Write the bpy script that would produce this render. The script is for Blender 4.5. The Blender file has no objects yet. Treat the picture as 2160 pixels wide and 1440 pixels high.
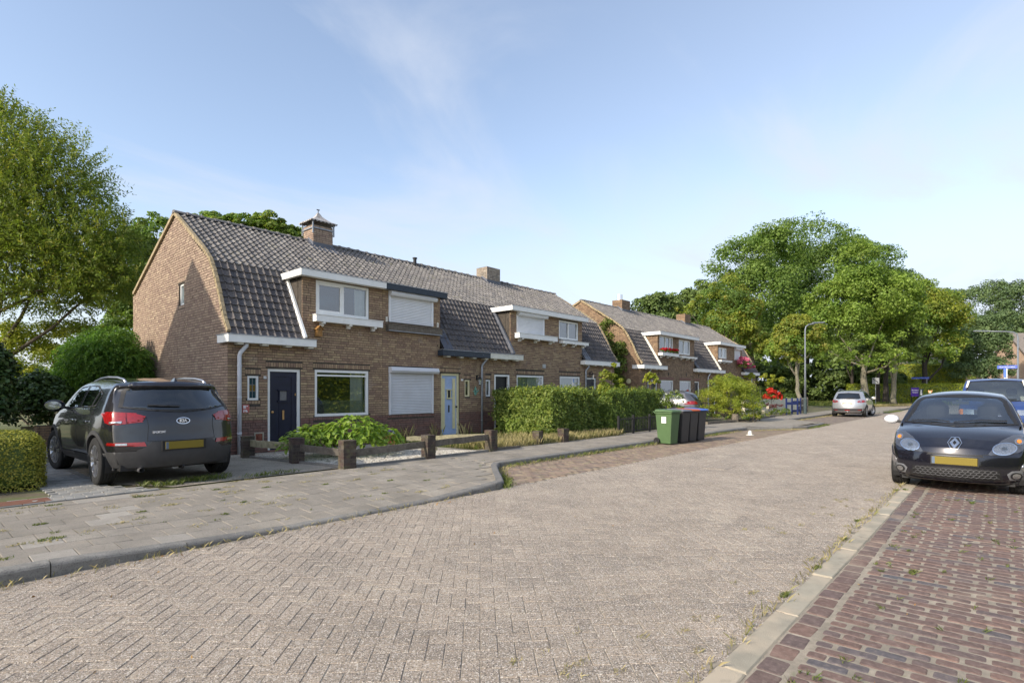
import bpy, bmesh, math, random
import numpy as np
from mathutils import Vector, Matrix
from mathutils.bvhtree import BVHTree
from mathutils.geometry import delaunay_2d_cdt
R=math.radians
S=bpy.context.scene
COL=S.collection
random.seed(7); RNG=np.random.default_rng(7)
# ------------------------------------------------------------ camera
YAW=41.7
cam=bpy.data.cameras.new('camera'); camo=bpy.data.objects.new('camera',cam); COL.objects.link(camo)
camo.location=(0,0,1.5); camo.rotation_euler=(R(90),0,R(YAW-90))
cam.sensor_width=36; cam.lens=1160/2160*36; cam.shift_y=0.0486; cam.clip_end=2500; cam.clip_start=0.05
S.camera=camo
# ------------------------------------------------------------ sun and sky
SUN_EL=29.0; SUN_AZ=9.0            # sun stands beyond the left end of the street, a little towards the gardens
W=bpy.data.worlds.new('World'); S.world=W; W.use_nodes=True
nt=W.node_tree; nt.nodes.clear()
def N(t,kind,**kw):
    n=t.nodes.new(kind)
    for k,v in kw.items(): setattr(n,k,v)
    return n
out=N(nt,'ShaderNodeOutputWorld'); bg=N(nt,'ShaderNodeBackground'); bg.inputs[1].default_value=0.12
sky=N(nt,'ShaderNodeTexSky',sky_type='NISHITA'); sky.sun_disc=False
sky.sun_elevation=R(SUN_EL); sky.sun_rotation=R(-(180-SUN_AZ)+90+0)
sky.air_density=1.0; sky.dust_density=1.6; sky.ozone_density=1.6; sky.altitude=0
tc=N(nt,'ShaderNodeTexCoord')
def wn(op,a,b=None,c=None):
    m=N(nt,'ShaderNodeMath',operation=op)
    for i,v in enumerate((a,b,c)):
        if v is None: continue
        if isinstance(v,(int,float)): m.inputs[i].default_value=v
        else: nt.links.new(v,m.inputs[i])
    return m.outputs[0]
sep=N(nt,'ShaderNodeSeparateXYZ'); nt.links.new(tc.outputs['Generated'],sep.inputs[0])
zc=wn('MAXIMUM',sep.outputs[2],0.04)
px_=wn('DIVIDE',sep.outputs[0],wn('ADD',zc,0.12)); py_=wn('DIVIDE',sep.outputs[1],wn('ADD',zc,0.12))
cmb=N(nt,'ShaderNodeCombineXYZ'); nt.links.new(px_,cmb.inputs[0]); nt.links.new(py_,cmb.inputs[1])
mp=N(nt,'ShaderNodeMapping'); mp.inputs['Scale'].default_value=(0.55,1.1,1); mp.inputs['Rotation'].default_value=(0,0,R(25)); mp.inputs['Location'].default_value=(3.2,1.7,0)
nt.links.new(cmb.outputs[0],mp.inputs[0])
nz=N(nt,'ShaderNodeTexNoise'); nz.inputs['Scale'].default_value=1.15; nz.inputs['Detail'].default_value=9; nz.inputs['Roughness'].default_value=0.55; nz.inputs['Distortion'].default_value=0.9
nt.links.new(mp.outputs[0],nz.inputs['Vector'])
mr=N(nt,'ShaderNodeMapRange',interpolation_type='SMOOTHSTEP'); mr.inputs[1].default_value=0.42; mr.inputs[2].default_value=0.76; mr.inputs[4].default_value=0.62
nt.links.new(nz.outputs[0],mr.inputs[0])
# the sky pales towards the horizon, more so on the street side
lowr=N(nt,'ShaderNodeMapRange',interpolation_type='SMOOTHSTEP'); lowr.inputs[1].default_value=0.38; lowr.inputs[2].default_value=-0.02; lowr.inputs[3].default_value=0; lowr.inputs[4].default_value=0.86
nt.links.new(sep.outputs[2],lowr.inputs[0])
side=wn('MULTIPLY_ADD',sep.outputs[0],0.22,wn('MULTIPLY',sep.outputs[1],-0.12))
cl=wn('MAXIMUM',mr.outputs[0],0)
veil=wn('ADD',wn('MULTIPLY_ADD',side,1.25,-0.05),wn('ADD',lowr.outputs[0],cl)); veil=wn('MINIMUM',wn('MAXIMUM',veil,0),0.93)
mix=N(nt,'ShaderNodeMix',data_type='RGBA'); nt.links.new(veil,mix.inputs[0]); 
hs=N(nt,'ShaderNodeHueSaturation'); hs.inputs['Saturation'].default_value=0.84; hs.inputs['Value'].default_value=1.22
nt.links.new(sky.outputs[0],hs.inputs['Color']); nt.links.new(hs.outputs[0],mix.inputs[6]); mix.inputs[7].default_value=(3.35,3.6,4.1,1)
nt.links.new(mix.outputs[2],bg.inputs[0]); nt.links.new(bg.outputs[0],out.inputs[0])
sun=bpy.data.lights.new('sun','SUN'); sun.energy=2.45; sun.angle=R(0.6); sun.color=(1.0,0.90,0.75)
suno=bpy.data.objects.new('sun',sun); COL.objects.link(suno)
sd=Vector((-math.cos(R(SUN_EL))*math.cos(R(SUN_AZ)),math.cos(R(SUN_EL))*math.sin(R(SUN_AZ)),math.sin(R(SUN_EL))))
suno.rotation_euler=sd.to_track_quat('Z','Y').to_euler(); suno.location=(-20,5,20)
S.view_settings.view_transform='Standard'; S.view_settings.look='None'; S.view_settings.gamma=1; S.view_settings.exposure=0.98
S.view_settings.use_curve_mapping=False
S.render.engine='CYCLES'
# ------------------------------------------------------------ materials
MATS={}
def mat(name,cols,rough=0.85,var=0.25,vs=6.0,bump=0.0,bs=60.0,metal=0.0,spec=0.4,coat=0.0,dirt=None,speck=None,grain=None,trans=0.0,alpha=None):
    """procedural material: colour from a per-piece random value, broad and fine noise, optional dirt/specks"""
    m=bpy.data.materials.new(name); m.use_nodes=True; t=m.node_tree; b=t.nodes['Principled BSDF']
    L=t.links.new
    geo=N(t,'ShaderNodeNewGeometry')
    if len(cols)>1:
        a=N(t,'ShaderNodeAttribute'); a.attribute_name='rv'
        oi=N(t,'ShaderNodeObjectInfo')
        ad=N(t,'ShaderNodeMath',operation='ADD'); L(a.outputs['Fac'],ad.inputs[0]); L(oi.outputs['Random'],ad.inputs[1])
        fr=N(t,'ShaderNodeMath',operation='FRACT'); L(ad.outputs[0],fr.inputs[0])
        cr=N(t,'ShaderNodeValToRGB'); cr.color_ramp.interpolation='LINEAR'
        e=cr.color_ramp.elements
        while len(e)<len(cols): e.new(0.5)
        for i,c in enumerate(cols): e[i].position=i/(len(cols)-1); e[i].color=(*c,1)
        L(fr.outputs[0],cr.inputs[0]); col=cr.outputs[0]
    else:
        rgb=N(t,'ShaderNodeRGB'); rgb.outputs[0].default_value=(*cols[0],1); col=rgb.outputs[0]
    if var>0:
        n=N(t,'ShaderNodeTexNoise'); n.inputs['Scale'].default_value=vs; n.inputs['Detail'].default_value=6; n.inputs['Roughness'].default_value=0.6
        L(geo.outputs['Position'],n.inputs['Vector'])
        r=N(t,'ShaderNodeMapRange'); r.inputs[1].default_value=0.3; r.inputs[2].default_value=0.7; r.inputs[3].default_value=1-var; r.inputs[4].default_value=1+var
        L(n.outputs[0],r.inputs[0])
        v=N(t,'ShaderNodeVectorMath',operation='SCALE'); L(col,v.inputs[0]); L(r.outputs[0],v.inputs['Scale']); col=v.outputs[0]
    def over(col,spec_):
        c2,scale,lo,hi,amt=spec_
        n=N(t,'ShaderNodeTexNoise'); n.inputs['Scale'].default_value=scale; n.inputs['Detail'].default_value=5
        L(geo.outputs['Position'],n.inputs['Vector'])
        r=N(t,'ShaderNodeMapRange'); r.inputs[1].default_value=lo; r.inputs[2].default_value=hi; r.inputs[4].default_value=amt
        L(n.outputs[0],r.inputs[0])
        mx=N(t,'ShaderNodeMix',data_type='RGBA'); L(r.outputs[0],mx.inputs[0]); L(col,mx.inputs[6]); mx.inputs[7].default_value=(*c2,1)
        return mx.outputs[2]
    if dirt:
        for d in (dirt if isinstance(dirt,list) else [dirt]): col=over(col,d)
    if speck:
        for d in speck:
            vo=N(t,'ShaderNodeTexVoronoi'); vo.inputs['Scale'].default_value=d[1]; L(geo.outputs['Position'],vo.inputs['Vector'])
            sp=N(t,'ShaderNodeSeparateColor'); L(vo.outputs['Color'],sp.inputs[0])
            r=N(t,'ShaderNodeMapRange'); r.inputs[1].default_value=d[2]; r.inputs[2].default_value=d[3]; r.inputs[4].default_value=d[4]; L(sp.outputs[0],r.inputs[0])
            mx=N(t,'ShaderNodeMix',data_type='RGBA'); L(r.outputs[0],mx.inputs[0]); L(col,mx.inputs[6]); mx.inputs[7].default_value=(*d[0],1); col=mx.outputs[2]
    L(col,b.inputs['Base Color'])
    b.inputs['Roughness'].default_value=rough; b.inputs['Metallic'].default_value=metal; b.inputs['Specular IOR Level'].default_value=spec
    b.inputs['Coat Weight'].default_value=coat; b.inputs['Coat Roughness'].default_value=0.04
    if bump>0:
        n=N(t,'ShaderNodeTexNoise'); n.inputs['Scale'].default_value=bs; n.inputs['Detail'].default_value=4; L(geo.outputs['Position'],n.inputs['Vector'])
        bp=N(t,'ShaderNodeBump'); bp.inputs['Strength'].default_value=bump; bp.inputs['Distance'].default_value=0.01; L(n.outputs[0],bp.inputs['Height']); L(bp.outputs[0],b.inputs['Normal'])
    MATS[name]=m; return m
def leafmat(name,cols,transl=0.42,rough=0.55,var=0.25):
    cols=[tuple(min(.8,v*g) for v,g in zip(c,(1.72,1.5,1.38))) for c in cols] if name.startswith('leaf') and name not in('leaf_red','leaf_litter','leaf_purple') else cols
    m=mat(name,cols,rough=rough,var=var,vs=0.9,spec=0.35)
    t=m.node_tree; b=t.nodes['Principled BSDF']; o=[n for n in t.nodes if n.type=='OUTPUT_MATERIAL'][0]
    src=b.inputs['Base Color'].links[0].from_socket
    tr=N(t,'ShaderNodeBsdfTranslucent'); 
    sc=N(t,'ShaderNodeVectorMath',operation='MULTIPLY'); t.links.new(src,sc.inputs[0]); sc.inputs[1].default_value=(1.25,1.35,0.7); t.links.new(sc.outputs[0],tr.inputs[0])
    mx=N(t,'ShaderNodeMixShader'); mx.inputs[0].default_value=transl; t.links.new(b.outputs[0],mx.inputs[1]); t.links.new(tr.outputs[0],mx.inputs[2]); t.links.new(mx.outputs[0],o.inputs[0])
    return m
def glassmat(name,tint=(0.6,0.65,0.66),dark=0.0,ior=1.5,rough=0.01,refl=.05):
    m=bpy.data.materials.new(name); m.use_nodes=True; t=m.node_tree; t.nodes.clear()
    o=N(t,'ShaderNodeOutputMaterial'); fr=N(t,'ShaderNodeFresnel'); fr.inputs[0].default_value=ior
    tr=N(t,'ShaderNodeBsdfTransparent'); tr.inputs[0].default_value=(*tint,1); gl=N(t,'ShaderNodeBsdfGlossy'); gl.inputs['Roughness'].default_value=rough
    gl.inputs[0].default_value=(0.9,0.95,1,1)
    df=N(t,'ShaderNodeBsdfDiffuse'); df.inputs[0].default_value=(0.01,0.012,0.012,1)
    m1=N(t,'ShaderNodeMixShader'); m1.inputs[0].default_value=dark; t.links.new(tr.outputs[0],m1.inputs[1]); t.links.new(df.outputs[0],m1.inputs[2])
    mm=N(t,'ShaderNodeMath',operation='MULTIPLY_ADD'); mm.inputs[1].default_value=1.35; mm.inputs[2].default_value=refl; t.links.new(fr.outputs[0],mm.inputs[0])
    m2=N(t,'ShaderNodeMixShader'); t.links.new(mm.outputs[0],m2.inputs[0]); t.links.new(m1.outputs[0],m2.inputs[1]); t.links.new(gl.outputs[0],m2.inputs[2])
    t.links.new(m2.outputs[0],o.inputs[0]); MATS[name]=m; return m
# ------------------------------------------------------------ object helpers
def link(o,parent=None):
    COL.objects.link(o)
    if parent: o.parent=parent
    return o
def thing(name,label,cat,loc=(0,0,0),rz=0.0,group=None,kind=None):
    o=bpy.data.objects.new(name,None); o.empty_display_size=0.2; link(o); o.location=loc; o.rotation_euler=(0,0,rz)
    tag(o,label,cat,group,kind); return o
def tag(o,label=None,cat=None,group=None,kind=None):
    if label: o['label']=label
    if cat: o['category']=cat
    if group: o['group']=group
    if kind: o['kind']=kind
    return o
class MB:
    """collects faces, then becomes one mesh object"""
    def __init__(s): s.v=[]; s.f=[]; s.rv=[]; s.mi=[]
    def add(s,vs,fs,rv=0.0,mi=0):
        b=len(s.v); s.v.extend([tuple(p) for p in vs])
        for f in fs: s.f.append([b+i for i in f]); s.rv.append(rv); s.mi.append(mi)
    def box(s,x0,x1,y0,y1,z0,z1,rv=0.0,mi=0,skip=()):
        vs=[(x0,y0,z0),(x1,y0,z0),(x1,y1,z0),(x0,y1,z0),(x0,y0,z1),(x1,y0,z1),(x1,y1,z1),(x0,y1,z1)]
        F={'b':(0,3,2,1),'t':(4,5,6,7),'f':(0,1,5,4),'k':(2,3,7,6),'l':(0,4,7,3),'r':(1,2,6,5)}
        s.add(vs,[F[k] for k in F if k not in skip],rv,mi)
    def obox(s,c,ax,hx,hy,hz,rv=0.0,mi=0,top=1.0):
        """box centred at c, x axis along ax (in plan), top face scaled"""
        a=Vector((ax[0],ax[1],0)).normalized(); n=Vector((-a.y,a.x,0)); c=Vector(c); vs=[]
        for z,k in ((-hz,1),(hz,top)):
            for sx,sy in ((-1,-1),(1,-1),(1,1),(-1,1)): vs.append(c+a*(sx*hx*k)+n*(sy*hy*k)+Vector((0,0,z)))
        s.add(vs,[(0,3,2,1),(4,5,6,7),(0,1,5,4),(1,2,6,5),(2,3,7,6),(3,0,4,7)],rv,mi)
    def bar(s,p,q,w,h,rv=0.0,mi=0,up=(0,0,1)):
        p=Vector(p); q=Vector(q); d=(q-p).normalized(); u=Vector(up)
        if abs(d.dot(u))>0.98: u=Vector((1,0,0))
        sd_=d.cross(u).normalized(); u=sd_.cross(d).normalized(); vs=[]
        for e in (p,q):
            for a,b in ((-1,-1),(1,-1),(1,1),(-1,1)): vs.append(e+sd_*(a*w/2)+u*(b*h/2))
        s.add(vs,[(0,1,2,3),(7,6,5,4),(0,4,5,1),(1,5,6,2),(2,6,7,3),(3,7,4,0)],rv,mi)
    def tube(s,pts,rad,n=8,rv=0.0,mi=0,cap=True):
        pts=[Vector(p) for p in pts]
        if not hasattr(rad,'__len__'): rad=[rad]*len(pts)
        rings=[]; prev=None
        for i,p in enumerate(pts):
            d=(pts[min(i+1,len(pts)-1)]-pts[max(i-1,0)]).normalized()
            u=Vector((0,0,1)) if abs(d.z)<0.95 else Vector((1,0,0))
            a=d.cross(u).normalized()
            if prev is not None:
                a=(prev-d*prev.dot(d))
                a=a.normalized() if a.length>1e-6 else d.cross(u).normalized()
            prev=a; b=d.cross(a)
            rings.append([p+(a*math.cos(2*math.pi*k/n)+b*math.sin(2*math.pi*k/n))*rad[i] for k in range(n)])
        vs=[q for r in rings for q in r]; fs=[]
        for i in range(len(pts)-1):
            for k in range(n): fs.append((i*n+k,i*n+(k+1)%n,(i+1)*n+(k+1)%n,(i+1)*n+k))
        if cap: fs.append(tuple(range(n-1,-1,-1))); fs.append(tuple((len(pts)-1)*n+k for k in range(n)))
        s.add(vs,fs,rv,mi)
    def lathe(s,prof,c=(0,0,0),axis='z',n=24,rv=0.0,mi=0,cap=True):
        vs=[]; fs=[]
        for r,h in prof:
            for k in range(n):
                a=2*math.pi*k/n; u,v=r*math.cos(a),r*math.sin(a)
                p={'z':(u,v,h),'y':(u,h,v),'x':(h,u,v)}[axis]; vs.append((p[0]+c[0],p[1]+c[1],p[2]+c[2]))
        for i in range(len(prof)-1):
            for k in range(n): fs.append((i*n+k,i*n+(k+1)%n,(i+1)*n+(k+1)%n,(i+1)*n+k))
        if cap: fs.append(tuple(range(n-1,-1,-1))); fs.append(tuple((len(prof)-1)*n+k for k in range(n)))
        s.add(vs,fs,rv,mi)
    def mesh(s,name,mats,smooth=False):
        me=bpy.data.meshes.new(name); me.from_pydata(s.v,[],s.f)
        for m in (mats if isinstance(mats,(list,tuple)) else [mats]): me.materials.append(MATS[m] if isinstance(m,str) else m)
        a=me.attributes.new('rv','FLOAT','FACE'); a.data.foreach_set('value',s.rv)
        if any(s.mi): me.polygons.foreach_set('material_index',s.mi)
        if smooth: me.polygons.foreach_set('use_smooth',[True]*len(me.polygons))
        me.update(); return me
    def build(s,name,mats,parent=None,smooth=False,bevel=0.0,kind=None,label=None):
        o=bpy.data.objects.new(name,s.mesh(name,mats,smooth)); link(o,parent)
        if bevel: 
            b=o.modifiers.new('bevel','BEVEL'); b.width=bevel; b.segments=2; b.limit_method='ANGLE'; b.harden_normals=False
        if kind: o['kind']=kind
        if label: o['label']=label
        return o
def arrmesh(name,V,nper,mats,rv=None,smooth=False):
    """V: (nfaces*nper,3) array, nper-gons without shared vertices"""
    V=np.asarray(V,dtype=np.float32).reshape(-1,3); nf=len(V)//nper
    me=bpy.data.meshes.new(name); me.vertices.add(len(V)); me.vertices.foreach_set('co',V.ravel())
    me.loops.add(len(V)); me.loops.foreach_set('vertex_index',np.arange(len(V),dtype=np.int32))
    me.polygons.add(nf); me.polygons.foreach_set('loop_start',np.arange(nf,dtype=np.int32)*nper)
    try: me.polygons.foreach_set('loop_total',np.full(nf,nper,dtype=np.int32))
    except Exception: pass
    me.materials.append(MATS[mats] if isinstance(mats,str) else mats)
    if rv is not None:
        a=me.attributes.new('rv','FLOAT','FACE'); a.data.foreach_set('value',np.asarray(rv,dtype=np.float32))
    me.update(calc_edges=True); me.validate(); return me
def struct(o): o['kind']='structure'; return o
def text_mesh(name,s,size,m,parent,loc,rot,ext=0.004,bold=0.0):
    c=bpy.data.curves.new(name,'FONT'); c.body=s; c.size=size; c.extrude=ext; c.align_x='CENTER'; c.align_y='CENTER'; c.offset=bold
    o=bpy.data.objects.new(name,c); COL.objects.link(o); dg=bpy.context.evaluated_depsgraph_get()
    me=bpy.data.meshes.new_from_object(o.evaluated_get(dg)); bpy.data.objects.remove(o)
    me.materials.clear(); me.materials.append(MATS[m]); o=bpy.data.objects.new(name,me); link(o,parent); o.location=loc; o.rotation_euler=rot; return o
CAMP=Vector((0,0,1.5))
# ------------------------------------------------------------ materials list
mat('paver',[(0.332,0.273,0.213),(0.399,0.327,0.254),(0.305,0.253,0.200),(0.362,0.300,0.235)],var=0.16,vs=1.2,rough=0.95,bump=0.9,bs=170,
    dirt=[((0.52,0.44,0.34),1.3,0.60,0.74,0.55),((0.20,0.18,0.155),.55,0.52,0.70,0.28)],speck=[((0.08,0.07,0.065),150,0.70,0.80,0.75),((0.72,0.66,0.58),170,0.82,0.88,0.75)])
mat('road_far',[(0.351,0.287,0.223)],var=0.12,vs=0.7,rough=0.95,bump=0.5,bs=120,dirt=((0.42,0.36,0.29),3.5,0.5,0.75,0.5),
    speck=[((0.11,0.10,0.09),45,0.72,0.84,0.45),((0.66,0.60,0.52),50,0.82,0.9,0.45)])
mat('joint_sand',[(0.342,0.294,0.228)],var=0.3,vs=9,rough=1,bump=0.6,bs=200,dirt=[((0.21,0.185,0.145),1.3,0.42,0.62,0.7),((0.14,0.16,0.06),14,0.62,0.74,0.5)])
mat('joint_pale',[(0.420,0.328,0.221)],var=0.2,vs=8,rough=1,bump=0.6,bs=240,dirt=((0.16,0.16,0.07),7,0.62,0.74,0.6))
mat('clinker',[(0.150,0.106,0.092),(0.175,0.117,0.099),(0.135,0.103,0.095),(0.165,0.108,0.090),(0.108,0.106,0.114),(0.195,0.127,0.103),(0.155,0.108,0.094),(0.145,0.108,0.101)],
    var=0.25,vs=18,rough=0.92,spec=0.2,bump=0.35,bs=90,dirt=[((0.36,0.29,0.23),30,0.52,0.75,0.35),((0.40,0.33,0.25),1.6,0.58,0.75,0.45)])
mat('bay_brick',[(0.20,0.145,0.11),(0.25,0.18,0.135),(0.18,0.14,0.12),(0.23,0.17,0.12)],var=0.25,vs=3,rough=0.95,bump=0.5,bs=90,dirt=[((0.34,0.29,0.18),5,0.5,0.7,0.7),((0.15,0.17,0.06),7,0.58,0.72,0.5)])
mat('slab',[(0.266,0.236,0.194),(0.298,0.267,0.224),(0.249,0.223,0.187),(0.282,0.250,0.209)],var=0.16,vs=2.2,rough=0.95,bump=0.5,bs=150,
    dirt=[((0.15,0.135,0.105),1.6,0.52,0.72,0.5),((0.34,0.285,0.21),4.5,0.6,0.75,0.4)],speck=[((0.12,0.11,0.09),130,0.8,0.9,0.5)])
mat('slab_pale',[(0.337,0.310,0.269),(0.290,0.265,0.229)],var=0.12,vs=6,rough=0.95,bump=0.4,bs=150,speck=[((0.2,0.18,0.15),150,0.8,0.9,0.5)])
mat('drive_paver',[(0.246,0.239,0.225),(0.304,0.297,0.275),(0.217,0.215,0.203)],var=0.2,vs=4,rough=0.95,bump=0.4,bs=120,dirt=((0.25,0.21,0.15),3,0.55,0.7,0.5))
mat('pebble_concrete',[(0.285,0.255,0.203)],var=0.2,vs=3,rough=0.95,bump=1.0,bs=80,speck=[((0.36,0.31,0.25),60,0.6,0.75,0.7),((0.07,0.06,0.05),60,0.1,0.05,0.6)],dirt=((0.09,0.12,0.035),2.2,0.57,0.7,0.5))
mat('kerb_concrete',[(0.19,0.182,0.168),(0.225,0.215,0.195),(0.17,0.163,0.152)],var=0.2,vs=9,rough=0.95,bump=0.6,bs=130,speck=[((0.09,0.085,0.08),120,0.75,0.86,0.5)],dirt=((0.28,0.24,0.175),3,0.58,0.7,0.4))
mat('kerb_pale',[(0.370,0.336,0.263),(0.326,0.294,0.229)],var=0.15,vs=5,rough=0.95,bump=0.5,bs=140,dirt=[((0.47,0.39,0.29),3,0.45,0.62,0.75),((0.16,0.15,0.12),9,0.62,0.75,0.5)])
mat('red_slab',[(0.17,0.075,0.048)],var=0.2,vs=7,rough=0.95,bump=0.4)
mat('earth',[(0.12,0.10,0.065)],var=0.4,vs=2,rough=1,bump=0.8,bs=40,dirt=((0.10,0.13,0.035),1.2,0.45,0.6,0.8))
mat('lawn_base',[(0.10,0.115,0.04)],var=0.4,vs=1.2,rough=1,bump=0.8,bs=30,dirt=((0.30,0.24,0.12),0.5,0.48,0.62,0.7))
mat('brick',[(0.316,0.219,0.136),(0.371,0.264,0.166),(0.259,0.172,0.116),(0.419,0.310,0.183),(0.293,0.198,0.130),(0.232,0.152,0.109),(0.357,0.251,0.158)],var=0.24,vs=30,rough=0.92,bump=0.55,bs=110,dirt=[((0.10,0.075,0.055),1.1,0.55,0.75,0.45),((0.36,0.33,0.30),2.3,0.62,0.76,0.4)])
mat('brick_warm',[(0.301,0.218,0.165),(0.351,0.257,0.188),(0.257,0.179,0.139),(0.412,0.313,0.225),(0.284,0.202,0.151)],var=0.22,vs=25,rough=0.92,bump=0.5,bs=110)
mat('plinth_brick',[(0.175,0.097,0.078),(0.215,0.114,0.088),(0.155,0.093,0.078),(0.202,0.123,0.099)],var=0.25,vs=20,rough=0.85,bump=0.4,bs=90,dirt=((0.28,0.25,0.22),2.2,0.62,0.78,0.35))
mat('mortar',[(0.073,0.062,0.050)],var=0.25,vs=8,rough=1,bump=0.4,bs=200)
mat('mortar_pale',[(0.30,0.27,0.23)],var=0.25,vs=8,rough=1)
mat('tile',[(0.145,0.135,0.132),(0.185,0.175,0.165),(0.122,0.118,0.119),(0.168,0.157,0.151),(0.220,0.207,0.194)],var=0.35,vs=22,rough=0.9,bump=0.6,bs=70,dirt=[((0.33,0.285,0.21),26,0.56,0.72,0.55),((0.11,0.11,0.045),3.5,0.60,0.74,0.45)])
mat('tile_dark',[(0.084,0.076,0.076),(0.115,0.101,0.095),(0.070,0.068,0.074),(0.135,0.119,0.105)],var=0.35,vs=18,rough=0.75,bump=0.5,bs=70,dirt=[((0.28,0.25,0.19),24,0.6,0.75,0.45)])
mat('roofing',[(0.05,0.045,0.04)],var=0.2,rough=0.9)
mat('verge',[(0.30,0.235,0.135),(0.34,0.27,0.17)],var=0.35,vs=14,rough=0.95,bump=0.8,bs=50)
mat('white_paint',[(0.78,0.78,0.75)],var=0.06,vs=4,rough=0.5,bump=0.05,bs=30,dirt=((0.55,0.53,0.46),5,0.62,0.8,0.35))
mat('off_white',[(0.66,0.64,0.56)],var=0.1,vs=6,rough=0.6,dirt=((0.42,0.40,0.32),8,0.58,0.75,0.5))
mat('shutter_white',[(0.720,0.730,0.740)],var=0.04,vs=3,rough=0.45)
mat('shutter_grey',[(0.60,0.61,0.64)],var=0.05,vs=3,rough=0.45,dirt=((0.5,0.47,0.43),2.0,0.5,0.8,0.25))
mat('dark_fascia',[(0.022,0.034,0.05)],var=0.3,vs=10,rough=0.45,dirt=((0.5,0.5,0.48),22,0.70,0.74,0.7))
mat('zinc',[(0.30,0.32,0.35)],var=0.2,vs=8,rough=0.45,metal=0.35)
mat('lead',[(0.13,0.14,0.165)],var=0.25,vs=5,rough=0.6,metal=0.2)
mat('slate',[(0.07,0.075,0.095)],var=0.25,vs=9,rough=0.55)
mat('pipe_white',[(0.58,0.60,0.64)],var=0.08,vs=5,rough=0.4)
mat('navy_door',[(0.010,0.013,0.032)],var=0.25,vs=5,rough=0.35)
mat('black_door',[(0.012,0.012,0.014)],var=0.2,vs=5,rough=0.4)
mat('blue_door',[(0.351,0.448,0.648)],var=0.08,vs=6,rough=0.55)
mat('cream_paint',[(0.66,0.60,0.36)],var=0.08,vs=9,rough=0.55)
mat('brass',[(0.55,0.33,0.15)],rough=0.4,metal=0.8,var=0.1)
mat('black_metal',[(0.015,0.015,0.017)],rough=0.5,var=0.2)
mat('grey_box',[(0.42,0.43,0.42)],rough=0.6,var=0.1)
mat('verdigris',[(0.16,0.36,0.28)],rough=0.7,var=0.2)
mat('curtain_white',[(0.70,0.72,0.70)],rough=0.9,var=0.06,vs=6,trans=0.3)
mat('curtain_grey',[(0.30,0.28,0.31)],rough=0.9,var=0.15,vs=8)
mat('curtain_green',[(0.44,0.52,0.46)],rough=0.9,var=0.08,vs=7)
mat('film',[(0.30,0.36,0.26)],rough=0.7,var=0.1)
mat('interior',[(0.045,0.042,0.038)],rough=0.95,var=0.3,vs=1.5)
mat('room_green',[(0.06,0.10,0.025)],rough=0.9,var=0.4,vs=9)
mat('room_floor',[(0.12,0.09,0.06)],rough=0.8,var=0.2)
mat('stained_glass_amber',[(0.16,0.10,0.02)],rough=0.2,var=0.3,vs=40)
mat('stained_glass_teal',[(0.02,0.05,0.06)],rough=0.15,var=0.5,vs=60)
mat('lead_came',[(0.25,0.26,0.28)],rough=0.5,var=0.1)
mat('sign_red',[(0.50,0.13,0.11)],rough=0.6,var=0.2,vs=30)
mat('white_print',[(0.75,0.75,0.74)],rough=0.6,var=0.05)
mat('wood_raw',[(0.30,0.155,0.045)],rough=0.7,var=0.25,vs=20)
mat('wood_grey',[(0.125,0.106,0.085),(0.169,0.144,0.112),(0.106,0.094,0.077)],rough=0.95,var=0.4,vs=14,bump=0.6,bs=60,dirt=[((0.04,0.035,0.03),7,0.55,0.7,0.7),((0.30,0.28,0.19),30,0.62,0.72,0.45)])
mat('wood_pale',[(0.36,0.32,0.20),(0.30,0.275,0.18)],rough=0.95,var=0.3,vs=12,bump=0.5,bs=60,dirt=((0.16,0.15,0.08),9,0.55,0.72,0.5))
mat('post_brick',[(0.066,0.044,0.037),(0.080,0.055,0.046),(0.053,0.041,0.037),(0.090,0.075,0.062)],rough=0.95,var=0.35,vs=18,bump=0.7,bs=60,dirt=[((0.13,0.12,0.06),6,0.48,0.66,0.65),((0.03,0.025,0.022),9,0.58,0.7,0.7)])
mat('white_gravel',[(0.527,0.493,0.425),(0.425,0.383,0.315),(0.595,0.578,0.527),(0.306,0.272,0.221)],rough=0.9,var=0.15,vs=30)
mat('gravel_base',[(0.33,0.30,0.25)],rough=1,var=0.4,vs=30,bump=1,bs=90)
mat('bark',[(0.115,0.095,0.07)],rough=1,var=0.4,vs=9,bump=1,bs=22)
mat('bark_pale',[(0.186,0.167,0.124)],rough=1,var=0.35,vs=7,bump=1,bs=22,dirt=((0.14,0.16,0.08),3,0.5,0.7,0.5))
mat('bark_dark',[(0.045,0.038,0.032)],rough=1,var=0.4,vs=9,bump=1,bs=22)
mat('terracotta',[(0.22,0.075,0.045)],rough=0.85,var=0.3,vs=15)
leafmat('leaf_oak',[(0.053,0.101,0.024),(0.081,0.148,0.032),(0.112,0.181,0.040),(0.066,0.121,0.029)])
leafmat('leaf_maple',[(0.070,0.134,0.024),(0.103,0.178,0.032),(0.136,0.210,0.039),(0.087,0.153,0.029),(0.173,0.210,0.043)])
leafmat('leaf_yellow',[(0.092,0.146,0.022),(0.129,0.178,0.026),(0.170,0.200,0.030),(0.083,0.140,0.022),(0.184,0.181,0.034)])
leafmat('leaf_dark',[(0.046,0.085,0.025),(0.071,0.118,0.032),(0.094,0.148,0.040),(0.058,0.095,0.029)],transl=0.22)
leafmat('leaf_blue',[(0.047,0.088,0.038),(0.070,0.119,0.049),(0.092,0.142,0.057)],transl=0.25)
leafmat('leaf_willow',[(0.067,0.108,0.022),(0.098,0.148,0.029),(0.142,0.186,0.039),(0.171,0.186,0.039)])
leafmat('leaf_robinia',[(0.048,0.114,0.022),(0.074,0.156,0.029),(0.102,0.192,0.036)])
leafmat('leaf_ivy',[(0.018,0.042,0.014),(0.03,0.062,0.018),(0.05,0.09,0.024)],transl=0.15,rough=0.4)
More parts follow.
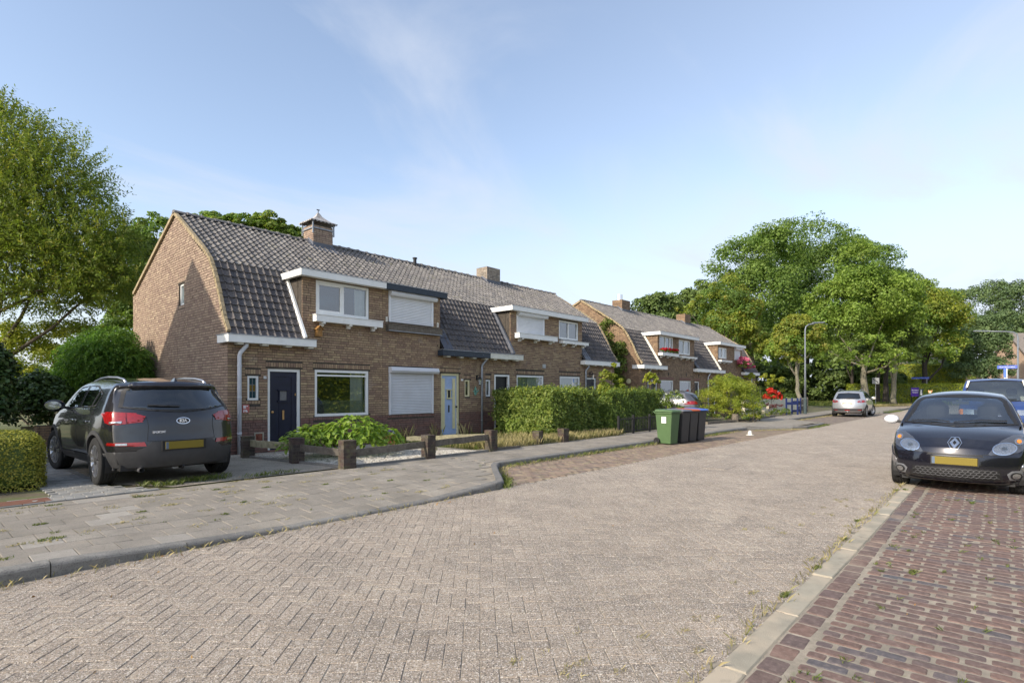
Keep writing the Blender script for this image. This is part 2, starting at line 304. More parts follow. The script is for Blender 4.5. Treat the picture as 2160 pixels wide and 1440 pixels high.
leafmat('leaf_box',[(0.190,0.224,0.034),(0.259,0.276,0.048),(0.147,0.182,0.031),(0.328,0.310,0.069)],transl=0.3)
leafmat('leaf_privet',[(0.050,0.092,0.018),(0.075,0.125,0.022),(0.10,0.155,0.03),(0.14,0.18,0.04)],transl=0.3)
leafmat('leaf_lime',[(0.13,0.19,0.022),(0.18,0.23,0.03),(0.22,0.25,0.035),(0.10,0.16,0.022)],transl=0.4)
leafmat('leaf_hydrangea',[(0.085,0.165,0.02),(0.12,0.21,0.028),(0.16,0.25,0.035),(0.07,0.14,0.02)],transl=0.35,rough=0.4)
leafmat('leaf_red',[(0.55,0.025,0.015),(0.62,0.05,0.02),(0.45,0.02,0.015)],transl=0.3)
leafmat('leaf_purple',[(0.10,0.03,0.035),(0.16,0.06,0.05)],transl=0.2)
leafmat('petal_red',[(0.50,0.01,0.015),(0.62,0.02,0.03)],transl=0.2)
leafmat('petal_pink',[(0.60,0.12,0.22),(0.70,0.22,0.33),(0.55,0.08,0.18)],transl=0.25)
leafmat('petal_lilac',[(0.28,0.22,0.55),(0.38,0.30,0.62)],transl=0.25)
leafmat('petal_white',[(0.65,0.68,0.60),(0.5,0.55,0.4)],transl=0.25)
leafmat('grass_green',[(0.085,0.125,0.022),(0.12,0.155,0.03),(0.16,0.17,0.04)],transl=0.3)
leafmat('grass_dry',[(0.33,0.27,0.13),(0.42,0.35,0.18),(0.26,0.23,0.11),(0.20,0.20,0.07)],transl=0.3)
leafmat('leaf_litter',[(0.30,0.16,0.05),(0.40,0.25,0.08),(0.22,0.11,0.05)],transl=0.1)
glassmat('pane_glass',(0.75,0.80,0.78),refl=.16)
glassmat('car_glass',(0.66,0.73,0.74),dark=0.04,refl=.15)
glassmat('car_glass_dark',(0.22,0.24,0.25),dark=0.45)
glassmat('lamp_glass',(0.85,0.88,0.9),ior=1.35)
mat('paint_anthracite',[(0.021,0.022,0.027)],rough=0.22,var=0.0,metal=0.5,coat=1.0)
mat('paint_black',[(0.010,0.010,0.017)],rough=0.18,var=0.0,metal=0.3,coat=1.0)
mat('paint_silver',[(0.408,0.422,0.442)],rough=0.35,var=0.0,metal=0.6,coat=1.0)
mat('paint_blue',[(0.025,0.052,0.172)],rough=0.35,var=0.1,vs=3,coat=0.7)
mat('paint_grey',[(0.16,0.155,0.16)],rough=0.3,var=0.0,metal=0.7,coat=1.0)
mat('plastic_black',[(0.016,0.016,0.017)],rough=0.55,var=0.1)
mat('cladding',[(0.040,0.040,0.042)],rough=0.6,var=0.15,vs=8)
mat('rubber',[(0.018,0.018,0.018)],rough=0.85,var=0.25,vs=12)
mat('alloy',[(0.50,0.50,0.52)],rough=0.3,metal=0.9,var=0.1)
mat('alloy_dark',[(0.035,0.035,0.037)],rough=0.5,metal=0.3,var=0.1)
mat('chrome',[(0.80,0.80,0.82)],rough=0.08,metal=1.0,var=0)
mat('white_plastic',[(0.62,0.63,0.66)],rough=0.35,var=0.03,coat=0.5)
mat('tail_red',[(0.252,0.005,0.007)],rough=0.15,var=0.25,vs=25,coat=1.0)
mat('tail_dark_red',[(0.16,0.004,0.008)],rough=0.15,var=0.1,coat=1.0)
mat('amber',[(0.75,0.22,0.02)],rough=0.15,var=0.1,coat=1.0)
mat('reflector',[(0.420,0.432,0.444)],rough=0.15,metal=0.85,var=0.35,vs=60)
mat('headlamp_dark',[(0.07,0.075,0.09)],rough=0.3,metal=0.3,var=0.1,coat=1.0)
mat('plate_yellow',[(0.180,0.135,0.012)],rough=0.5,var=0.04,vs=4)
mat('plate_blue',[(0.10,0.14,0.20)],rough=0.5,var=0.04)
mat('plate_grey',[(0.42,0.40,0.33)],rough=0.5,var=0.04)
mat('seat',[(0.02,0.02,0.022)],rough=0.9,var=0.2)
mat('seat_grey',[(0.10,0.11,0.13)],rough=0.9,var=0.2)
mat('cream_interior',[(0.720,0.688,0.576)],rough=0.9,var=0.1)
mat('bin_green',[(0.075,0.133,0.053)],rough=0.55,var=0.08,vs=5)
mat('bin_grey',[(0.045,0.043,0.043)],rough=0.5,var=0.12,vs=5)
mat('lid_orange',[(0.496,0.104,0.032)],rough=0.5,var=0.05)
mat('lid_blue',[(0.07,0.16,0.52)],rough=0.5,var=0.05)
mat('lid_grey',[(0.14,0.14,0.16)],rough=0.5,var=0.05)
mat('lamp_post',[(0.20,0.22,0.25)],rough=0.5,metal=0.3,var=0.08)
mat('lamp_base',[(0.05,0.07,0.075)],rough=0.7,var=0.1)
mat('sign_blue',[(0.06,0.11,0.45)],rough=0.5,var=0.03)
mat('sign_purple',[(0.06,0.015,0.25)],rough=0.5,var=0.05)
mat('sign_grey',[(0.28,0.29,0.30)],rough=0.5,var=0.1)
mat('wall_stucco',[(0.62,0.57,0.44)],rough=0.9,var=0.2,vs=3)
mat('wall_pink',[(0.42,0.30,0.22)],rough=0.9,var=0.15,vs=4,dirt=((0.30,0.2,0.14),18,0.5,0.6,0.3))
mat('roof_far',[(0.20,0.175,0.155)],rough=0.9,var=0.25,vs=5)
mat('solar',[(0.02,0.025,0.05)],rough=0.25,var=0.1)
mat('fence_blue',[(0.013,0.025,0.108)],rough=0.6,var=0.15)
mat('plush',[(0.60,0.34,0.17)],rough=1,var=0.2,vs=9)
mat('parasol',[(0.30,0.25,0.22)],rough=0.9,var=0.1)

mat('brick_pale',[(0.34,0.29,0.23),(0.28,0.23,0.18),(0.40,0.35,0.28)],rough=0.95,var=0.3,vs=12,dirt=((0.16,0.15,0.13),5,0.55,0.7,0.6))
mat('rusty_zinc',[(0.42,0.40,0.38)],rough=0.6,metal=0.2,var=0.2,vs=8,dirt=((0.24,0.15,0.09),9,0.5,0.65,0.7))

mat('fog_silver',[(0.26,0.27,0.29)],rough=0.4,metal=0.5,var=0.05)
mat('post_joint',[(0.10,0.085,0.065)],var=0.3,vs=10,rough=1)

mat('mesh_grey',[(0.09,0.09,0.095)],rough=0.5,var=0.1)
# ------------------------------------------------------------ ground, road, pavements
def sheet(name,x0,x1,y0,y1,z,m,nx=1,ny=1,parent=None):
    b=MB(); 
    for i in range(nx):
        for j in range(ny):
            b.add([(x0+(x1-x0)*i/nx,y0+(y1-y0)*j/ny,z),(x0+(x1-x0)*(i+1)/nx,y0+(y1-y0)*j/ny,z),(x0+(x1-x0)*(i+1)/nx,y0+(y1-y0)*(j+1)/ny,z),(x0+(x1-x0)*i/nx,y0+(y1-y0)*(j+1)/ny,z)],[(0,1,2,3)])
    return b.build(name,m,parent)
def polysheet(name,pts,z,m,parent=None):
    b=MB(); b.add([(x,y,z) for x,y in pts],[tuple(range(len(pts)))]); return b.build(name,m,parent)
ground=struct(sheet('ground',-700,900,-700,900,-0.06,'lawn_base'))
YK=5.75       # kerb of the near pavement, and the edge of the carriageway
road=struct(polysheet('road',[(-40,-2.4),(120,-2.4),(120,9.6),(58,9.6),(58,YK),(-40,YK)],-0.0038,'joint_sand'))
road['label']='paved street of beige concrete blocks in herringbone running off to the right'
def paver_mesh(name,L_,Wd,m,h=0.05,ch=0.006,rv=0.0):
    b=MB(); l,w=L_/2,Wd/2
    vs=[(-l,-w,-h),(l,-w,-h),(l,w,-h),(-l,w,-h),(-l,-w,-ch),(l,-w,-ch),(l,w,-ch),(-l,w,-ch),(-l+ch,-w+ch,0),(l-ch,-w+ch,0),(l-ch,w-ch,0),(-l+ch,w-ch,0)]
    fs=[(8,9,10,11)]+[(4+i,4+(i+1)%4,8+(i+1)%4,8+i) for i in range(4)]+[(i,(i+1)%4,4+(i+1)%4,4+i) for i in range(4)]
    b.add(vs,fs,rv); return b
def dist(x,y): return math.hypot(x,y)
def inview(x,y,m=60,z=0.0):
    Z=x*math.cos(R(YAW))+y*math.sin(R(YAW)); X=x*math.sin(R(YAW))-y*math.cos(R(YAW))
    if Z<0.5: return False
    px=1080+1160*X/Z; py=825+1160*(1.5-z)/Z
    return -m<px<2160+m and -m<py<1440+m
def lay(name,items,mb,m,parent,nind=300,z0=0.0,tilt=0.012,lift=0.004,zf=None):
    """items: (x,y,angle); the nearest become objects sharing one mesh, the rest one joined mesh"""
    items=sorted(items,key=lambda t:dist(t[0],t[1]))
    vis=[t for t in items if inview(t[0],t[1])]; ind=set(id(t) for t in vis[:nind])
    me=mb.mesh(name,m); base=np.array(mb.v); F=mb.f; nv=len(base)
    V=[];FF=[];RV=[];k=0
    for t in items:
        x,y,a=t[:3]; z=z0+random.uniform(-lift,lift); tx,ty=random.gauss(0,tilt),random.gauss(0,tilt)
        if zf: z+=zf(x,y); tx+=(zf(x,y+.1)-zf(x,y-.1))/.2; ty-=(zf(x+.1,y)-zf(x-.1,y))/.2
        if id(t) in ind:
            o=bpy.data.objects.new(name,me); COL.objects.link(o); o.parent=parent; o.location=(x,y,z); o.rotation_euler=(tx,ty,a)
        else:
            c,s_=math.cos(a),math.sin(a); P=base
            X=P[:,0]*c-P[:,1]*s_+x; Y=P[:,0]*s_+P[:,1]*c+y; Z=P[:,2]+z+P[:,0]*(-ty)+P[:,1]*tx
            V.append(np.stack([X,Y,Z],1)); r=random.random()
            for f in F: FF.append([k+i for i in f]); RV.append(r)
            k+=nv
    if V:
        V=np.concatenate(V); me2=bpy.data.meshes.new(name+'_field'); me2.from_pydata(V.tolist(),[],FF); me2.materials.append(MATS[m])
        a=me2.attributes.new('rv','FLOAT','FACE'); a.data.foreach_set('value',RV)
        o=bpy.data.objects.new(name+'_field',me2); COL.objects.link(o); o.parent=parent; o['kind']='stuff'
# herringbone laid at 45 degrees to the street
PL,PW=0.206,0.103; g=0.004
items=[]
c45=math.cos(R(45)); XM=24.0
n=int(60/PW)
for i in range(-40,n):
    for j in range(-n//2,n//2):
        # unit herringbone lattice (2:1): cells (i,j); horizontal block if (i-j)%4 in (0,1 pair)
        k=(i-j)%4
        if k==0: u,v,a=(i+1)*PW,(j+0.5)*PW,0.0
        elif k==3: u,v,a=(i+0.5)*PW,(j+1)*PW,math.pi/2
        else: continue
        # horizontal occupies (i,i+1),j ; vertical occupies i,(j,j+1)
        x=(u-v)*c45; y=(u+v)*c45
        if -2.5<x<XM and 1.13<y<YK-0.02 and inview(x,y,40): items.append((x,y,a+R(45)))
lay('paver',items,paver_mesh('paver',PL-g,PW-g,'paver',ch=0.003),'paver',road,300,0.0,0.007,0.0013)
ch=polysheet('far_surface',[(XM-0.1,1.17),(57,1.17),(57,-2.3),(119,-2.3),(119,9.55),(58.1,9.55),(58.1,YK-.03),(XM-0.1,YK-.03)],-0.003,'road_far',road)
def rounded_mesh(L_,Wd,h=0.05):
    b=MB(); l,w=L_/2,Wd/2; r=.016; out=[]
    def ring(k,z,rr):
        o=[]
        for sx,sy,a0 in ((1,1,0),(-1,1,90),(-1,-1,180),(1,-1,270)):
            for a in (0,45,90):
                t=R(a0+a); o.append((sx*(l-k-rr)+rr*math.cos(t),sy*(w-k-rr)+rr*math.sin(t),z))
        return o
    V=ring(0,-h,r)+ring(0,-.010,r)+ring(.003,-.004,r)+ring(.009,-.0006,r)+ring(.022,0,.012); n=12
    b.add(V,[(i*n+k,i*n+(k+1)%n,(i+1)*n+(k+1)%n,(i+1)*n+k) for i in range(4) for k in range(n)]+[tuple(4*n+k for k in range(n))]); return b
# pale concrete edge strip along the red parking bay
strip=MB(); 
estrip=struct(bpy.data.objects.new('edge_strip',None)); COL.objects.link(estrip); estrip['label']='narrow pale concrete strip between street and red brick parking bay'
mb=paver_mesh('edge_block',0.985,0.15,'kerb_pale',h=0.06,ch=0.008)
lay('edge_block',[(x+0.5,1.085,random.gauss(0,0.004)) for x in range(1,40)],mb,'kerb_pale',estrip,300,0.006,0.003,0.003)
# red clinker parking bay: header row, then running bond across
bay=struct(sheet('parking_bay',-2,50,-2.4,1.16,-0.0095,'joint_pale')); bay['label']='dark red clinker brick parking bay on the right with sandy joints'
items=[];heads=[]
x=0.6
while x<24: 
    items.append((x,0.934+random.gauss(0,.004),random.gauss(0,0.02))); x+=0.2+random.uniform(-.006,.006)
fat=rounded_mesh(0.190,0.138)
lay('edge_clinker',[(a,b,c) for a,b,c in items],fat,'clinker',bay,120,0.0005,0.012,0.0025)
items=[]
r=0; x=0.55
while x<17:
    y=0.838-(0.10 if r%2 else 0.0)-random.uniform(0,0.02)
    if r%2: items.append((x,0.788,R(90)+random.gauss(0,.02),1))
    y0=y
    while y0>-2.2:
        items.append((x+random.gauss(0,.0035),y0-0.105,R(90)+random.gauss(0,0.018),0)); y0-=0.222+random.uniform(-.004,.008)
    x+=0.094+random.uniform(-.002,.003); r+=1
full=rounded_mesh(0.203,0.0885); half=rounded_mesh(0.098,0.0885)
its=[t for t in items if t[3]==0 and (inview(t[0],t[1],80))]
its2=[t for t in items if t[3]==1 and (inview(t[0],t[1],80)) and t[1]>0.7]
its=[t for t in its if t[1]<0.76]
lay('clinker',its,full,'clinker',bay,240,0.0005,0.012,0.0025); lay('clinker',its2,half,'clinker',bay,60,0.0005,0.012,0.0025)
# left-hand parking bays between pavement and street
def bay_left(x0,x1,lab):
    pts=[(x0,YK),(x1,YK),(x1-1.6,7.5),(x0+1.6,7.5)]
    o=struct(polysheet('parking_bay',pts,-0.012,'joint_sand')); o['label']=lab
    return o
bl=bay_left(5.9,24.6,'brown brick parking bay in front of the green hedge')
items=[];x=6.0;r=0
while x<19:
    y=5.86+(0.105 if r%2 else 0)
    while y<7.42:
        if YK+(x-6.2)*1.0+0.05>y: items.append((x,y,R(90)+random.gauss(0,.015)))
        y+=0.212
    x+=0.108; r+=1
items=[t for t in items if inview(t[0],t[1],30)]
lay('bay_brick',items,paver_mesh('bay_brick',0.2,0.1,'bay_brick'),'bay_brick',bl,200,-0.002,0.015,0.003)
polysheet('far_surface',[(18.9,YK+.02),(24.4,YK+.02),(22.9,7.45),(18.9,7.45)],-0.004,'bay_brick',bl)
bl2=bay_left(28.3,45.5,'brown brick parking bay under the silver car'); polysheet('bay_surface',[(28.5,YK+.02),(45,YK+.02),(43.6,8.1),(29.9,8.1)],-0.004,'bay_brick',bl2)
# gutter line between bay and street
gut=MB(); x=6.3
while x<24.3:
    gut.box(x+.004,x+0.196,YK-0.03,YK+0.05,-0.03,-0.006,random.random()); x+=0.2
gut.build('gutter_brick','kerb_concrete',road,kind='stuff')
# pavement, ramped down to the dropped kerb
def hk(x):
    if x<0.84: return 0.115
    if x<2.6: return 0.115-(x-0.84)/1.76*0.085
    if x<4.9: return 0.03
    if x<6.0: return 0.03+(x-4.9)/1.1*0.075
    return 0.105
def pz(x,y):
    t=min(1,max(0,(y-5.88)/1.5)); h=min(hk(x),0.10); return h+(0.10-h)*t
pave=struct(polysheet('pavement',[(6.02,YK+.03),(6.36,5.86),(6.63,6.14),(7.12,6.66),(7.62,7.18),(7.97,7.44),(7.97,7.5),(22.5,7.55),(24.0,6.2),(27.6,6.2),(30.2,8.1),(43.5,8.1),(45.6,6.2),(58,6.2),(58,9.5),(6.05,9.5)],0.088,'joint_sand'))
pave['label']='grey concrete slab pavement in front of the houses'
b=MB()
gx=[-12,-4,-1,0,.84,1.4,2,2.6,3.2,4,4.9,5.4,6.05]; gy=[YK+.1,6.2,6.6,7.0,7.4,9.0]
for i in range(len(gx)-1):
    for j in range(len(gy)-1):
        q=[(gx[i],gy[j]),(gx[i+1],gy[j]),(gx[i+1],gy[j+1]),(gx[i],gy[j+1])]; b.add([(x,y,pz(x,y)-.012) for x,y in q],[(0,1,2,3)])
b.build('pavement_bed','joint_sand',pave)
items=[];pale=[]
SX=0.302
for j in range(11):
    y=YK+0.13+0.15+j*SX
    off=(j%2)*0.15
    for i in range(-12,26):
        x=i*SX+off
        if y>YK+(x-5.85) and (y<9.0 or x>5.5) and y<9.45 and not(x>7.4 and y<7.6):
            if inview(x,y,40,0.1): (pale if random.random()<(0.16 if x<2.2 else 0.02) else items).append((x,y,random.gauss(0,.006)))
sm=paver_mesh('slab',0.297,0.297,'slab',h=0.04,ch=0.004)
lay('slab',items,sm,'slab',pave,230,0.0,0.006,0.0018,pz)
lay('slab',pale,paver_mesh('slab',0.297,0.297,'slab_pale',h=0.04,ch=0.004),'slab_pale',pave,60,0.0,0.008,0.002,pz)
items=[]
for j in range(6):
    y=7.75+j*SX
    for i in range(60):
        x=7.55+i*SX+(j%2)*.15
        if x>7.85 and inview(x,y,20): items.append((x,y,random.gauss(0,.005)))
lay('slab',items,sm,'slab',pave,60,0.100,0.005,0.0015)
polysheet('far_surface',[(25.2,6.3),(27.5,6.3),(30.1,8.2),(43.6,8.2),(45.7,6.3),(57.9,6.3),(57.9,9.4),(25.2,9.4)],0.097,'slab',pave)
polysheet('far_surface',[(23.9,6.3),(25.2,6.3),(25.2,9.4),(22.4,9.4),(22.4,7.75)],0.096,'slab',pave)
# kerb stones: full height, dropped for the driveway, up again at the corner
kerb=struct(bpy.data.objects.new('kerb',None)); COL.objects.link(kerb); kerb['label']='worn grey concrete kerb of the pavement, dropped at the driveway'
def kerbstone(p,q,h0,h1,w=0.13):
    p=Vector((*p,0));q=Vector((*q,0)); d=(q-p).normalized(); n=Vector((-d.y,d.x,0)); b=MB(); vs=[]
    p=p+d*.004;q=q-d*.004
    for e,h in ((p,h0),(q,h1)):
        for off,z in ((0,-.08),(0,h-.028),(.010,h-.010),(.028,h),(w,h+0.002),(w,-.08)): vs.append(e+n*off+Vector((0,0,z)))
    fs=[(i,6+i,6+(i+1)%6,(i+1)%6) for i in range(6)]+[(0,1,2,3,4,5),(11,10,9,8,7,6)]
    fs=[tuple(reversed(f)) for f in fs]
    b.add(vs,fs,random.random()); 
    return b
xs=[-6.16,-5.16,-4.16,-3.16,-2.16,-1.16,-0.16,0.84,1.84,2.84,3.84,4.84,5.6,6.1]
def put(b): b.build('kerb_stone','kerb_concrete',kerb,smooth=False)
for a,b_ in zip(xs[:-1],xs[1:]): put(kerbstone((a,YK),(b_,YK),hk(a),hk(b_)))
path=[(6.1,YK),(6.35,5.82),(6.62,6.1),(7.1,6.62),(7.6,7.14),(7.95,7.40)]
for a,b_ in zip(path[:-1],path[1:]): put(kerbstone(a,b_,.105,.105))
x=7.95
while x<21: put(kerbstone((x,7.40),(x+1,7.40),.105,.105)); x+=1
for a,b_ in [((20.95,7.40),(21.9,7.35)),((21.9,7.35),(22.7,6.8)),((22.7,6.8),(23.5,6.15)),((23.5,6.15),(24.4,5.85)),((24.4,5.85),(25.4,5.8)),((25.4,5.8),(26.4,5.8)),((26.4,5.8),(27.4,5.85)),((27.4,5.85),(28.1,6.3)),((28.1,6.3),(29.0,7.2)),((29.0,7.2),(30,7.9)),((30,7.9),(33,8.0)),((33,8.0),(38,8.0)),((38,8.0),(43.4,8.0)),((43.4,8.0),(44.4,7.2)),((44.4,7.2),(45.2,6.1)),((45.2,6.1),(47,5.9)),((47,5.9),(58,5.9))]: put(kerbstone(a,b_,.105,.105))
# driveway beside the first house
drive=struct(polysheet('driveway',[(-3,9.0),(5.5,9.0),(5.5,12.72),(4.87,12.72),(4.87,24),(0.5,24),(0.5,13),(-3,13)],0.080,'earth')); drive['label']='driveway of grey pavers and pebbled concrete beside the first house'
items=[]
for i in range(30):
    for j in range(16):
        x=1.35+j*0.105 if False else 0.0
y=9.10
r=0
while y<14:
    x0=1.5 if y>9.45 else 0.95
    x1=2.05+ (9.9-y)*0.6 if y<9.9 else 2.05
    x=x0+(r%2)*0.1
    while x<x1: items.append((x,y,0)); x+=0.212
    y+=0.108; r+=1
lay('drive_paver',items,paver_mesh('drive_paver',0.205,0.102,'drive_paver'),'drive_paver',drive,200,0.102,0.012,0.002)
polysheet('pebbled_concrete',[(2.72,9.08),(5.45,9.08),(5.45,12.6),(4.8,12.7),(4.8,20),(2.2,20),(2.1,10.2)],0.098,'pebble_concrete',drive)
b=MB(); 
for k in range(3): b.box(-0.5+k*0.62,0.1+k*0.62,9.08,9.42,0.05,0.104,random.random())
b.build('red_paver','red_slab',drive)
# far end: verge of the side street
verge=struct(polysheet('grass_verge',[(60,9.7),(66,8.4),(72,6.6),(84,2.4),(100,-6),(130,-30),(190,-60),(190,80),(58,80),(58,10)],0.03,'lawn_base')); verge['label']='grass verge with dry edge across the end of the street'
verge2=struct(polysheet('garden_ground',[(5.5,9.5),(60,9.5),(60,60),(5.5,60)],0.06,'earth')); verge2['label']='garden soil and lawn around the houses'

t=thing('drain_cover','flat rectangular metal drain cover set in the street paving','drain cover',(10.85,4.18,.002),R(4)); b=MB(); b.box(-.36,.36,-.24,.24,-.01,.004); b.build('frame','paver',t); b=MB(); b.box(-.31,.31,-.19,.19,.0045,.008); b.build('lid','paver',t)
# ------------------------------------------------------------ houses
YF=12.72; EAVE=(12.60,2.72); BRK=(13.66,4.50); RIDGE=(16.05,6.10); REAR=(19.75,4.42); YB=19.93
def cdt_mesh(outer,holes,pad=0.0):
    vs=[Vector(p) for p in outer]; es=[(i,(i+1)%len(outer)) for i in range(len(outer))]
    for h in holes:
        b=len(vs); vs+= [Vector(p) for p in h]; es+=[(b+i,b+(i+1)%len(h)) for i in range(len(h))]
    r=delaunay_2d_cdt(vs,es,[],0,1e-5); V=r[0]; T=r[2]
    def inside(p,poly):
        c=False; n=len(poly)
        for i in range(n):
            a,b=poly[i],poly[(i+1)%n]
            if (a[1]>p[1])!=(b[1]>p[1]) and p[0]<(b[0]-a[0])*(p[1]-a[1])/(b[1]-a[1])+a[0]: c=not c
        return c
    out=[]
    for t in T:
        c=sum((V[i] for i in t),Vector((0,0)))/3
        if inside(c,outer) and not any(inside(c,h) for h in holes): out.append(t)
    return V,out
class Wall:
    """brick wall seen from outside; u runs to the right, n points out"""
    def __init__(s,P,U,outer,holes,brickm='brick',ext=None):
        s.P=Vector(P); s.U=Vector(U).normalized(); s.Nn=Vector((s.U.y,-s.U.x,0)); s.outer=outer; s.holes=holes; s.bm=brickm; s.extra=ext or []
        s.bricks=[]
    def pt(s,u,z,d=0.0): return s.P+s.U*u+s.Nn*d+Vector((0,0,z))
    def core(s,parent,name='wall',m='mortar',t=0.22,d=-0.010):
        V,T=cdt_mesh(s.outer,[[(h[0],h[2]),(h[1],h[2]),(h[1],h[3]),(h[0],h[3])] for h in s.holes])
        off=parent.location; s_pt=s.pt
        def P_(u,z,dd): return s_pt(u,z,dd)-off
        b=MB(); b.add([P_(v.x,v.y,d) for v in V],[tuple(t_) for t_ in T])
        b.add([P_(v.x,v.y,d-t) for v in V],[tuple(reversed(t_)) for t_ in T])
        for h in s.holes:
            c=[(h[0],h[2]),(h[1],h[2]),(h[1],h[3]),(h[0],h[3])]
            for i in range(4):
                p,q=c[i],c[(i+1)%4]; b.add([P_(*p,d),P_(*q,d),P_(*q,d-t),P_(*p,d-t)],[(0,1,2,3)])
        return b.build(name,m,parent)
    def span(s,z):
        xs=[]; n=len(s.outer)
        for i in range(n):
            a,b=s.outer[i],s.outer[(i+1)%n]
            if (a[1]>z)!=(b[1]>z): xs.append(a[0]+(b[0]-a[0])*(z-a[1])/(b[1]-a[1]))
        xs.sort(); return [(xs[i],xs[i+1]) for i in range(0,len(xs)-1,2)]
    def lay(s,pitch=0.0625,h=0.0505,L_=0.212,plinth=None,seed=1,zmin=0.08,zmax=99):
        rd=random.Random(seed); z=0.10; row=0
        while z<zmax:
            zc=z+h/2; sp=s.span(zc)
            if not sp and z>1: break
            if z>=zmin-1e-6:
             for a,b in sp:
                segs=[(a,b)]
                for h_ in s.holes+s.extra:
                    if h_[2]-0.035<zc<h_[3]+0.035:
                        ns=[]
                        for p,q in segs:
                            if h_[0]<=p and h_[1]>=q: continue
                            if h_[1]<=p or h_[0]>=q: ns.append((p,q)); continue
                            if h_[0]>p: ns.append((p,h_[0]))
                            if h_[1]<q: ns.append((h_[1],q))
                        segs=ns
                for p,q in segs:
                    u=p+0.004; q-=0.004
                    first=True
                    while u<q-0.02:
                        ln=L_ if rd.random()<0.62 else 0.101
                        if first: ln=rd.choice([L_,0.101,0.156]); first=False
                        e=min(u+ln,q)
                        if q-e<0.05: e=q
                        s.bricks.append((u,e,z,z+h,'p' if plinth and z<plinth-0.03 else 'b')); u=e+0.009
            z+=pitch; row+=1
    def soldier(s,u0,u1,z0,z1,w=0.052,k='b'):
        n=max(1,round((u1-u0)/(w+0.010))); st=(u1-u0)/n
        for i in range(n): s.bricks.append((u0+i*st+.005,u0+(i+1)*st-.005,z0,z1,k))
def build_bricks(walls,parent,nind=300,seed=3):
    rd=random.Random(seed); lst=[]
    for w in walls:
        for br in w.bricks:
            c=w.pt((br[0]+br[1])/2,(br[2]+br[3])/2); lst.append(((c-CAMP).length,w,br))
    lst.sort(key=lambda t:t[0]); 
    full=[t for t in lst if True]
    sel=set(); cnt=0
    for t in full:
        if cnt>=nind: break
        if t[2][1]-t[2][0]>0.15 and inview(*w_xy(t),0,(t[2][2]+t[2][3])/2): sel.add(id(t)); cnt+=1
    unit={}
    def um(m):
        if m not in unit:
            b=MB(); b.box(0,1,0,0.03,0,1,skip=('k',)); unit[m]=b.mesh('brick',m)
        return unit[m]
    jb={}
    for t in lst:
        w,br=t[1],t[2]; m='plinth_brick' if br[4]=='p' else w.bm; d=rd.gauss(0,0.0016)
        if id(t) in sel:
            o=bpy.data.objects.new('brick',um(m)); COL.objects.link(o); o.parent=parent
            o.location=w.pt(br[0],br[2],d)-parent.location; o.rotation_euler=(0,0,math.atan2(w.U.y,w.U.x)); o.scale=(br[1]-br[0],1,br[3]-br[2])
        else:
            b=jb.setdefault(m,MB()); 
            P=[w.pt(br[0],br[2],d),w.pt(br[1],br[2],d),w.pt(br[1],br[3],d),w.pt(br[0],br[3],d)]; Q=[w.pt(br[0],br[2],d-.03),w.pt(br[1],br[2],d-.03),w.pt(br[1],br[3],d-.03),w.pt(br[0],br[3],d-.03)]
            b.add([v-parent.location for v in P+Q],[(0,1,2,3),(4,5,1,0),(5,6,2,1),(6,7,3,2),(7,4,0,3)],rd.random())
    for m,b in jb.items(): b.build('brickwork',m,parent,kind='stuff')
def w_xy(t):
    c=t[1].pt((t[2][0]+t[2][1])/2,0); return c.x,c.y
def flip_fix(o): pass
# --- windows, shutters, doors
def window(parent,w,u0,u1,z0,z1,fm='white_paint',fr=0.065,rec=0.07,mull=(),casement=None,inner=None,film=None,glass='pane_glass',name='window',top_bar=None,curt=None):
    off=parent.location; b=MB()
    def bx(a,c,e,f,d0,d1):
        P=[]
        for d in (d1,d0):
            for u,z in ((a,e),(c,e),(c,f),(a,f)): P.append(w.pt(u,z,-rec+d)-off)
        b.add(P,[(0,1,2,3),(7,6,5,4),(0,4,5,1),(1,5,6,2),(2,6,7,3),(3,7,4,0)])
    D=0.05
    bx(u0,u1,z0,z0+fr,-.02,D); bx(u0,u1,z1-fr,z1,-.02,D); bx(u0,u0+fr,z0+fr,z1-fr,-.02,D); bx(u1-fr,u1,z0+fr,z1-fr,-.02,D)
    for m_ in mull: bx(m_-.03,m_+.03,z0+fr,z1-fr,-.018,D-.004)
    for c in (casement or []):
        a,e=c; f2=0.045
        bx(a,e,z0+fr,z0+fr+f2,-.01,D-.012); bx(a,e,z1-fr-f2,z1-fr,-.01,D-.012); bx(a,a+f2,z0+fr+f2,z1-fr-f2,-.01,D-.012); bx(e-f2,e,z0+fr+f2,z1-fr-f2,-.01,D-.012)
    if top_bar: bx(u0+fr,u1-fr,top_bar-.02,top_bar+.02,-.01,D-.01)
    o=b.build(name,fm,parent)
    g_=MB(); g_.add([w.pt(u,z,-rec+.012)-off for u,z in ((u0+fr,z0+fr),(u1-fr,z0+fr),(u1-fr,z1-fr),(u0+fr,z1-fr))],[(0,1,2,3)]); g_.build('pane',glass,o)
    if film:
        g2=MB(); g2.add([w.pt(u,z,-rec-.004)-off for u,z in ((u0+fr,z0+fr),(u1-fr,z0+fr),(u1-fr,film),(u0+fr,film))],[(0,1,2,3)]); f_=g2.build('privacy_film','pane_frost',o)
    for (a,e,zt,zb,cm,dep) in (curt or []):
        n=max(6,int((e-a)/0.035)); c_=MB(); vs=[];ph=random.uniform(0,6)
        for i in range(n+1):
            u=a+(e-a)*i/n; d=-rec-dep+0.022*math.sin(i*1.25+ph)+0.008*math.sin(i*2.9)
            vs+= [w.pt(u,zb,d)-off,w.pt(u,zt,d)-off]
        c_.add(vs,[(2*i,2*i+2,2*i+3,2*i+1) for i in range(n)]); c_.build('curtain',cm,o,smooth=True)
    return o
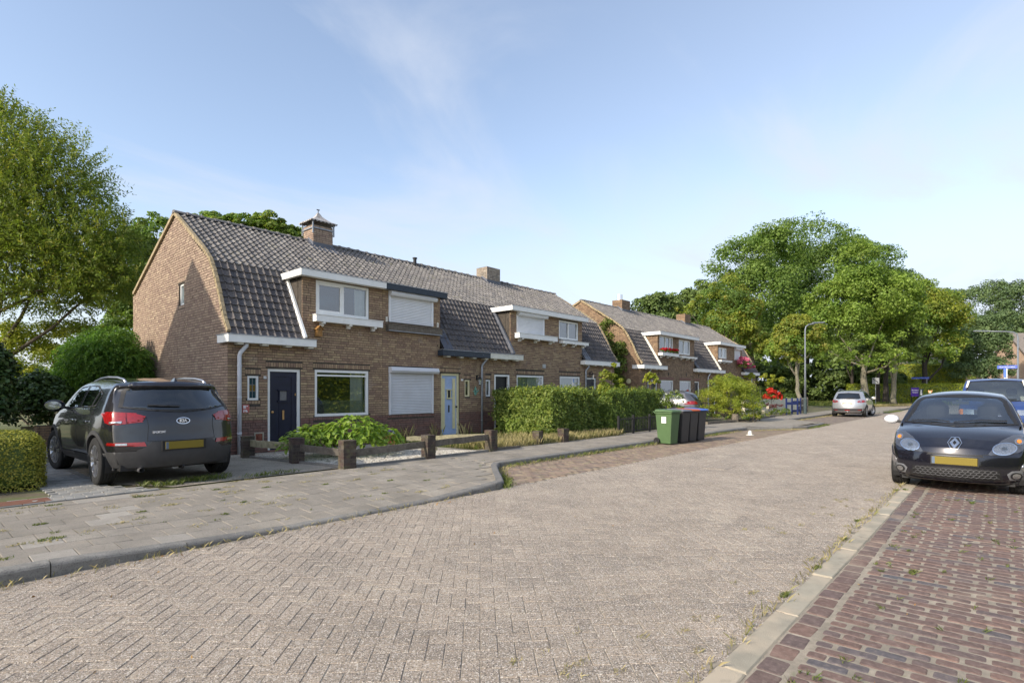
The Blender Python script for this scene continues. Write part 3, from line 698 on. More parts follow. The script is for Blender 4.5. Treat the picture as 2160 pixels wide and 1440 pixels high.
def room(parent,w,u0,u1,z0,z1,depth=2.2,m='interior',back=None):
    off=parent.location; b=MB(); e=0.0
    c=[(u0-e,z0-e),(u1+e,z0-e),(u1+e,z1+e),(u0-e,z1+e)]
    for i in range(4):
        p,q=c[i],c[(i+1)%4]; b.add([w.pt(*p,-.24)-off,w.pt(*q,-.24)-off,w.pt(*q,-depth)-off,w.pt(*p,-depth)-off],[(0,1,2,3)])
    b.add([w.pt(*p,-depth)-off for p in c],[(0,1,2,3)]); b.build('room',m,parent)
def shutter(parent,w,u0,u1,z0,z1,bx0,bx1,bh=0.17,m='shutter_white'):
    off=parent.location; b=MB()
    def bx(a,c,e,f,d0,d1,bb):
        P=[]
        for d in (d1,d0):
            for u,z in ((a,e),(c,e),(c,f),(a,f)): P.append(w.pt(u,z,d)-off)
        bb.add(P,[(0,1,2,3),(7,6,5,4),(0,4,5,1),(1,5,6,2),(2,6,7,3),(3,7,4,0)])
    # sloped-front box
    zb=z1-bh; P=[w.pt(u,z,d)-off for u in (bx0,bx1) for z,d in ((zb,0.0),(zb,0.13),(zb+.06,0.17),(z1,0.13),(z1,0.0))]
    b.add(P,[(0,5,6,1),(1,6,7,2),(2,7,8,3),(3,8,9,4),(0,1,2,3,4),(9,8,7,6,5)])
    o=b.build('roller_shutter',m,parent); g_=MB(); bx(u0,u0+.05,z0,zb,-.01,.045,g_); g_.build('guide_rail',m,o); g_=MB(); bx(u1-.05,u1,z0,zb,-.01,.045,g_); g_.build('guide_rail',m,o)
    sh=MB(); z=z0; k=0
    while z<zb-.005:
        e=min(z+.043,zb); zs=[z,z+.008,z+.022,z+.036,e]; ds=[.004,.014,.018,.014,.004]; V=[]
        for zz,d in zip(zs,ds): V+=[w.pt(u0+.05,min(zz,e),d)-off,w.pt(u1-.05,min(zz,e),d)-off]
        sh.add(V,[(2*i,2*i+1,2*i+3,2*i+2) for i in range(4)],random.random()); z+=.045
    sh.add([w.pt(u,zz,-.001)-off for u,zz in ((u0+.05,z0),(u1-.05,z0),(u1-.05,zb),(u0+.05,zb))],[(0,1,2,3)])
    sh.build('slats',m,o,smooth=False)
    return o
def door(parent,w,u0,u1,z0,z1,leafm,fm='white_paint',style='plank',rec=0.09,label=None):
    off=parent.location; fr=0.065
    def bx(bb,a,c,e,f,d0,d1):
        P=[]
        for d in (d1,d0):
            for u,z in ((a,e),(c,e),(c,f),(a,f)): P.append(w.pt(u,z,-rec+d)-off)
        bb.add(P,[(0,1,2,3),(7,6,5,4),(0,4,5,1),(1,5,6,2),(2,6,7,3),(3,7,4,0)])
    b=MB(); a,c=u0+fr,u1-fr; H=z1-fr-z0
    bx(b,a,c,z0,z1-fr,-.045,0.0)
    if style!='open':
        zz=z0+H*0.66
        for k in (0.0,0.34,0.66): 
            pass
        bx(b,a+.0,a+.13,z0+.12,z1-fr,0,.012); bx(b,c-.13,c,z0+.12,z1-fr,0,.012); bx(b,a,c,z0,z0+.13,0,.012); bx(b,a+.13,c-.13,z1-fr-.12,z1-fr,0,.012)
    o=b.build('door',leafm,parent,label=label)
    f_=MB(); bx(f_,u0,u0+fr,z0,z1,-.03,.05); bx(f_,u1-fr,u1,z0,z1,-.03,.05); bx(f_,u0+fr,u1-fr,z1-fr,z1,-.03,.05); f_.build('door_frame',fm,o)
    s_=MB(); bx(s_,u0-.02,u1+.02,z0-.07,z0-.002,-.05,.16); s_.build('door_sill','plinth_brick' if fm!='cream_paint' else 'grey_box',o)
    mu=(a+c)/2
    if style in('plank','stripe'):
        wz0,wz1=z0+H*.63,z0+H*.75; ww=.085 if style=='plank' else .055
        g_=MB(); bx(g_,mu-ww,mu+ww,wz0,wz1,.013,.016); g_.build('door_window','reflect_grey' if style=='plank' else 'black_door',o)
        t_=MB(); tm=leafm if style=='plank' else 'cream_paint'
        bx(t_,mu-ww-.05,mu+ww+.05,wz1+.01,wz1+.035,.0,.05); bx(t_,mu-ww-.05,mu+ww+.05,wz0-.045,wz0-.01,.0,.045); bx(t_,mu-ww-.02,mu-ww,wz0-.01,wz1+.01,.0,.03); bx(t_,mu+ww,mu+ww+.02,wz0-.01,wz1+.01,.0,.03); t_.build('door_trim',tm,o)
        l_=MB(); bx(l_,mu-.022,mu+.022,z0+H*.38,z0+H*.50,.012,.022); l_.build('letter_slot','brass' if style=='plank' else 'verdi_dark',o)
        if style=='plank':
            k_=MB(); bx(k_,mu-ww-.012,mu-ww+.0,z0+.15,wz0-.05,0.0,.010); k_.build('door_bead',leafm,o)
            h_=MB(); p=w.pt(a+.07,z0+H*.48,-rec+.04)-off; h_.lathe([(0.008,0),(0.028,.004),(.03,.02),(.012,.03)],c=p,axis='y',n=12); h_.build('handle','brass',o)
            h_=MB(); bx(h_,c-.05,c-.03,z0+H*.69,z0+H*.72,.012,.03); h_.build('bell_push','brass',o)
        else:
            cr=MB(); bx(cr,a+.03,a+.15,z0+.18,z1-fr-.09,.013,.018); bx(cr,c-.17,c-.05,z0+.18,z1-fr-.09,.013,.018); cr.build('painted_panel','cream_paint',o)
            h_=MB(); p=w.pt(c-.035,z0+H*.47,-rec+.04)-off; h_.lathe([(0.01,0.02),(0.03,.0),(.03,-.03),(.012,-.04)],c=p,axis='y',n=12); h_.build('handle','black_metal',o)
    return o
def bx_world(b,x0,x1,y0,y1,z0,z1,off,**k): b.box(x0-off.x,x1-off.x,y0-off.y,y1-off.y,z0-off.z,z1-off.z,**k)
MATS['pane_frost']=None
def _frost():
    m=bpy.data.materials.new('pane_frost'); m.use_nodes=True; t=m.node_tree; t.nodes.clear(); o=N(t,'ShaderNodeOutputMaterial')
    a=N(t,'ShaderNodeBsdfTransparent'); d=N(t,'ShaderNodeBsdfDiffuse'); d.inputs[0].default_value=(0.40,0.44,0.36,1); x=N(t,'ShaderNodeMixShader'); x.inputs[0].default_value=0.45
    t.links.new(a.outputs[0],x.inputs[1]); t.links.new(d.outputs[0],x.inputs[2]); t.links.new(x.outputs[0],o.inputs[0]); return m
MATS['pane_frost']=_frost()
mat('reflect_grey',[(0.16,0.16,0.16)],rough=0.3,var=0.2,vs=60); mat('verdi_dark',[(0.05,0.045,0.02)],rough=0.5,var=0.2)
# --- tiles
def roof_pt(s):
    """s = distance up the slope from the eave"""
    l1=math.hypot(BRK[0]-EAVE[0],BRK[1]-EAVE[1]); l2=math.hypot(RIDGE[0]-BRK[0],RIDGE[1]-BRK[1])
    if s<l1: t=s/l1; return EAVE[0]+(BRK[0]-EAVE[0])*t,EAVE[1]+(BRK[1]-EAVE[1])*t,math.atan2(BRK[1]-EAVE[1],BRK[0]-EAVE[0])
    t=(s-l1)/l2; return BRK[0]+(RIDGE[0]-BRK[0])*t,BRK[1]+(RIDGE[1]-BRK[1])*t,math.atan2(RIDGE[1]-BRK[1],RIDGE[0]-BRK[0])
L1=math.hypot(BRK[0]-EAVE[0],BRK[1]-EAVE[1]); L2=math.hypot(RIDGE[0]-BRK[0],RIDGE[1]-BRK[1])
TW=0.169; NR1,NR2=10,14; G1=L1/NR1; G2=L2/NR2
def tile_shape(gauge,curve):
    xs=[0,.04,.09,.125,.14,.153,.169]; 
    hs_=[.010,.0,.002,.012,.038,.046,.018] if not curve else [.016,.0,.003,.018,.040,.046,.022]
    ln=gauge+.05; V=[];F=[]
    for y,dz in ((0,.040),(ln,.004)):
        for i,(x,h) in enumerate(zip(xs,hs_)):
            yy=y-(0.018*math.sin(math.pi*x/.169) if (curve and y==0) else 0)
            V.append((x,yy,h+dz))
    for x,h in zip(xs,hs_): 
        yy=-(0.018*math.sin(math.pi*x/.169) if curve else 0); V.append((x,yy+.004,h+.006))
    n=len(xs)
    for i in range(n-1): F.append((i,i+1,n+i+1,n+i)); F.append((2*n+i,2*n+i+1,i+1,i))
    F.append((0,n,2*n)); 
    F.append((n-1,3*n-1,2*n-1))
    b=MB(); b.add(V,F); return b
def tiles(parent,hx0,hx1,dorm,nind,far=False):
    """dorm=(x0,x1): opening for the dormer in the steep part"""
    off=parent.location; lst=[]
    ncol=int(round((hx1-hx0)/TW)); tw=(hx1-hx0)/ncol
    rd=random.Random(int(hx0*10))
    for r in range(NR1+NR2):
        s=r*G1 if r<NR1 else L1+(r-NR1)*G2
        y,z,a=roof_pt(s+1e-4)
        for c in range(ncol):
            x=hx0+c*tw
            if z<4.28 and dorm[0]-.03<x+tw/2<dorm[1]+.03: continue
            lst.append((x,y,z,a,r))
    tm={}
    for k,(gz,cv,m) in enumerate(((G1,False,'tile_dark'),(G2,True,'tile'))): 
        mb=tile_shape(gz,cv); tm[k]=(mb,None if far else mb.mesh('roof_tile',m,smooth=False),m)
    lst.sort(key=lambda t:(Vector(t[:3])-CAMP).length)
    jb={0:MB(),1:MB()}
    for i,(x,y,z,a,r) in enumerate(lst):
        k=0 if r<NR1 else 1; mb,me,m=tm[k]; nrm=Vector((0,-math.sin(a),math.cos(a))); p=Vector((x,y,z))+nrm*.012-off
        ja=rd.gauss(0,.006); jt=rd.gauss(0,.010)
        if i<nind:
            o=bpy.data.objects.new('roof_tile',me); COL.objects.link(o); o.parent=parent; o.location=p; o.rotation_euler=(a+jt,ja,0)
        else:
            ca,sa=math.cos(a+jt),math.sin(a+jt)
            jb[k].add([(p.x+v[0],p.y+v[1]*ca-v[2]*sa,p.z+v[1]*sa+v[2]*ca) for v in mb.v],mb.f,rd.random())
    for k in jb:
        if jb[k].v: jb[k].build('roof_tiles',tm[k][2],parent,kind='stuff')
def _bricktex():
    m=bpy.data.materials.new('brick_far'); m.use_nodes=True; t=m.node_tree; b=t.nodes['Principled BSDF']; L=t.links.new
    g=N(t,'ShaderNodeNewGeometry'); s=N(t,'ShaderNodeSeparateXYZ'); L(g.outputs['Position'],s.inputs[0]); a=N(t,'ShaderNodeMath',operation='ADD'); L(s.outputs[0],a.inputs[0]); L(s.outputs[1],a.inputs[1])
    c=N(t,'ShaderNodeCombineXYZ'); L(a.outputs[0],c.inputs[0]); L(s.outputs[2],c.inputs[1])
    br=N(t,'ShaderNodeTexBrick'); br.inputs['Scale'].default_value=1; br.inputs['Brick Width'].default_value=.2; br.inputs['Row Height'].default_value=.0625; br.inputs['Mortar Size'].default_value=.007; br.inputs['Mortar Smooth'].default_value=.2
    br.inputs['Color1'].default_value=(0.30,0.20,0.115,1); br.inputs['Color2'].default_value=(0.19,0.12,0.075,1); br.inputs['Mortar'].default_value=(0.10,0.08,0.06,1); L(c.outputs[0],br.inputs['Vector'])
    n=N(t,'ShaderNodeTexNoise'); n.inputs['Scale'].default_value=9; n.inputs['Detail'].default_value=6; L(g.outputs['Position'],n.inputs['Vector'])
    r=N(t,'ShaderNodeMapRange'); r.inputs[1].default_value=.3; r.inputs[2].default_value=.7; r.inputs[3].default_value=.7; r.inputs[4].default_value=1.3; L(n.outputs[0],r.inputs[0])
    v=N(t,'ShaderNodeVectorMath',operation='SCALE'); L(br.outputs[0],v.inputs[0]); L(r.outputs[0],v.inputs['Scale']); L(v.outputs[0],b.inputs['Base Color'])
    bp=N(t,'ShaderNodeBump'); bp.inputs['Distance'].default_value=.01; bp.inputs['Strength'].default_value=.8; bp.invert=True; L(br.outputs['Fac'],bp.inputs['Height']); L(bp.outputs[0],b.inputs['Normal'])
    b.inputs['Roughness'].default_value=.9; return m
MATS['brick_far']=_bricktex()
def slope_y(z): # y on the steep roof at height z
    return EAVE[0]+(z-EAVE[1])*(BRK[0]-EAVE[0])/(BRK[1]-EAVE[1])
def house(name,label,X0,X1,dorm,opens,gable=None,far=False,nb=300,nt_=300,seed=1,gwin=None,eaves=(),dfas=(),group='terraced houses along the street'):
    """dorm=(a,b): stretch of facade carried up as a dormer inside this house"""
    h=thing(name,label,'house',((X0+X1)/2,YF+3.4,0.0),0,group); off=h.location
    a,b_=dorm; zt=2.66; zd=4.33
    out=[(X0,0.06),(X1,0.06)]
    if b_>=X1-1e-6: out+=[(X1,zd)]
    else: out+=[(X1,zt),(b_,zt),(b_,zd)]
    if a<=X0+1e-6: out+=[(X0,zd)]
    else: out+=[(a,zd),(a,zt),(X0,zt)]
    holes=[];extra=[]
    for o in opens:
        u0,u1,z0,z1=o['r']; 
        if o.get('surface'): extra.append((u0,u1,z0,z1)); 
        else: holes.append((u0,u1,z0,z1))
    w=Wall((0,YF,0),(1,0,0),out,holes,'brick',extra)
    # lintels and sills
    lin=[]
    for o in opens:
        u0,u1,z0,z1=o['r']
        if o.get('lintel',True) and z1<2.3: lin.append(('b',u0-.05,u1+.05,z1+.045,z1+.15)); 
        if o.get('sill')=='brick': lin.append(('p',u0-.04,u1+.06,z0-.085,z0-.01))
        if o.get('sill')=='b': lin.append(('b',u0-.04,u1+.04,z0-.085,z0-.01))
    w.extra=w.extra+[(l[1],l[2],l[3]-.004,l[4]) for l in lin]
    if not far:
        w.core(h); w.lay(plinth=0.86,seed=seed)
        for l in lin: w.soldier(l[1],l[2],l[3],l[4]-.006,k=l[0])
    else:
        w.core(h,m='brick_far',d=0.0)
        b=MB()
        for l in lin: bx_world(b,l[1],l[2],YF-.012,YF+.01,l[3],l[4],off)
        if b.v: b.build('lintel','plinth_brick',h,kind='stuff')
        b=MB(); bx_world(b,X0+.01,X1-.01,YF-.006,YF+.01,.06,.80,off)
    walls=[w]
    def cheek(x,sgn):
        if sgn<0: ww=Wall((x,0,0),(0,-1,0),[(-slope_y(zd),zd),(-slope_y(2.85),2.85),(-YF,2.85),(-YF,zd)],[],'brick')
        else: ww=Wall((x,0,0),(0,1,0),[(YF,2.85),(slope_y(2.85),2.85),(slope_y(zd),zd),(YF,zd)],[],'brick')
        ww.core(h,m='brick_far' if far else 'mortar',d=0.0 if far else -.010,t=.1)
        if not far: ww.lay(seed=seed+3,zmin=2.85)
        walls.append(ww)
    if a>X0+1e-6: cheek(a,-1)
    if b_<X1-1e-6: cheek(b_,1)
    prof=[(YF,0.06),(YF,2.72),(12.86,3.05),(13.11,3.56),(13.42,4.10),(13.66,4.44),(14.0,4.69),(14.75,5.17),(RIDGE[0],RIDGE[1]-.02),(YB,4.40),(YB,0.06)]
    for side in (gable or ''):
        if side=='l':
            gh=[( -gwin[1],-gwin[0],gwin[2],gwin[3])] if gwin else []
            gw=Wall((X0,0,0),(0,-1,0),[(-y,z) for y,z in prof][::-1],gh,'brick_warm' if not far else 'brick_far')
            if gh: gw.extra=[(gh[0][0]-.06,gh[0][1]+.06,gh[0][3]+.03,gh[0][3]+.15),(gh[0][0]-.05,gh[0][1]+.05,gh[0][2]-.09,gh[0][2])]
            gw.core(h,'gable_wall','brick_far' if far else 'mortar',d=0.0 if far else -.010)
            if not far:
                gw.lay(plinth=0.86,seed=seed+9)
                g0=gh[0]; gw.soldier(g0[0]-.06,g0[1]+.06,g0[3]+.04,g0[3]+.145); gw.soldier(g0[0]-.05,g0[1]+.05,g0[2]-.085,g0[2]-.01)
                walls.append(gw)
            if gh: window(h,gw,gh[0][0],gh[0][1],gh[0][2],gh[0][3],fr=.05,rec=.09,name='gable_window',curt=[(gh[0][0]+.05,gh[0][1]-.05,gh[0][3]-.05,gh[0][2]+.05,'curtain_white',.05)])
            if gh: room(h,gw,*gh[0],depth=.8)
        else:
            gw=Wall((X1,0,0),(0,1,0),prof,[],'brick_far'); gw.core(h,'gable_wall','brick_far',d=0.0)
    if not far: build_bricks(walls,h,nb,seed)
    # rear wall, party wall, roof boarding
    b=MB(); bx_world(b,X0+.02,X1-.02,YB-.2,YB,0.06,4.38,off); b.build('rear_wall','brick_far',h)
    b=MB()
    def strip(x0,x1,pts):
        for p,q in zip(pts[:-1],pts[1:]): b.add([Vector((x0,p[0],p[1]))-off,Vector((x1,p[0],p[1]))-off,Vector((x1,q[0],q[1]))-off,Vector((x0,q[0],q[1]))-off],[(0,1,2,3)])
    strip(X0,X1,[BRK,RIDGE,REAR]); 
    if a>X0: strip(X0,a,[(12.62,2.70),EAVE,BRK])
    if b_<X1: strip(b_,X1,[(12.62,2.70),EAVE,BRK])
    strip(a,b_,[(slope_y(4.30),4.30),BRK])
    b.build('roof_boarding','roofing',h)
    b=MB(); strip(max(a,X0)-(.0 if a<=X0 else .14),min(b_,X1)+(.0 if b_>=X1 else .14),[(12.50,4.452),(13.60,4.462)]); b.build('dormer_roof','zinc',h)
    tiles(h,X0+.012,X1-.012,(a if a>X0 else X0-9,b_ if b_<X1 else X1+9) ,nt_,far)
    # party wall inside
    b=MB(); bx_world(b,X1-.14,X1-.02,YF+.25,YB-.2,.06,2.6,off); bx_world(b,X0+.15,X1-.15,YF+.25,YB-.2,2.62,2.70,off); b.build('interior_wall','interior',h)
    # openings
    for o in opens:
        u0,u1,z0,z1=o['r']; k=o['k']
        if k=='win':
            window(h,w,u0,u1,z0,z1,fm=o.get('fm','white_paint'),fr=o.get('fr',.065),mull=o.get('mull',()),casement=o.get('case'),film=o.get('film'),curt=o.get('curt'),top_bar=o.get('tb'),rec=o.get('rec',.07))
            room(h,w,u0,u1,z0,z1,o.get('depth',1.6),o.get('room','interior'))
        elif k=='glass':
            ww=window(h,w,u0,u1,z0,z1,fm=o.get('fm','white_paint'),fr=.045,rec=.07); room(h,w,u0,u1,z0,z1,.5)
            if o.get('stained'):
                cb=MB(); zz=[z0+.045,z0+.045+(z1-z0-.09)/3,z0+.045+2*(z1-z0-.09)/3,z1-.045]
                for i in range(3):
                    for j in range(2):
                        ua=u0+.05+j*(u1-u0-.10)/2; ub=ua+(u1-u0-.10)/2
                        pb=MB(); pb.add([w.pt(u,z,-.055)-off for u,z in ((ua+.004,zz[i]+.004),(ub-.004,zz[i]+.004),(ub-.004,zz[i+1]-.004),(ua+.004,zz[i+1]-.004))],[(0,1,2,3)]); pb.build('stained_pane','stained_glass_amber' if i==1 else 'stained_glass_teal',ww)
                for z in zz[1:3]: cb.bar(w.pt(u0+.05,z,-.05)-off,w.pt(u1-.05,z,-.05)-off,.008,.008)
                cb.bar(w.pt((u0+u1)/2,z0+.05,-.05)-off,w.pt((u0+u1)/2,z1-.05,-.05)-off,.008,.008); cb.build('lead_came','lead_came',ww)
        elif k=='shut':
            shutter(h,w,u0,u1,z0,z1,o['bx'][0],o['bx'][1],o.get('bh',.16),o.get('m','shutter_white')); 
            if o.get('back',True): room(h,w,u0,u1,z0,z1,.4)
        elif k=='door':
            if o.get('open'):
                f_=MB()
                for (p,q,e,f) in ((u0,u0+.06,z0,z1),(u1-.06,u1,z0,z1),(u0+.06,u1-.06,z1-.06,z1)): bx_world(f_,p,q,YF-.0,YF+.07,e,f,off)
                fo=f_.build('door_frame','white_paint',h); room(h,w,u0,u1,z0,z1,1.5,'black_door')
                d_=MB(); bx_world(d_,u0+.06,u1-.06,YF+.10,YF+.14,z0,z1-.06,off); d_.build('door','black_door',h)
            else: door(h,w,u0,u1,z0,z1,o['m'],o.get('fm','white_paint'),o.get('style','plank'),label=o.get('label')); room(h,w,u0,u1,z0,z1,.5)
    # eaves boards: (x0,x1,material,left return,right return)
    for (x0,x1,m,lr,rr) in eaves:
        b=MB(); bx_world(b,x0,x1,12.47,12.715,2.575,2.745,off)
        if lr: bx_world(b,x0-.0,X0-.004,12.716,13.10,2.575,2.745,off)
        if rr: bx_world(b,X1+.004,x1,12.716,13.10,2.575,2.745,off)
        g_=b.build('eaves_board',m,h,bevel=.004)
        b=MB(); bx_world(b,x0-.012,x1+.012,12.455,12.60,2.746,2.762,off); 
        if lr: bx_world(b,x0-.012,X0-.004,12.601,13.13,2.746,2.762,off)
        b.build('gutter_lip','zinc',h)
        x=x0+.28
        while x<x1-.1:
            b=MB(); bx_world(b,x-.07,x+.07,12.52,12.712,2.535,2.574,off); b.build('eaves_bracket','off_white',h); x+=.55
    for (x0,x1,m,lr,rr) in dfas:
        b=MB(); bx_world(b,x0,x1,12.50,12.64,4.29,4.45,off)
        if lr: bx_world(b,x0,x0+.1,12.641,13.62,4.29,4.45,off)
        if rr: bx_world(b,x1-.1,x1,12.641,13.62,4.29,4.45,off)
        b.build('dormer_fascia',m,h,bevel=.004)
        b=MB(); bx_world(b,x0+.01,x1-.01,12.641,12.72,4.30,4.32,off); b.build('dormer_soffit','off_white',h)
        b=MB(); bx_world(b,x0-.012,x1+.012,12.49,12.56,4.451,4.466,off); b.build('roof_edge_trim','zinc',h)
    return h,w
def ledge(h,x0,x1,z0,z1,m='white_paint',brk=3,dep=.20,name='flower_box'):
    off=h.location; b=MB(); bx_world(b,x0,x1,YF-dep,YF-.004,z0,z1-.02,off); bx_world(b,x0-.015,x1+.015,YF-dep-.015,YF-.004,z1-.018,z1,off); o=b.build(name,m,h,bevel=.004)
    for i in range(brk):
        x=x0+.22+(x1-x0-.44)*i/max(1,brk-1); b=MB()
        P=[(YF-.004,z0-.11),(YF-.09,z0-.10),(YF-.10,z0-.06),(YF-dep+.02,z0-.045),(YF-dep+.01,z0-.002),(YF-.004,z0-.002)]
        V=[Vector((xx,y,z))-off for xx in (x-.04,x+.04) for y,z in P]; n=6
        b.add(V,[tuple(range(n-1,-1,-1)),tuple(range(n,2*n))]+[(i_,(i_+1)%n,n+(i_+1)%n,n+i_) for i_ in range(n)]); b.build('bracket',m,o)
    return o
def downpipe(h,x,m='zinc',ztop=2.56,r=.036,dx=.12):
    off=h.location; b=MB(); y=YF-.055
    b.tube([Vector(p)-off for p in ((x+dx,12.58,ztop),(x+dx,12.58,ztop-.04),(x+.02,y,ztop-.20),(x,y,ztop-.28),(x,y,.10))],r,10)
    o=b.build('downpipe',m,h,smooth=True)
    for z in (.55,1.35,2.05):
        c=MB(); c.lathe([(r+.006,0),(r+.006,.035)],c=Vector((x,y,z))-off,n=12); c.build('pipe_clip',m,o)
def lamp_wall(h,x,z):
    off=h.location; b=MB(); b.box(x-.03-off.x,x+.03-off.x,YF-.02-off.y,YF-off.y,z+.05,z+.2); b.tube([Vector((x,YF-.02,z+.15))-off,Vector((x,YF-.10,z+.22))-off,Vector((x,YF-.14,z+.14))-off],.01,6)
    c=Vector((x,YF-.14,0))-off; b.lathe([(.01,z+.15),(.075,z+.09),(.075,z+.075)],c=c,n=6); b.lathe([(.045,z-.11),(.03,z-.13)],c=c,n=6); o=b.build('wall_lantern','black_metal',h)
    g_=MB(); g_.lathe([(.062,z+.073),(.04,z-.108)],c=c,n=6); g_.build('lantern_glass','lamp_glass',o)
def ridge(h,x0,x1,skip=()):
    off=h.location; n=max(1,int(round((x1-x0)/.33))); st=(x1-x0)/n; me=None
    for i in range(n):
        x=x0+i*st
        if any(a<x+st/2<c for a,c in skip): continue
        if me is None:
            b=MB(); V=[];F=[]; K=8
            for xx,r in ((0,.105),(st-.04,.10),(st-.035,.122),(st+.02,.125)):
                for k in range(K+1):
                    t=math.pi*k/K; V.append((xx,-r*math.cos(t),r*.8*math.sin(t)))
            for j in range(3):
                for k in range(K): F.append((j*(K+1)+k,(j+1)*(K+1)+k,(j+1)*(K+1)+k+1,j*(K+1)+k+1))
            F.append(tuple(range(K+1))); b.add(V,F); me=b.mesh('ridge_tile','tile')
        o=bpy.data.objects.new('ridge_tile',me); COL.objects.link(o); o.parent=h; o.location=Vector((x,RIDGE[0],RIDGE[1]+.02+random.gauss(0,.004)))-off; o.rotation_euler=(random.gauss(0,.02),random.gauss(0,.008),0)
def verge(h,x,sgn):
    off=h.location; b=MB(); P=[(12.60,2.80),(12.84,3.13),(13.08,3.64),(13.38,4.18),(13.64,4.53),(14.0,4.80),(14.75,5.28),RIDGE]
    P=[(p[0],p[1]+.03) for p in P]
    for p,q in zip(P[:-1],P[1:]):
        n=4
        for i in range(n):
            a=[p[k]+(q[k]-p[k])*i/n for k in (0,1)]; c=[p[k]+(q[k]-p[k])*(i+1)/n for k in (0,1)]; j=random.gauss(0,.006)
            b.bar(Vector((x,a[0],a[1]+j))-off,Vector((x,c[0]+.01,c[1]+j+.01))-off,.075,.085+random.gauss(0,.008),random.random(),up=(0,-1,1))
    b.bar(Vector((x,RIDGE[0],RIDGE[1]+.05))-off,Vector((x,REAR[0],REAR[1]+.05))-off,.075,.09)
    b.build('verge_mortar','verge',h)
def chimney(h,x0,x1,y0,y1,zt,cap,m='brick_warm',nb=0,flash_z=6.05):
    off=h.location; b=MB(); rd=random.Random(int(x0*7)); z=5.55; bm='brick_far' if nb<0 else 'mortar'
    b.box(x0-off.x+.006,x1-off.x-.006,y0-off.y+.006,y1-off.y-.006,5.3,zt-.005); c=b.build('chimney',bm,h)
    if nb>=0:
        b=MB(); k=0
        while z<zt-.04:
            for (p,q,u) in (((x0,y0),(x1,y0),0),((x1,y0),(x1,y1),0),((x1,y1),(x0,y1),0),((x0,y1),(x0,y0),0)):
                P=Vector((*p,0));Q=Vector((*q,0)); L_=(Q-P).length; d=(Q-P).normalized(); n=Vector((d.y,-d.x,0)); s=0.0 if k%2 else 0.0
                s=0; first=True
                while s<L_-.01:
                    ln=.1 if (first and k%2) else (.21 if rd.random()<.8 else .1); first=False; e=min(s+ln,L_)
                    j=rd.gauss(0,.002)
                    V=[P+d*(s+.004)+n*j+Vector((0,0,z)),P+d*(e-.004)+n*j+Vector((0,0,z)),P+d*(e-.004)+n*j+Vector((0,0,z+.052)),P+d*(s+.004)+n*j+Vector((0,0,z+.052))]
                    V=[v-off for v in V]; W_=[v-n*.02 for v in V]
                    b.add(V+W_,[(0,1,2,3),(4,5,1,0),(5,6,2,1),(6,7,3,2),(7,4,0,3)],rd.random()); s=e+.003
            z+=.0625;k+=1
        b.build('chimney_bricks',m,c,kind='stuff')
    b=MB(); V=[]
    # lead apron round the foot
    fy=y0-.02; zf=BRK[1]+(fy-BRK[0])*(RIDGE[1]-BRK[1])/(RIDGE[0]-BRK[0])
    b.box(x0-.012-off.x,x1+.012-off.x,y0-.014-off.y,y0-.003-off.y,zf-.1,zf+.20); 
    yy=fy-.28; zz=BRK[1]+(yy-BRK[0])*(RIDGE[1]-BRK[1])/(RIDGE[0]-BRK[0])
    b.add([Vector(p)-off for p in ((x0-.12,fy,zf+.075),(x1+.12,fy,zf+.075),(x1+.2,yy,zz+.075),(x0-.05,yy,zz+.075))],[(0,1,2,3)])
    P=[(y0-.02,zf-.05),(y0-.02,zf+.20),(RIDGE[0],RIDGE[1]+.18),(RIDGE[0],RIDGE[1]-.1)]
    for xx in (x0-.010,x1+.010):
        b.add([Vector((xx,p[0],p[1]))-off for p in P],[(0,1,2,3)])
    for xx in (x0-.11,x1+.01):
        b.add([Vector(p)-off for p in ((xx,fy,zf+.08),(xx+.10,fy,zf+.08),(xx+.10,RIDGE[0],RIDGE[1]+.12),(xx,RIDGE[0],RIDGE[1]+.12))],[(0,1,2,3)])
    b.build('lead_flashing','lead',c)
    return c
# ---------------- the near block of four
H1,w1=house('terraced_house','end terrace brick house nearest the camera with navy door, large window and bare brick gable',4.87,8.92,(6.60,8.92),[
  dict(k='glass',r=(5.30,5.55,1.30,1.85),stained=True,sill='b'),
  dict(k='door',r=(5.76,6.56,0.13,2.03),m='navy_door'),
  dict(k='win',r=(6.93,8.48,0.87,2.04),sill='brick',tb=1.90,film=1.27,room='interior',depth=2.6,curt=[(8.02,8.42,1.98,.93,'curtain_white',.10)]),
  dict(k='win',r=(6.96,8.49,3.43,4.27),lintel=False,mull=(7.72,),case=[(7.02,7.69)],curt=[(8.12,8.44,4.2,3.48,'curtain_white',.08)])],
  gable='l',nb=300,nt_=300,seed=11,gwin=(15.47,15.84,3.70,4.25),
  eaves=[(4.79,6.84,'white_paint',True,False)],dfas=[(6.46,8.905,'white_paint',True,False)])
H2,w2=house('terraced_house','second brick house, closed white roller shutters and pale blue and cream striped door',8.92,12.95,(8.92,11.0),[
  dict(k='shut',r=(9.13,10.71,.85,2.18),bx=(9.12,10.84),bh=.16,m='shutter_grey',sill='brick',lintel=False),
  dict(k='door',r=(11.04,11.80,.16,2.05),m='blue_door',fm='cream_paint',style='stripe',label='pale blue door with cream stripes and cream frame'),
  dict(k='glass',r=(12.03,12.25,1.33,1.86),fm='cream_paint'),
  dict(k='shut',r=(9.12,10.70,3.43,4.29),bx=(9.12,10.78),bh=.13,lintel=False)],
  nb=300,nt_=300,seed=23,eaves=[(10.90,12.95,'dark_fascia',False,False)],dfas=[(8.915,11.10,'dark_fascia',False,True)])
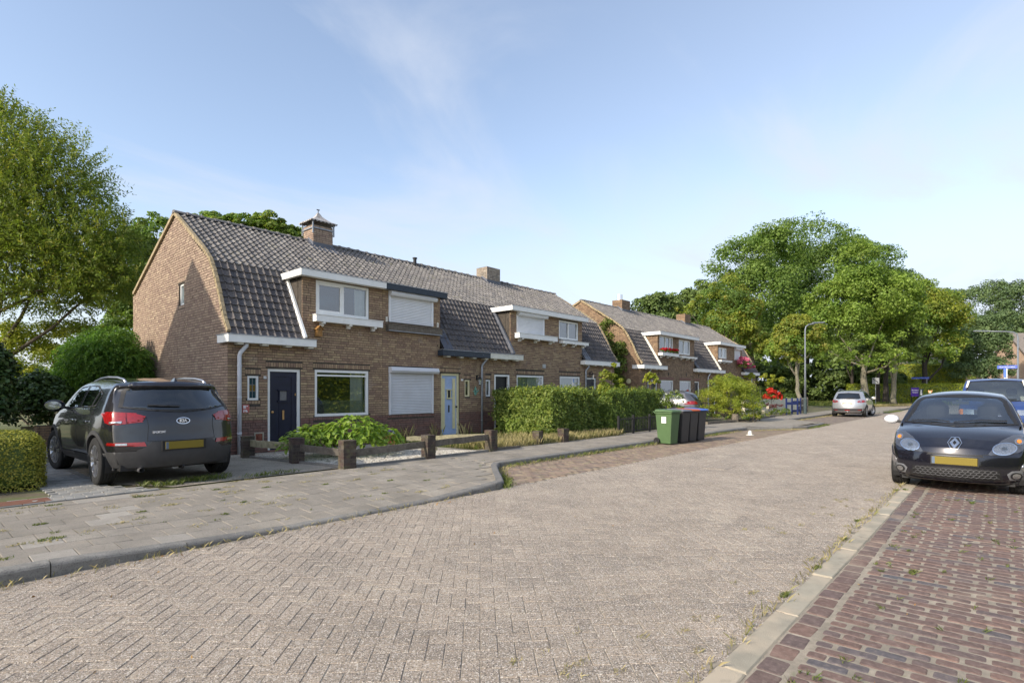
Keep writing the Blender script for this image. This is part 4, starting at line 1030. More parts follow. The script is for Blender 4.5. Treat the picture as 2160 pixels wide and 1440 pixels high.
H3,w3=house('terraced_house','third brick house, open dark doorway and one shuttered upper window above the hedge',12.95,16.99,(14.19,16.99),[
  dict(k='glass',r=(12.98,13.20,1.33,1.88)),
  dict(k='door',r=(13.39,14.14,.14,2.06),open=True,m='black_door'),
  dict(k='win',r=(14.53,16.05,.87,2.07),sill='brick',curt=[(14.6,15.3,2.0,.93,'curtain_green',.08),(15.25,15.98,2.0,.93,'curtain_white',.06)],room='interior'),
  dict(k='shut',r=(14.51,16.04,3.50,4.30),bx=(14.51,16.14),bh=.13,lintel=False)],
  nb=240,nt_=260,seed=37,eaves=[(12.955,14.60,'off_white',False,False)],dfas=[(14.05,16.985,'white_paint',True,False)])
H4,w4=house('terraced_house','fourth brick house at the far end of the first row, with curtained white upper window',16.99,21.02,(16.99,18.55),[
  dict(k='win',r=(17.05,18.40,.87,2.08),sill='brick',curt=[(17.1,18.35,2.02,.93,'curtain_green',.08)]),
  dict(k='door',r=(18.85,19.60,.14,2.06),m='navy_door'),
  dict(k='win',r=(17.00,18.28,3.52,4.24),lintel=False,mull=(17.64,),curt=[(17.06,17.6,4.18,3.58,'curtain_grey',.06),(17.68,18.22,4.18,3.58,'curtain_grey',.06)])],
  gable='r',nb=200,nt_=200,seed=41,eaves=[(18.42,21.09,'white_paint',False,True)],dfas=[(16.99,18.68,'white_paint',False,True)])
ledge(H1,6.86,8.80,3.22,3.40,brk=3); 
ledge(H2,9.03,10.97,3.19,3.37,'wood_grey',0,.14,'window_ledge')
b=MB(); off=H2.location; bx_world(b,9.04,10.96,YF-.15,YF-.005,3.17,3.188,off); b.build('ledge_flashing','zinc',H2)
for x in (9.02,10.86):
    b=MB(); bx_world(b,x,x+.04,YF-.05,YF-.005,3.42,3.56,off); b.build('rail_stub','off_white',H2)
ledge(H3,14.40,16.60,3.36,3.54,brk=3,dep=.24); ledge(H4,17.0,18.74,3.34,3.46,brk=3,dep=.2)
downpipe(H1,5.10,'pipe_white',r=.045); downpipe(H2,12.74,'zinc'); downpipe(H4,18.74,'zinc')
verge(H1,4.85,-1); verge(H4,21.04,1)
ridge(H1,4.80,8.92,[(8.42,9.3)]); ridge(H2,8.92,12.95,[(8.4,9.22)]); ridge(H3,12.95,16.99,[(15.95,17.1)]); ridge(H4,16.99,21.05,[(16.9,17.0)])
def rake(h,x,m='white_paint',w_=.055,sk=0):
    off=h.location; b=MB(); P=[(12.52,2.76),(13.10,3.72),(13.45,4.28)]
    for p,q in zip(P[:-1],P[1:]): b.bar(Vector((x,p[0],p[1]))-off,Vector((x,q[0],q[1]))-off,w_,.16,up=(0,-1,.6))
    b.build('roof_side_trim',m,h)
rake(H1,6.565); rake(H3,14.12,'lead',.09)
def flashing(h,x0,m='slate'):
    off=h.location; b=MB(); n=5
    # lapped slates in the valley beside the dormer
    for i in range(n):
        s0=.02+i*.42; s1=s0+.46; w0=.42*(1-i/n)+.02; w1_=.42*(1-(i+1)/n)+.02
        y0,z0,a=roof_pt(s0); y1,z1,_=roof_pt(s1); nr=Vector((0,-math.sin(a),math.cos(a)))
        V=[Vector((x0,y0,z0))+nr*.085,Vector((x0+w0,y0,z0))+nr*.075,Vector((x0+w1_,y1,z1))+nr*.06,Vector((x0,y1,z1))+nr*.06]
        b.add([v-off for v in V],[(0,1,2,3)],random.random())
    b.build('valley_slates',m,h)
flashing(H2,11.01); flashing(H4,18.56,'lead')
# near chimney with a sheet-metal canopy
c1=chimney(H1,8.52,9.18,15.74,16.34,6.64,True)
off=H1.location
b=MB(); 
for x,y in ((8.50,15.72),(9.20,15.72),(9.20,16.36),(8.50,16.36)): b.bar(Vector((x,y,6.35))-off,Vector((x,y,6.76))-off,.035,.035)
b.bar(Vector((8.50,15.72,6.52))-off,Vector((9.20,15.72,6.52))-off,.02,.035); b.bar(Vector((8.50,15.72,6.52))-off,Vector((8.50,16.36,6.52))-off,.02,.035)
b.build('canopy_frame','zinc',c1)
b=MB(); cx,cy=8.85,16.04; prof=[(.44,6.75),(.31,6.80),(.19,6.88),(.09,6.98),(.025,7.09)]; V=[]
for r,z in prof:
    for sx,sy in ((-1,-1),(1,-1),(1,1),(-1,1)): V.append(Vector((cx+sx*r,cy+sy*r*.92,z))-off)
F=[(4*i+k,4*i+(k+1)%4,4*i+4+(k+1)%4,4*i+4+k) for i in range(4) for k in range(4)]+[(16,17,18,19)]
b.add(V,F); b.add([v+Vector((0,0,-.02)) for v in V],[tuple(reversed(f)) for f in F])
n=7
for (p,q) in (((-1,-1),(1,-1)),((1,-1),(1,1)),((1,1),(-1,1)),((-1,1),(-1,-1))):
    for i in range(n):
        a=[p[k]+(q[k]-p[k])*i/n for k in (0,1)]; e=[p[k]+(q[k]-p[k])*(i+1)/n for k in (0,1)]; m_=[(a[k]+e[k])/2 for k in (0,1)]
        W_=[Vector((cx+u[0]*.44,cy+u[1]*.405,z))-off for u,z in ((a,6.75),(e,6.75),([m_[0]*.5+e[0]*.5,m_[1]*.5+e[1]*.5],6.715),(m_,6.705),([m_[0]*.5+a[0]*.5,m_[1]*.5+a[1]*.5],6.715))]; b.add(W_,[(0,1,2,3,4)])
b.build('chimney_canopy','rusty_zinc' if 'rusty_zinc' in MATS else 'zinc',c1)
b=MB(); b.tube([Vector((cx,cy,7.05))-off,Vector((cx,cy,7.20))-off],.012,6); b.obox(Vector((cx,cy,7.19))-off,(1,0),.05,.012,.012); b.build('finial','black_metal',c1)
c2=chimney(H3,16.13,16.92,15.74,16.36,6.62,False,'brick_pale' if 'brick_pale' in MATS else 'brick_warm')
b=MB(); b.tube([Vector((12.55,15.9,6.0))-H2.location,Vector((12.55,15.9,6.30))-H2.location],.06,12); b.lathe([(.085,6.30),(.085,6.34)],c=Vector((12.55,15.9,0))-H2.location,n=12); b.build('vent_pipe','black_metal',H2,smooth=False)
lamp_wall(H2,12.55,1.82); lamp_wall(H4,19.1,2.1)
# small fixtures on the first houses
off=H1.location
b=MB(); b.box(5.66-off.x,5.72-off.x,YF-.02-off.y,YF-off.y,1.79,1.85); hn=b.build('house_number','white_print',H1); text_mesh('number','17',.05,'black_metal',hn,Vector((5.69,YF-.024,1.82))-off,(R(90),0,0),.001)
b=MB(); b.box(5.185-off.x,5.33-off.x,YF-.018-off.y,YF-off.y,1.02,1.20); sg=b.build('wall_notice','sign_red',H1)
for i,(x0,x1,z0,z1) in enumerate(((5.20,5.255,1.14,1.18),(5.20,5.26,1.115,1.133),(5.262,5.30,1.155,1.175),(5.20,5.215,1.03,1.08),(5.225,5.245,1.04,1.09),(5.255,5.275,1.03,1.085),(5.28,5.295,1.03,1.06))):
    b=MB(); b.box(x0-off.x,x1-off.x,YF-.020-off.y,YF-.0185-off.y,z0,z1); b.build('print',"white_print",sg)
b=MB()
for (a,c,e,f) in ((5.44,5.66,.34,.37),(5.44,5.66,.53,.56),(5.44,5.47,.37,.53),(5.63,5.66,.37,.53)): b.box(a-off.x,c-off.x,YF-.02-off.y,YF+.01-off.y,e,f)
b.build('vent_frame','kerb_pale',H1); b=MB(); b.box(5.47-off.x,5.63-off.x,YF-.006-off.y,YF+.01-off.y,.37,.53); b.box(5.52-off.x,5.58-off.x,YF-.03-off.y,YF-.007-off.y,.41,.49); b.build('vent_grille','terracotta',H1)
off=H2.location
b=MB(); b.box(11.86-off.x,11.94-off.x,YF-.018-off.y,YF-off.y,1.83,1.89); hn=b.build('house_number','white_print',H2); text_mesh('number','19',.05,'grey_box',hn,Vector((11.90,YF-.022,1.86))-off,(R(90),0,0),.001)
b=MB(); b.box(15.96-H3.location.x,16.10-H3.location.x,YF-.06-H3.location.y,YF-H3.location.y,2.36,2.50); b.build('alarm_box','grey_box',H3)
# green iron ornament by the lantern
orn=MB(); o2=H2.location
for a in range(6):
    t=a*math.pi/3; orn.bar(Vector((12.47,YF-.03,1.50))-o2,Vector((12.47+.09*math.cos(t),YF-.03,1.50+.11*math.sin(t)))-o2,.02,.03)
orn.bar(Vector((12.47,YF-.03,1.36))-o2,Vector((12.47,YF-.03,1.66))-o2,.02,.02); orn.bar(Vector((12.47,YF-.03,1.42))-o2,Vector((12.62,YF-.03,1.54))-o2,.02,.015); orn.build('wall_ornament','verdigris',H2)
bh=thing('bird_house','small wooden bird house hung on the brick wall below the white window box','bird house',(6.99,YF-.07,2.86)); 
b=MB(); b.box(-.07,.07,-.06,.06,0,.17); b.add([(-.07,-.06,.17),(.07,-.06,.17),(0,-.06,.245),(-.07,.06,.17),(.07,.06,.17),(0,.06,.245)],[(0,1,2),(5,4,3),(0,2,5,3),(1,4,5,2)]); b.build('nest_box','wood_raw',bh)
b=MB(); b.bar((-.005,-.01,.262),(-.10,-.01,.16),.17,.012,up=(0,0,1)); b.bar((.005,-.01,.262),(.10,-.01,.16),.17,.012,up=(0,0,1)); b.build('roof','wood_raw',bh)
b=MB(); b.lathe([(.017,0),(.017,.003)],c=(0,-.0645,.165),axis='y',n=12); b.build('entrance_hole','black_metal',bh)
# ---------------- the far block of four
far=[('fifth brick house, ivy on its gable and red geraniums in the window box',23.36,27.42,(25.10,27.42),[
  dict(k='door',r=(24.46,25.08,.14,2.05),m='black_door'),dict(k='win',r=(25.42,26.85,.9,2.06),sill='brick',room='room_green',depth=.9),
  dict(k='win',r=(25.30,26.83,3.46,4.28),lintel=False,mull=(26.0,26.5),curt=[(25.85,26.15,4.2,3.5,'curtain_white',.05)])],'l',[(23.28,25.7,'white_paint',True,False)],[(24.96,27.415,'white_paint',True,False)]),
 ('sixth brick house, open casement upstairs and black mailbox beside a dark door',27.42,31.48,(27.42,29.45),[
  dict(k='win',r=(27.6,29.0,.9,2.06),sill='brick',film=1.4,room='interior'),dict(k='door',r=(29.48,30.16,.14,2.05),m='black_door'),
  dict(k='win',r=(27.5,28.9,3.46,4.24),lintel=False,mull=(28.2,),curt=[(28.3,28.8,4.2,3.5,'curtain_grey',.05)])],'',[(29.3,31.47,'white_paint',False,False)],[(27.42,29.58,'white_paint',False,True)]),
 ('seventh brick house, small white upper window with rolled up shutter box, behind the big bush',31.48,35.5,(32.79,35.5),[
  dict(k='door',r=(31.75,32.5,.14,2.05),m='black_door'),dict(k='win',r=(33.1,34.5,.9,2.06),sill='brick'),
  dict(k='win',r=(32.95,34.26,3.5,4.15),lintel=False,mull=(33.6,),curt=[(33.0,33.3,4.1,3.55,'curtain_white',.05),(33.9,34.2,4.1,3.55,'curtain_white',.05)])],'',[(31.48,33.4,'white_paint',False,False)],[(32.65,35.495,'white_paint',True,False)]),
 ('eighth brick house at the far end, shuttered upper window with a pink hanging flower basket',35.5,39.6,(35.5,36.9),[
  dict(k='win',r=(35.75,37.2,.9,2.06),sill='brick'),dict(k='door',r=(37.6,38.3,.14,2.05),m='black_door'),
  dict(k='shut',r=(35.55,36.48,3.5,4.28),bx=(35.5,36.6),bh=.14,lintel=False)],'r',[(36.75,39.68,'white_paint',False,True)],[(35.505,37.03,'white_paint',False,True)])]
HF=[]
for i,(lab,x0,x1,dm,op,gb,ev,df) in enumerate(far):
    h,w=house('terraced_house',lab,x0,x1,dm,op,gable=gb or None,far=True,nb=0,nt_=0,seed=60+i,eaves=ev,dfas=df,gwin=(14.6,15.0,3.5,4.05) if i==0 else None); HF.append(h)
ledge(HF[0],25.15,27.0,3.28,3.42,brk=3,dep=.25); ledge(HF[1],27.05+.4,29.35,3.26,3.36,brk=3,dep=.22); ledge(HF[2],32.85,34.6,3.28,3.38,brk=3,dep=.22)
verge(HF[0],23.34,-1); verge(HF[3],39.62,1)
for h,x0,x1,sk in ((HF[0],23.3,27.42,[(26.6,27.6)]),(HF[1],27.42,31.48,[(26.6,27.75)]),(HF[2],31.48,35.5,[(34.95,35.6)]),(HF[3],35.5,39.65,[(35.4,35.9)])): ridge(h,x0,x1,sk)
rake(HF[0],25.04,'off_white'); rake(HF[2],32.73,'off_white'); flashing(HF[1],29.46); flashing(HF[3],36.91)
cc=chimney(HF[0],26.85,27.75,15.74,16.38,6.60,False,nb=-1); b=MB(); b.lathe([(.16,6.6),(.16,6.92)],c=Vector((27.1,16.05,0))-HF[0].location,n=16); b.build('chimney_pot','chrome',cc)
chimney(HF[2],34.98,35.85,15.74,16.38,6.66,False,nb=-1)
downpipe(HF[0],24.0,'zinc'); downpipe(HF[1],31.24,'pipe_white'); downpipe(HF[3],38.64,'pipe_white')
b=MB(); o3=HF[1].location; b.box(29.15-o3.x,29.40-o3.x,YF-.14-o3.y,YF-o3.y,.95,1.35); b.build('mailbox','black_metal',HF[1])
for i,h in enumerate((HF[0],HF[0],HF[1],HF[1],HF[2])):
    x=(25.2,26.3,28.4,30.0,33.9)[i]; b=MB(); b.box(x-.02-h.location.x,x+.02-h.location.x,YF-.02-h.location.y,YF-h.location.y,2.30,2.46); b.build('wall_anchor','black_metal',h)
b=MB(); b.lathe([(.02,-.06),(.12,-.05),(.12,-.01),(.0,0)],c=Vector((23.33,13.3,1.98))-HF[0].location,axis='x',n=12); b.build('bulkhead_lamp','cream_paint',HF[0])
# ------------------------------------------------------------ cars
# local frame: x = 0 at the front bumper growing to the rear, y to the car's left... mirrored where needed, z up
def interp(P,x):
    if x<=P[0][0]: return P[0][1]
    for a,b in zip(P[:-1],P[1:]):
        if x<=b[0]: 
            t=(x-a[0])/(b[0]-a[0]); return a[1]+(b[1]-a[1])*t
    return P[-1][1]
class Car:
    def __init__(s,name,label,cat,L,Wd,top,front,rear,belt,tum,wheels,R_,paint,zb=0.19,crown=0.05,curvf=0.16,curvr=0.12,plan=None,sub=2,flare=0.03):
        s.L=L;s.W=Wd;s.top=top;s.front=front;s.rear=rear;s.belt=belt;s.tum=tum;s.wheels=wheels;s.R=R_;s.zb=zb;s.crown=crown;s.cf=curvf;s.cr=curvr
        s.plan=plan or [(0,.86),(.25,.945),(.6,.99),(1.0,1.0),(L-1.0,1.0),(L-.5,.985),(L-.2,.94),(L,.88)]; s.flare=flare
        s.root=thing(name,label,cat); s.paint=paint
        us=sorted(set([round(L*i/26,3) for i in range(27)]+[.06,.14,L-.06,L-.14])); 
        ts=[0,.05,.14,.26,.40,.54,.68,.80,.90,.965,1.0]; bs=[-1,-.96,-.86,-.66,-.44,-.22,0,.22,.44,.66,.86,.96,1]
        bm=bmesh.new(); g={}
        def P(i,j,k):
            u=us[i];b=bs[j];t=ts[k]
            return s.pos(u,b,t)
        NI,NJ,NK=len(us),len(bs),len(ts)
        def v(i,j,k):
            if (i,j,k) not in g: g[(i,j,k)]=bm.verts.new(P(i,j,k))
            return g[(i,j,k)]
        def q(a,b,c,d):
            bm.faces.new((v(*a),v(*b),v(*c),v(*d)))
        for i in range(NI-1):
            for k in range(NK-1):
                q((i,0,k),(i,0,k+1),(i+1,0,k+1),(i+1,0,k)); q((i,NJ-1,k),(i+1,NJ-1,k),(i+1,NJ-1,k+1),(i,NJ-1,k+1))
            for j in range(NJ-1):
                q((i,j,NK-1),(i,j+1,NK-1),(i+1,j+1,NK-1),(i+1,j,NK-1)); q((i,j,0),(i+1,j,0),(i+1,j+1,0),(i,j+1,0))
        for j in range(NJ-1):
            for k in range(NK-1):
                q((0,j,k),(0,j+1,k),(0,j+1,k+1),(0,j,k+1)); q((NI-1,j,k),(NI-1,j,k+1),(NI-1,j+1,k+1),(NI-1,j+1,k))
        bmesh.ops.recalc_face_normals(bm,faces=bm.faces)
        me=bpy.data.meshes.new('tmp'); bm.to_mesh(me); bm.free()
        o=bpy.data.objects.new('tmp',me); COL.objects.link(o); m=o.modifiers.new('s','SUBSURF'); m.levels=sub; m.render_levels=sub
        dg=bpy.context.evaluated_depsgraph_get(); s.me=bpy.data.meshes.new_from_object(o.evaluated_get(dg)); bpy.data.objects.remove(o)
        s.bm=bmesh.new(); s.bm.from_mesh(s.me); s.bvh=BVHTree.FromBMesh(s.bm); s.frames=[]
    def pos(s,u,b,t):
        T=interp(s.top,u); L=s.L
        z=s.zb+(T-s.zb)*t
        # front and rear profile
        wf=max(0,1-u/0.9)**2; wr=max(0,1-(L-u)/1.1)**1.6
        x=u+interp(s.front,z)*wf-interp(s.rear,z)*wr
        w=s.W/2*interp(s.plan,u)
        bl=interp(s.belt,u)
        if z<bl:
            k=(bl-z)/max(.01,bl-s.zb); f=1-0.03*k-0.09*max(0,k-.72)/.28*1.0+ .012*math.sin(math.pi*min(1,k*1.4))
            f-=0.045*(1-k)**3
        else:
            k=(z-bl)/(interp(s.top,L*.5)-bl); f=.955-s.tum*k-0.04*max(0,k-.8)/.2
        y=b*w*f
        # wheel arch flare
        for wx in s.wheels:
            d=math.hypot(x-wx,z-s.R); 
            if d<s.R+.16: y+= (1 if b>0 else -1)*s.flare*abs(b)**6*max(0,1-abs(d-s.R-.03)/.13)
        x+=s.cf*wf*abs(b)**2.4; x-=s.cr*wr*abs(b)**2.4
        if t>0.5: z-=s.crown*(t-.5)*2*abs(b)**2.2*(1.0 if T>1.1 else 1.3)
        return (x,y,z)
    def cut(s,poly,view,grow=0.0):
        """delete body faces whose centre falls inside a polygon in a view: 'l','r' (x,z), 'f','b' (y,z), 't' (x,y)"""
        def ins(p):
            c=False;n=len(poly)
            for i in range(n):
                a,b=poly[i],poly[(i+1)%n]
                if (a[1]>p[1])!=(b[1]>p[1]) and p[0]<(b[0]-a[0])*(p[1]-a[1])/(b[1]-a[1])+a[0]: c=not c
            return c
        kill=[]
        for f in s.bm.faces:
            c=f.calc_center_median(); n=f.normal
            if view in 'lr':
                sg=1 if view=='l' else -1
                if n.y*sg>0.35 and c.y*sg>0 and ins((c.x,c.z)): kill.append(f)
            elif view=='f' and n.x<-0.15 and c.x<s.L*.6 and ins((c.y,c.z)): kill.append(f)
            elif view=='b' and n.x>0.12 and c.x>s.L*.5 and ins((c.y,c.z)): kill.append(f)
        bmesh.ops.delete(s.bm,geom=kill,context='FACES')
    def arch(s,r=None):
        for wx in s.wheels:
            r=s.R+0.055; k=[]
            for v in s.bm.verts:
                if abs(v.co.y)>s.W*.30:
                    d=Vector((v.co.x-wx,v.co.z-s.R)); l=d.length
                    if abs(l-r)<0.035 and l>1e-6 : v.co.x=wx+d.x/l*r; v.co.z=s.R+d.y/l*r
            for f in s.bm.faces:
                c=f.calc_center_median()
                if abs(c.y)>s.W*.27 and math.hypot(c.x-wx,c.z-s.R)<r-.004: k.append(f)
            bmesh.ops.delete(s.bm,geom=k,context='FACES')
    def patch(s,name,m,poly,view,off=0.004,hole=None,step=0.05,parent=None,smooth=True,mirror=False,thick=0.0,flat=None):
        polys=[poly]
        xs=[p[0] for p in poly]; ys=[p[1] for p in poly]
        def dens(pl):
            out=[]
            for a,b in zip(pl,pl[1:]+pl[:1]):
                n=max(1,int(math.hypot(b[0]-a[0],b[1]-a[1])/step))
                for i in range(n): out.append((a[0]+(b[0]-a[0])*i/n,a[1]+(b[1]-a[1])*i/n))
            return out
        O=dens(poly); Hs=[dens(hole)] if hole else []
        vs=[Vector(p) for p in O]; es=[(i,(i+1)%len(O)) for i in range(len(O))]
        for h in Hs:
            b=len(vs); vs+=[Vector(p) for p in h]; es+=[(b+i,b+(i+1)%len(h)) for i in range(len(h))]
        def ins(p,pl):
            c=False;n=len(pl)
            for i in range(n):
                a,b=pl[i],pl[(i+1)%n]
                if (a[1]>p[1])!=(b[1]>p[1]) and p[0]<(b[0]-a[0])*(p[1]-a[1])/(b[1]-a[1])+a[0]: c=not c
            return c
        y=min(ys)+step*.5
        while y<max(ys):
            x=min(xs)+step*.5
            while x<max(xs):
                if ins((x,y),O) and not any(ins((x,y),h) for h in Hs): vs.append(Vector((x,y)))
                x+=step
            y+=step
        r=delaunay_2d_cdt(vs,es,[],0,1e-5); V2=r[0];T=[t for t in r[2]]
        keep=[]
        for t in T:
            c=sum((V2[i] for i in t),Vector((0,0)))/3
            if ins(c,O) and not any(ins(c,h) for h in Hs): keep.append(t)
        P=[]
        for v in V2:
            a,b=v.x,v.y
            if view=='l': o_,d=Vector((a,3,b)),Vector((0,-1,0))
            elif view=='r': o_,d=Vector((a,-3,b)),Vector((0,1,0))
            elif view=='f': o_,d=Vector((-2,a,b)),Vector((1,0,0))
            elif view=='b': o_,d=Vector((s.L+2,a,b)),Vector((-1,0,0))
            else: o_,d=Vector((a,b,4)),Vector((0,0,-1))
            hit=s.bvh.ray_cast(o_,d)
            if hit[0] is None:
                tgt={'l':Vector((a,s.W*.45,b)),'r':Vector((a,-s.W*.45,b)),'f':Vector((.25,a,b)),'b':Vector((s.L-.25,a,b)),'t':Vector((a,b,1.4))}[view]
                hit=s.bvh.find_nearest(tgt)
            n=hit[1]
            if n.dot(d)>0: n=-n
            P.append(hit[0]+n*off)
        b=MB(); b.add(P,[tuple(t) for t in keep])
        ob=b.build(name,m,parent or s.root,smooth=smooth)
        # consistent normals towards the viewer
        me=ob.data; me.update(); D={'l':Vector((0,1,0)),'r':Vector((0,-1,0)),'f':Vector((-1,0,0)),'b':Vector((1,0,0)),'t':Vector((0,0,1))}[view]
        if sum(p.normal.dot(D)*p.area for p in me.polygons)<0: me.flip_normals()
        if thick: 
            so=ob.modifiers.new('s','SOLIDIFY'); so.thickness=thick; so.offset=-1
        return ob
    def both(s,name,m,poly,**k):
        return [s.patch(name,m,poly,'l',**k),s.patch(name,m,poly,'r',**k)]
    def glasswin(s,name,poly,view,m='car_glass',frame=0.03,fm='plastic_black'):
        """opening with dark seal and a pane"""
        cx=sum(p[0] for p in poly)/len(poly); cy=sum(p[1] for p in poly)/len(poly)
        def grow(k):
            out=[]
            for p in poly:
                d=Vector((p[0]-cx,p[1]-cy)); l=d.length; out.append((cx+d.x/l*(l+k),cy+d.y/l*(l+k)))
            return out
        s.cutlist=getattr(s,'cutlist',[])+[(grow(.0),view)]
        sides=('l','r') if view=='s' else (view,)
        for vw in sides:
            g_=s.patch(name,m,poly,vw,off=.003)
            s.patch(name+'_seal',fm,grow(frame),vw,hole=grow(-frame*.6),off=.005,parent=g_)
            s.cutlist.append((grow(-.005),vw))
        s.cutlist=[c for c in s.cutlist if c[1]!='s']
    def line(s,name,pts,view,w=.007,m='plastic_black',off=.0025,parent=None):
        """panel gap: narrow strip along a path"""
        P=[Vector(p) for p in pts]; Lf=[];Rt=[]
        for i,p in enumerate(P):
            d=(P[min(i+1,len(P)-1)]-P[max(i-1,0)]).normalized(); n=Vector((-d.y,d.x))*w/2; Lf.append(p+n); Rt.append(p-n)
        poly=[tuple(p) for p in Lf]+[tuple(p) for p in reversed(Rt)]
        for vw in (('l','r') if view=='s' else (view,)): s.patch(name,m,poly,vw,off=off,step=.06,parent=parent)
    def finish(s,arch_mat=None,arch_w=.05,seats=True,hubn=5,rim='alloy',seatm='seat',inner='seat',rimr=.66,spoke='five',steer=None):
        for poly,vw in getattr(s,'cutlist',[]): s.cut(poly,vw)
        s.arch()
        me=bpy.data.meshes.new('body'); s.bm.to_mesh(me); me.materials.clear(); me.materials.append(MATS[s.paint])
        me.polygons.foreach_set('use_smooth',[True]*len(me.polygons)); 
        o=bpy.data.objects.new('body',me); link(o,s.root)
        for wi,wx in enumerate(s.wheels):
            for sg in (1,-1):
                # arch lip
                b=MB(); n=28; r0=s.R+.045; r1=s.R+.045+arch_w; V=[]
                for k in range(n+1):
                    t=math.pi*(-.18+1.36*k/n)
                    for r,dy in ((r0,-.05),(r0,.012),(r1,.006),(r1,-.02)):
                        x=wx-r*math.cos(t); z=s.R+r*math.sin(t)
                        zc=max(z,s.zb*.9)
                        hit=s.bvh.ray_cast(Vector((wx-r1*math.cos(t)*.985,sg*3,max(s.R+r1*math.sin(t)*.985,s.zb+.03))),Vector((0,-sg,0)))
                        y=(abs(hit[0].y) if hit[0] else s.W*.47)
                        V.append((x,sg*(y+dy),zc))
                fs=[]
                for k in range(n):
                    for j in range(3): fs.append((k*4+j,k*4+j+1,(k+1)*4+j+1,(k+1)*4+j))
                b.add(V,fs); b.build('wheel_arch',arch_mat or s.paint,s.root,smooth=False)
                # liner
                b=MB(); K=16; V=[]
                for k in range(K+1):
                    t=math.pi*(-.12+1.24*k/K)
                    for yy in (s.W/2-.05,s.W/2-.40): V.append((wx-(s.R+.05)*math.cos(t),sg*yy,s.R+(s.R+.05)*math.sin(t)))
                b.add(V,[(2*k,2*k+1,2*k+3,2*k+2) for k in range(K)]+[tuple(2*k+1 for k in range(K+1))]); b.build('arch_liner','plastic_black',s.root)
                s.wheel(wx,sg,rim,rimr,spoke)
        b=MB(); b.box(.35,s.L-.3,-s.W*.40,s.W*.40,s.zb-.03,s.zb+.06); b.build('underbody','plastic_black',s.root)
        return o
    def wheel(s,wx,sg,rim,rimr,spoke,steer=0.0):
        w=.215; R_=s.R; y=sg*(s.W/2-.012)
        w_=bpy.data.objects.new('wheel',None); link(w_,s.root); w_.location=(wx,y,R_); w_.rotation_euler=(0,0,(0 if sg>0 else math.pi)+ (s.steer if wx==s.wheels[0] else 0) if hasattr(s,'steer') else (0 if sg>0 else math.pi))
        b=MB(); rr=R_*rimr; prof=[(rr,-.20),(R_-.03,-.215),(R_-.006,-.20)]
        for k in range(5):
            a=-.20+.19*k/5; prof+=[(R_,a+.006),(R_,a+.03),(R_-.008,a+.032),(R_-.008,a+.037)]
        prof+=[(R_-.004,-.012),(R_-.022,0),(R_-.055,.004),(rr+.012,.002),(rr,-.01)]
        b.lathe(prof,axis='y',n=40,cap=False); b.build('tyre','rubber',w_,smooth=False)
        b=MB(); b.lathe([(rr,-.012),(rr-.012,-.004),(rr-.025,-.02),(rr-.03,-.12),(0.0,-.125)],axis='y',n=36,cap=False); b.build('rim',rim if spoke!='cap' else 'alloy',w_,smooth=True)
        b=MB(); b.lathe([(rr-.03,-.10),(.02,-.10)],axis='y',n=24,cap=False); b.build('brake_disc','alloy_dark',w_)
        b=MB(); n={'five':5,'ten':10,'cap':7}[spoke]
        for k in range(n):
            t=2*math.pi*k/n; 
            for dt in ((-.16,.16) if spoke!='cap' else (0,)):
                wd=.024 if spoke!='cap' else .06
                if spoke=='ten' : dt*=.55; wd=.016
                p=Vector((.045*math.cos(t+dt),-.028,.045*math.sin(t+dt))); q=Vector(((rr-.012)*math.cos(t+dt*.9),-.014,(rr-.012)*math.sin(t+dt*.9)))
                b.bar(p,q,wd*1.2,.022,up=(0,1,0))
        b.build('spokes',rim,w_)
        b=MB(); b.lathe([(.065,-.04),(.06,-.016),(.03,-.010),(.028,-.008),(0.001,-.008)],axis='y',n=16,cap=False); b.build('hub_cap','alloy_dark' if spoke!='cap' else rim,w_)
    def seats(s,xf=None,m='seat',rows=((1.75,.36),(2.55,.38)),hz=.62,back=.62,z0=.30,head=True):
        for (x,yy) in rows:
            for sg in (1,-1):
                b=MB(); b.box(x-.48,x,sg*yy-.24,sg*yy+.24,z0,z0+.2)
                b.add([(x-.10,sg*yy-.23,z0+.1),(x-.10,sg*yy+.23,z0+.1),(x+.06,sg*yy+.20,z0+back+.1),(x+.06,sg*yy-.20,z0+back+.1),(x+.04,sg*yy-.23,z0+.1),(x+.04,sg*yy+.23,z0+.1),(x+.17,sg*yy+.20,z0+back+.1),(x+.17,sg*yy-.20,z0+back+.1)],[(0,1,2,3),(7,6,5,4),(0,3,7,4),(1,5,6,2),(3,2,6,7)])
                st=b.build('seat',m,s.root,bevel=.04)
                h=MB(); h.box(x+.06,x+.17,sg*yy-.13,sg*yy+.13,z0+back+.13,z0+back+.33); h.build('headrest',m,st,bevel=.045)
def E_(cx,cy,rx,ry,n=20,a0=0,rot=0):
    out=[]
    for k in range(n):
        t=2*math.pi*k/n+a0; x,y=rx*math.cos(t),ry*math.sin(t); out.append((cx+x*math.cos(rot)-y*math.sin(rot),cy+x*math.sin(rot)+y*math.cos(rot)))
    return out
def rect(a,b,c,d): return [(a,c),(b,c),(b,d),(a,d)]
def mir(poly): return [(-x,z) for x,z in poly][::-1]
def place(car,x,y,heading,z=0.0):
    """x,y: world place of the front bumper centre; heading: direction the car faces"""
    r=car.root; r.rotation_euler=(0,0,heading+math.pi); r.location=(x,y,z)
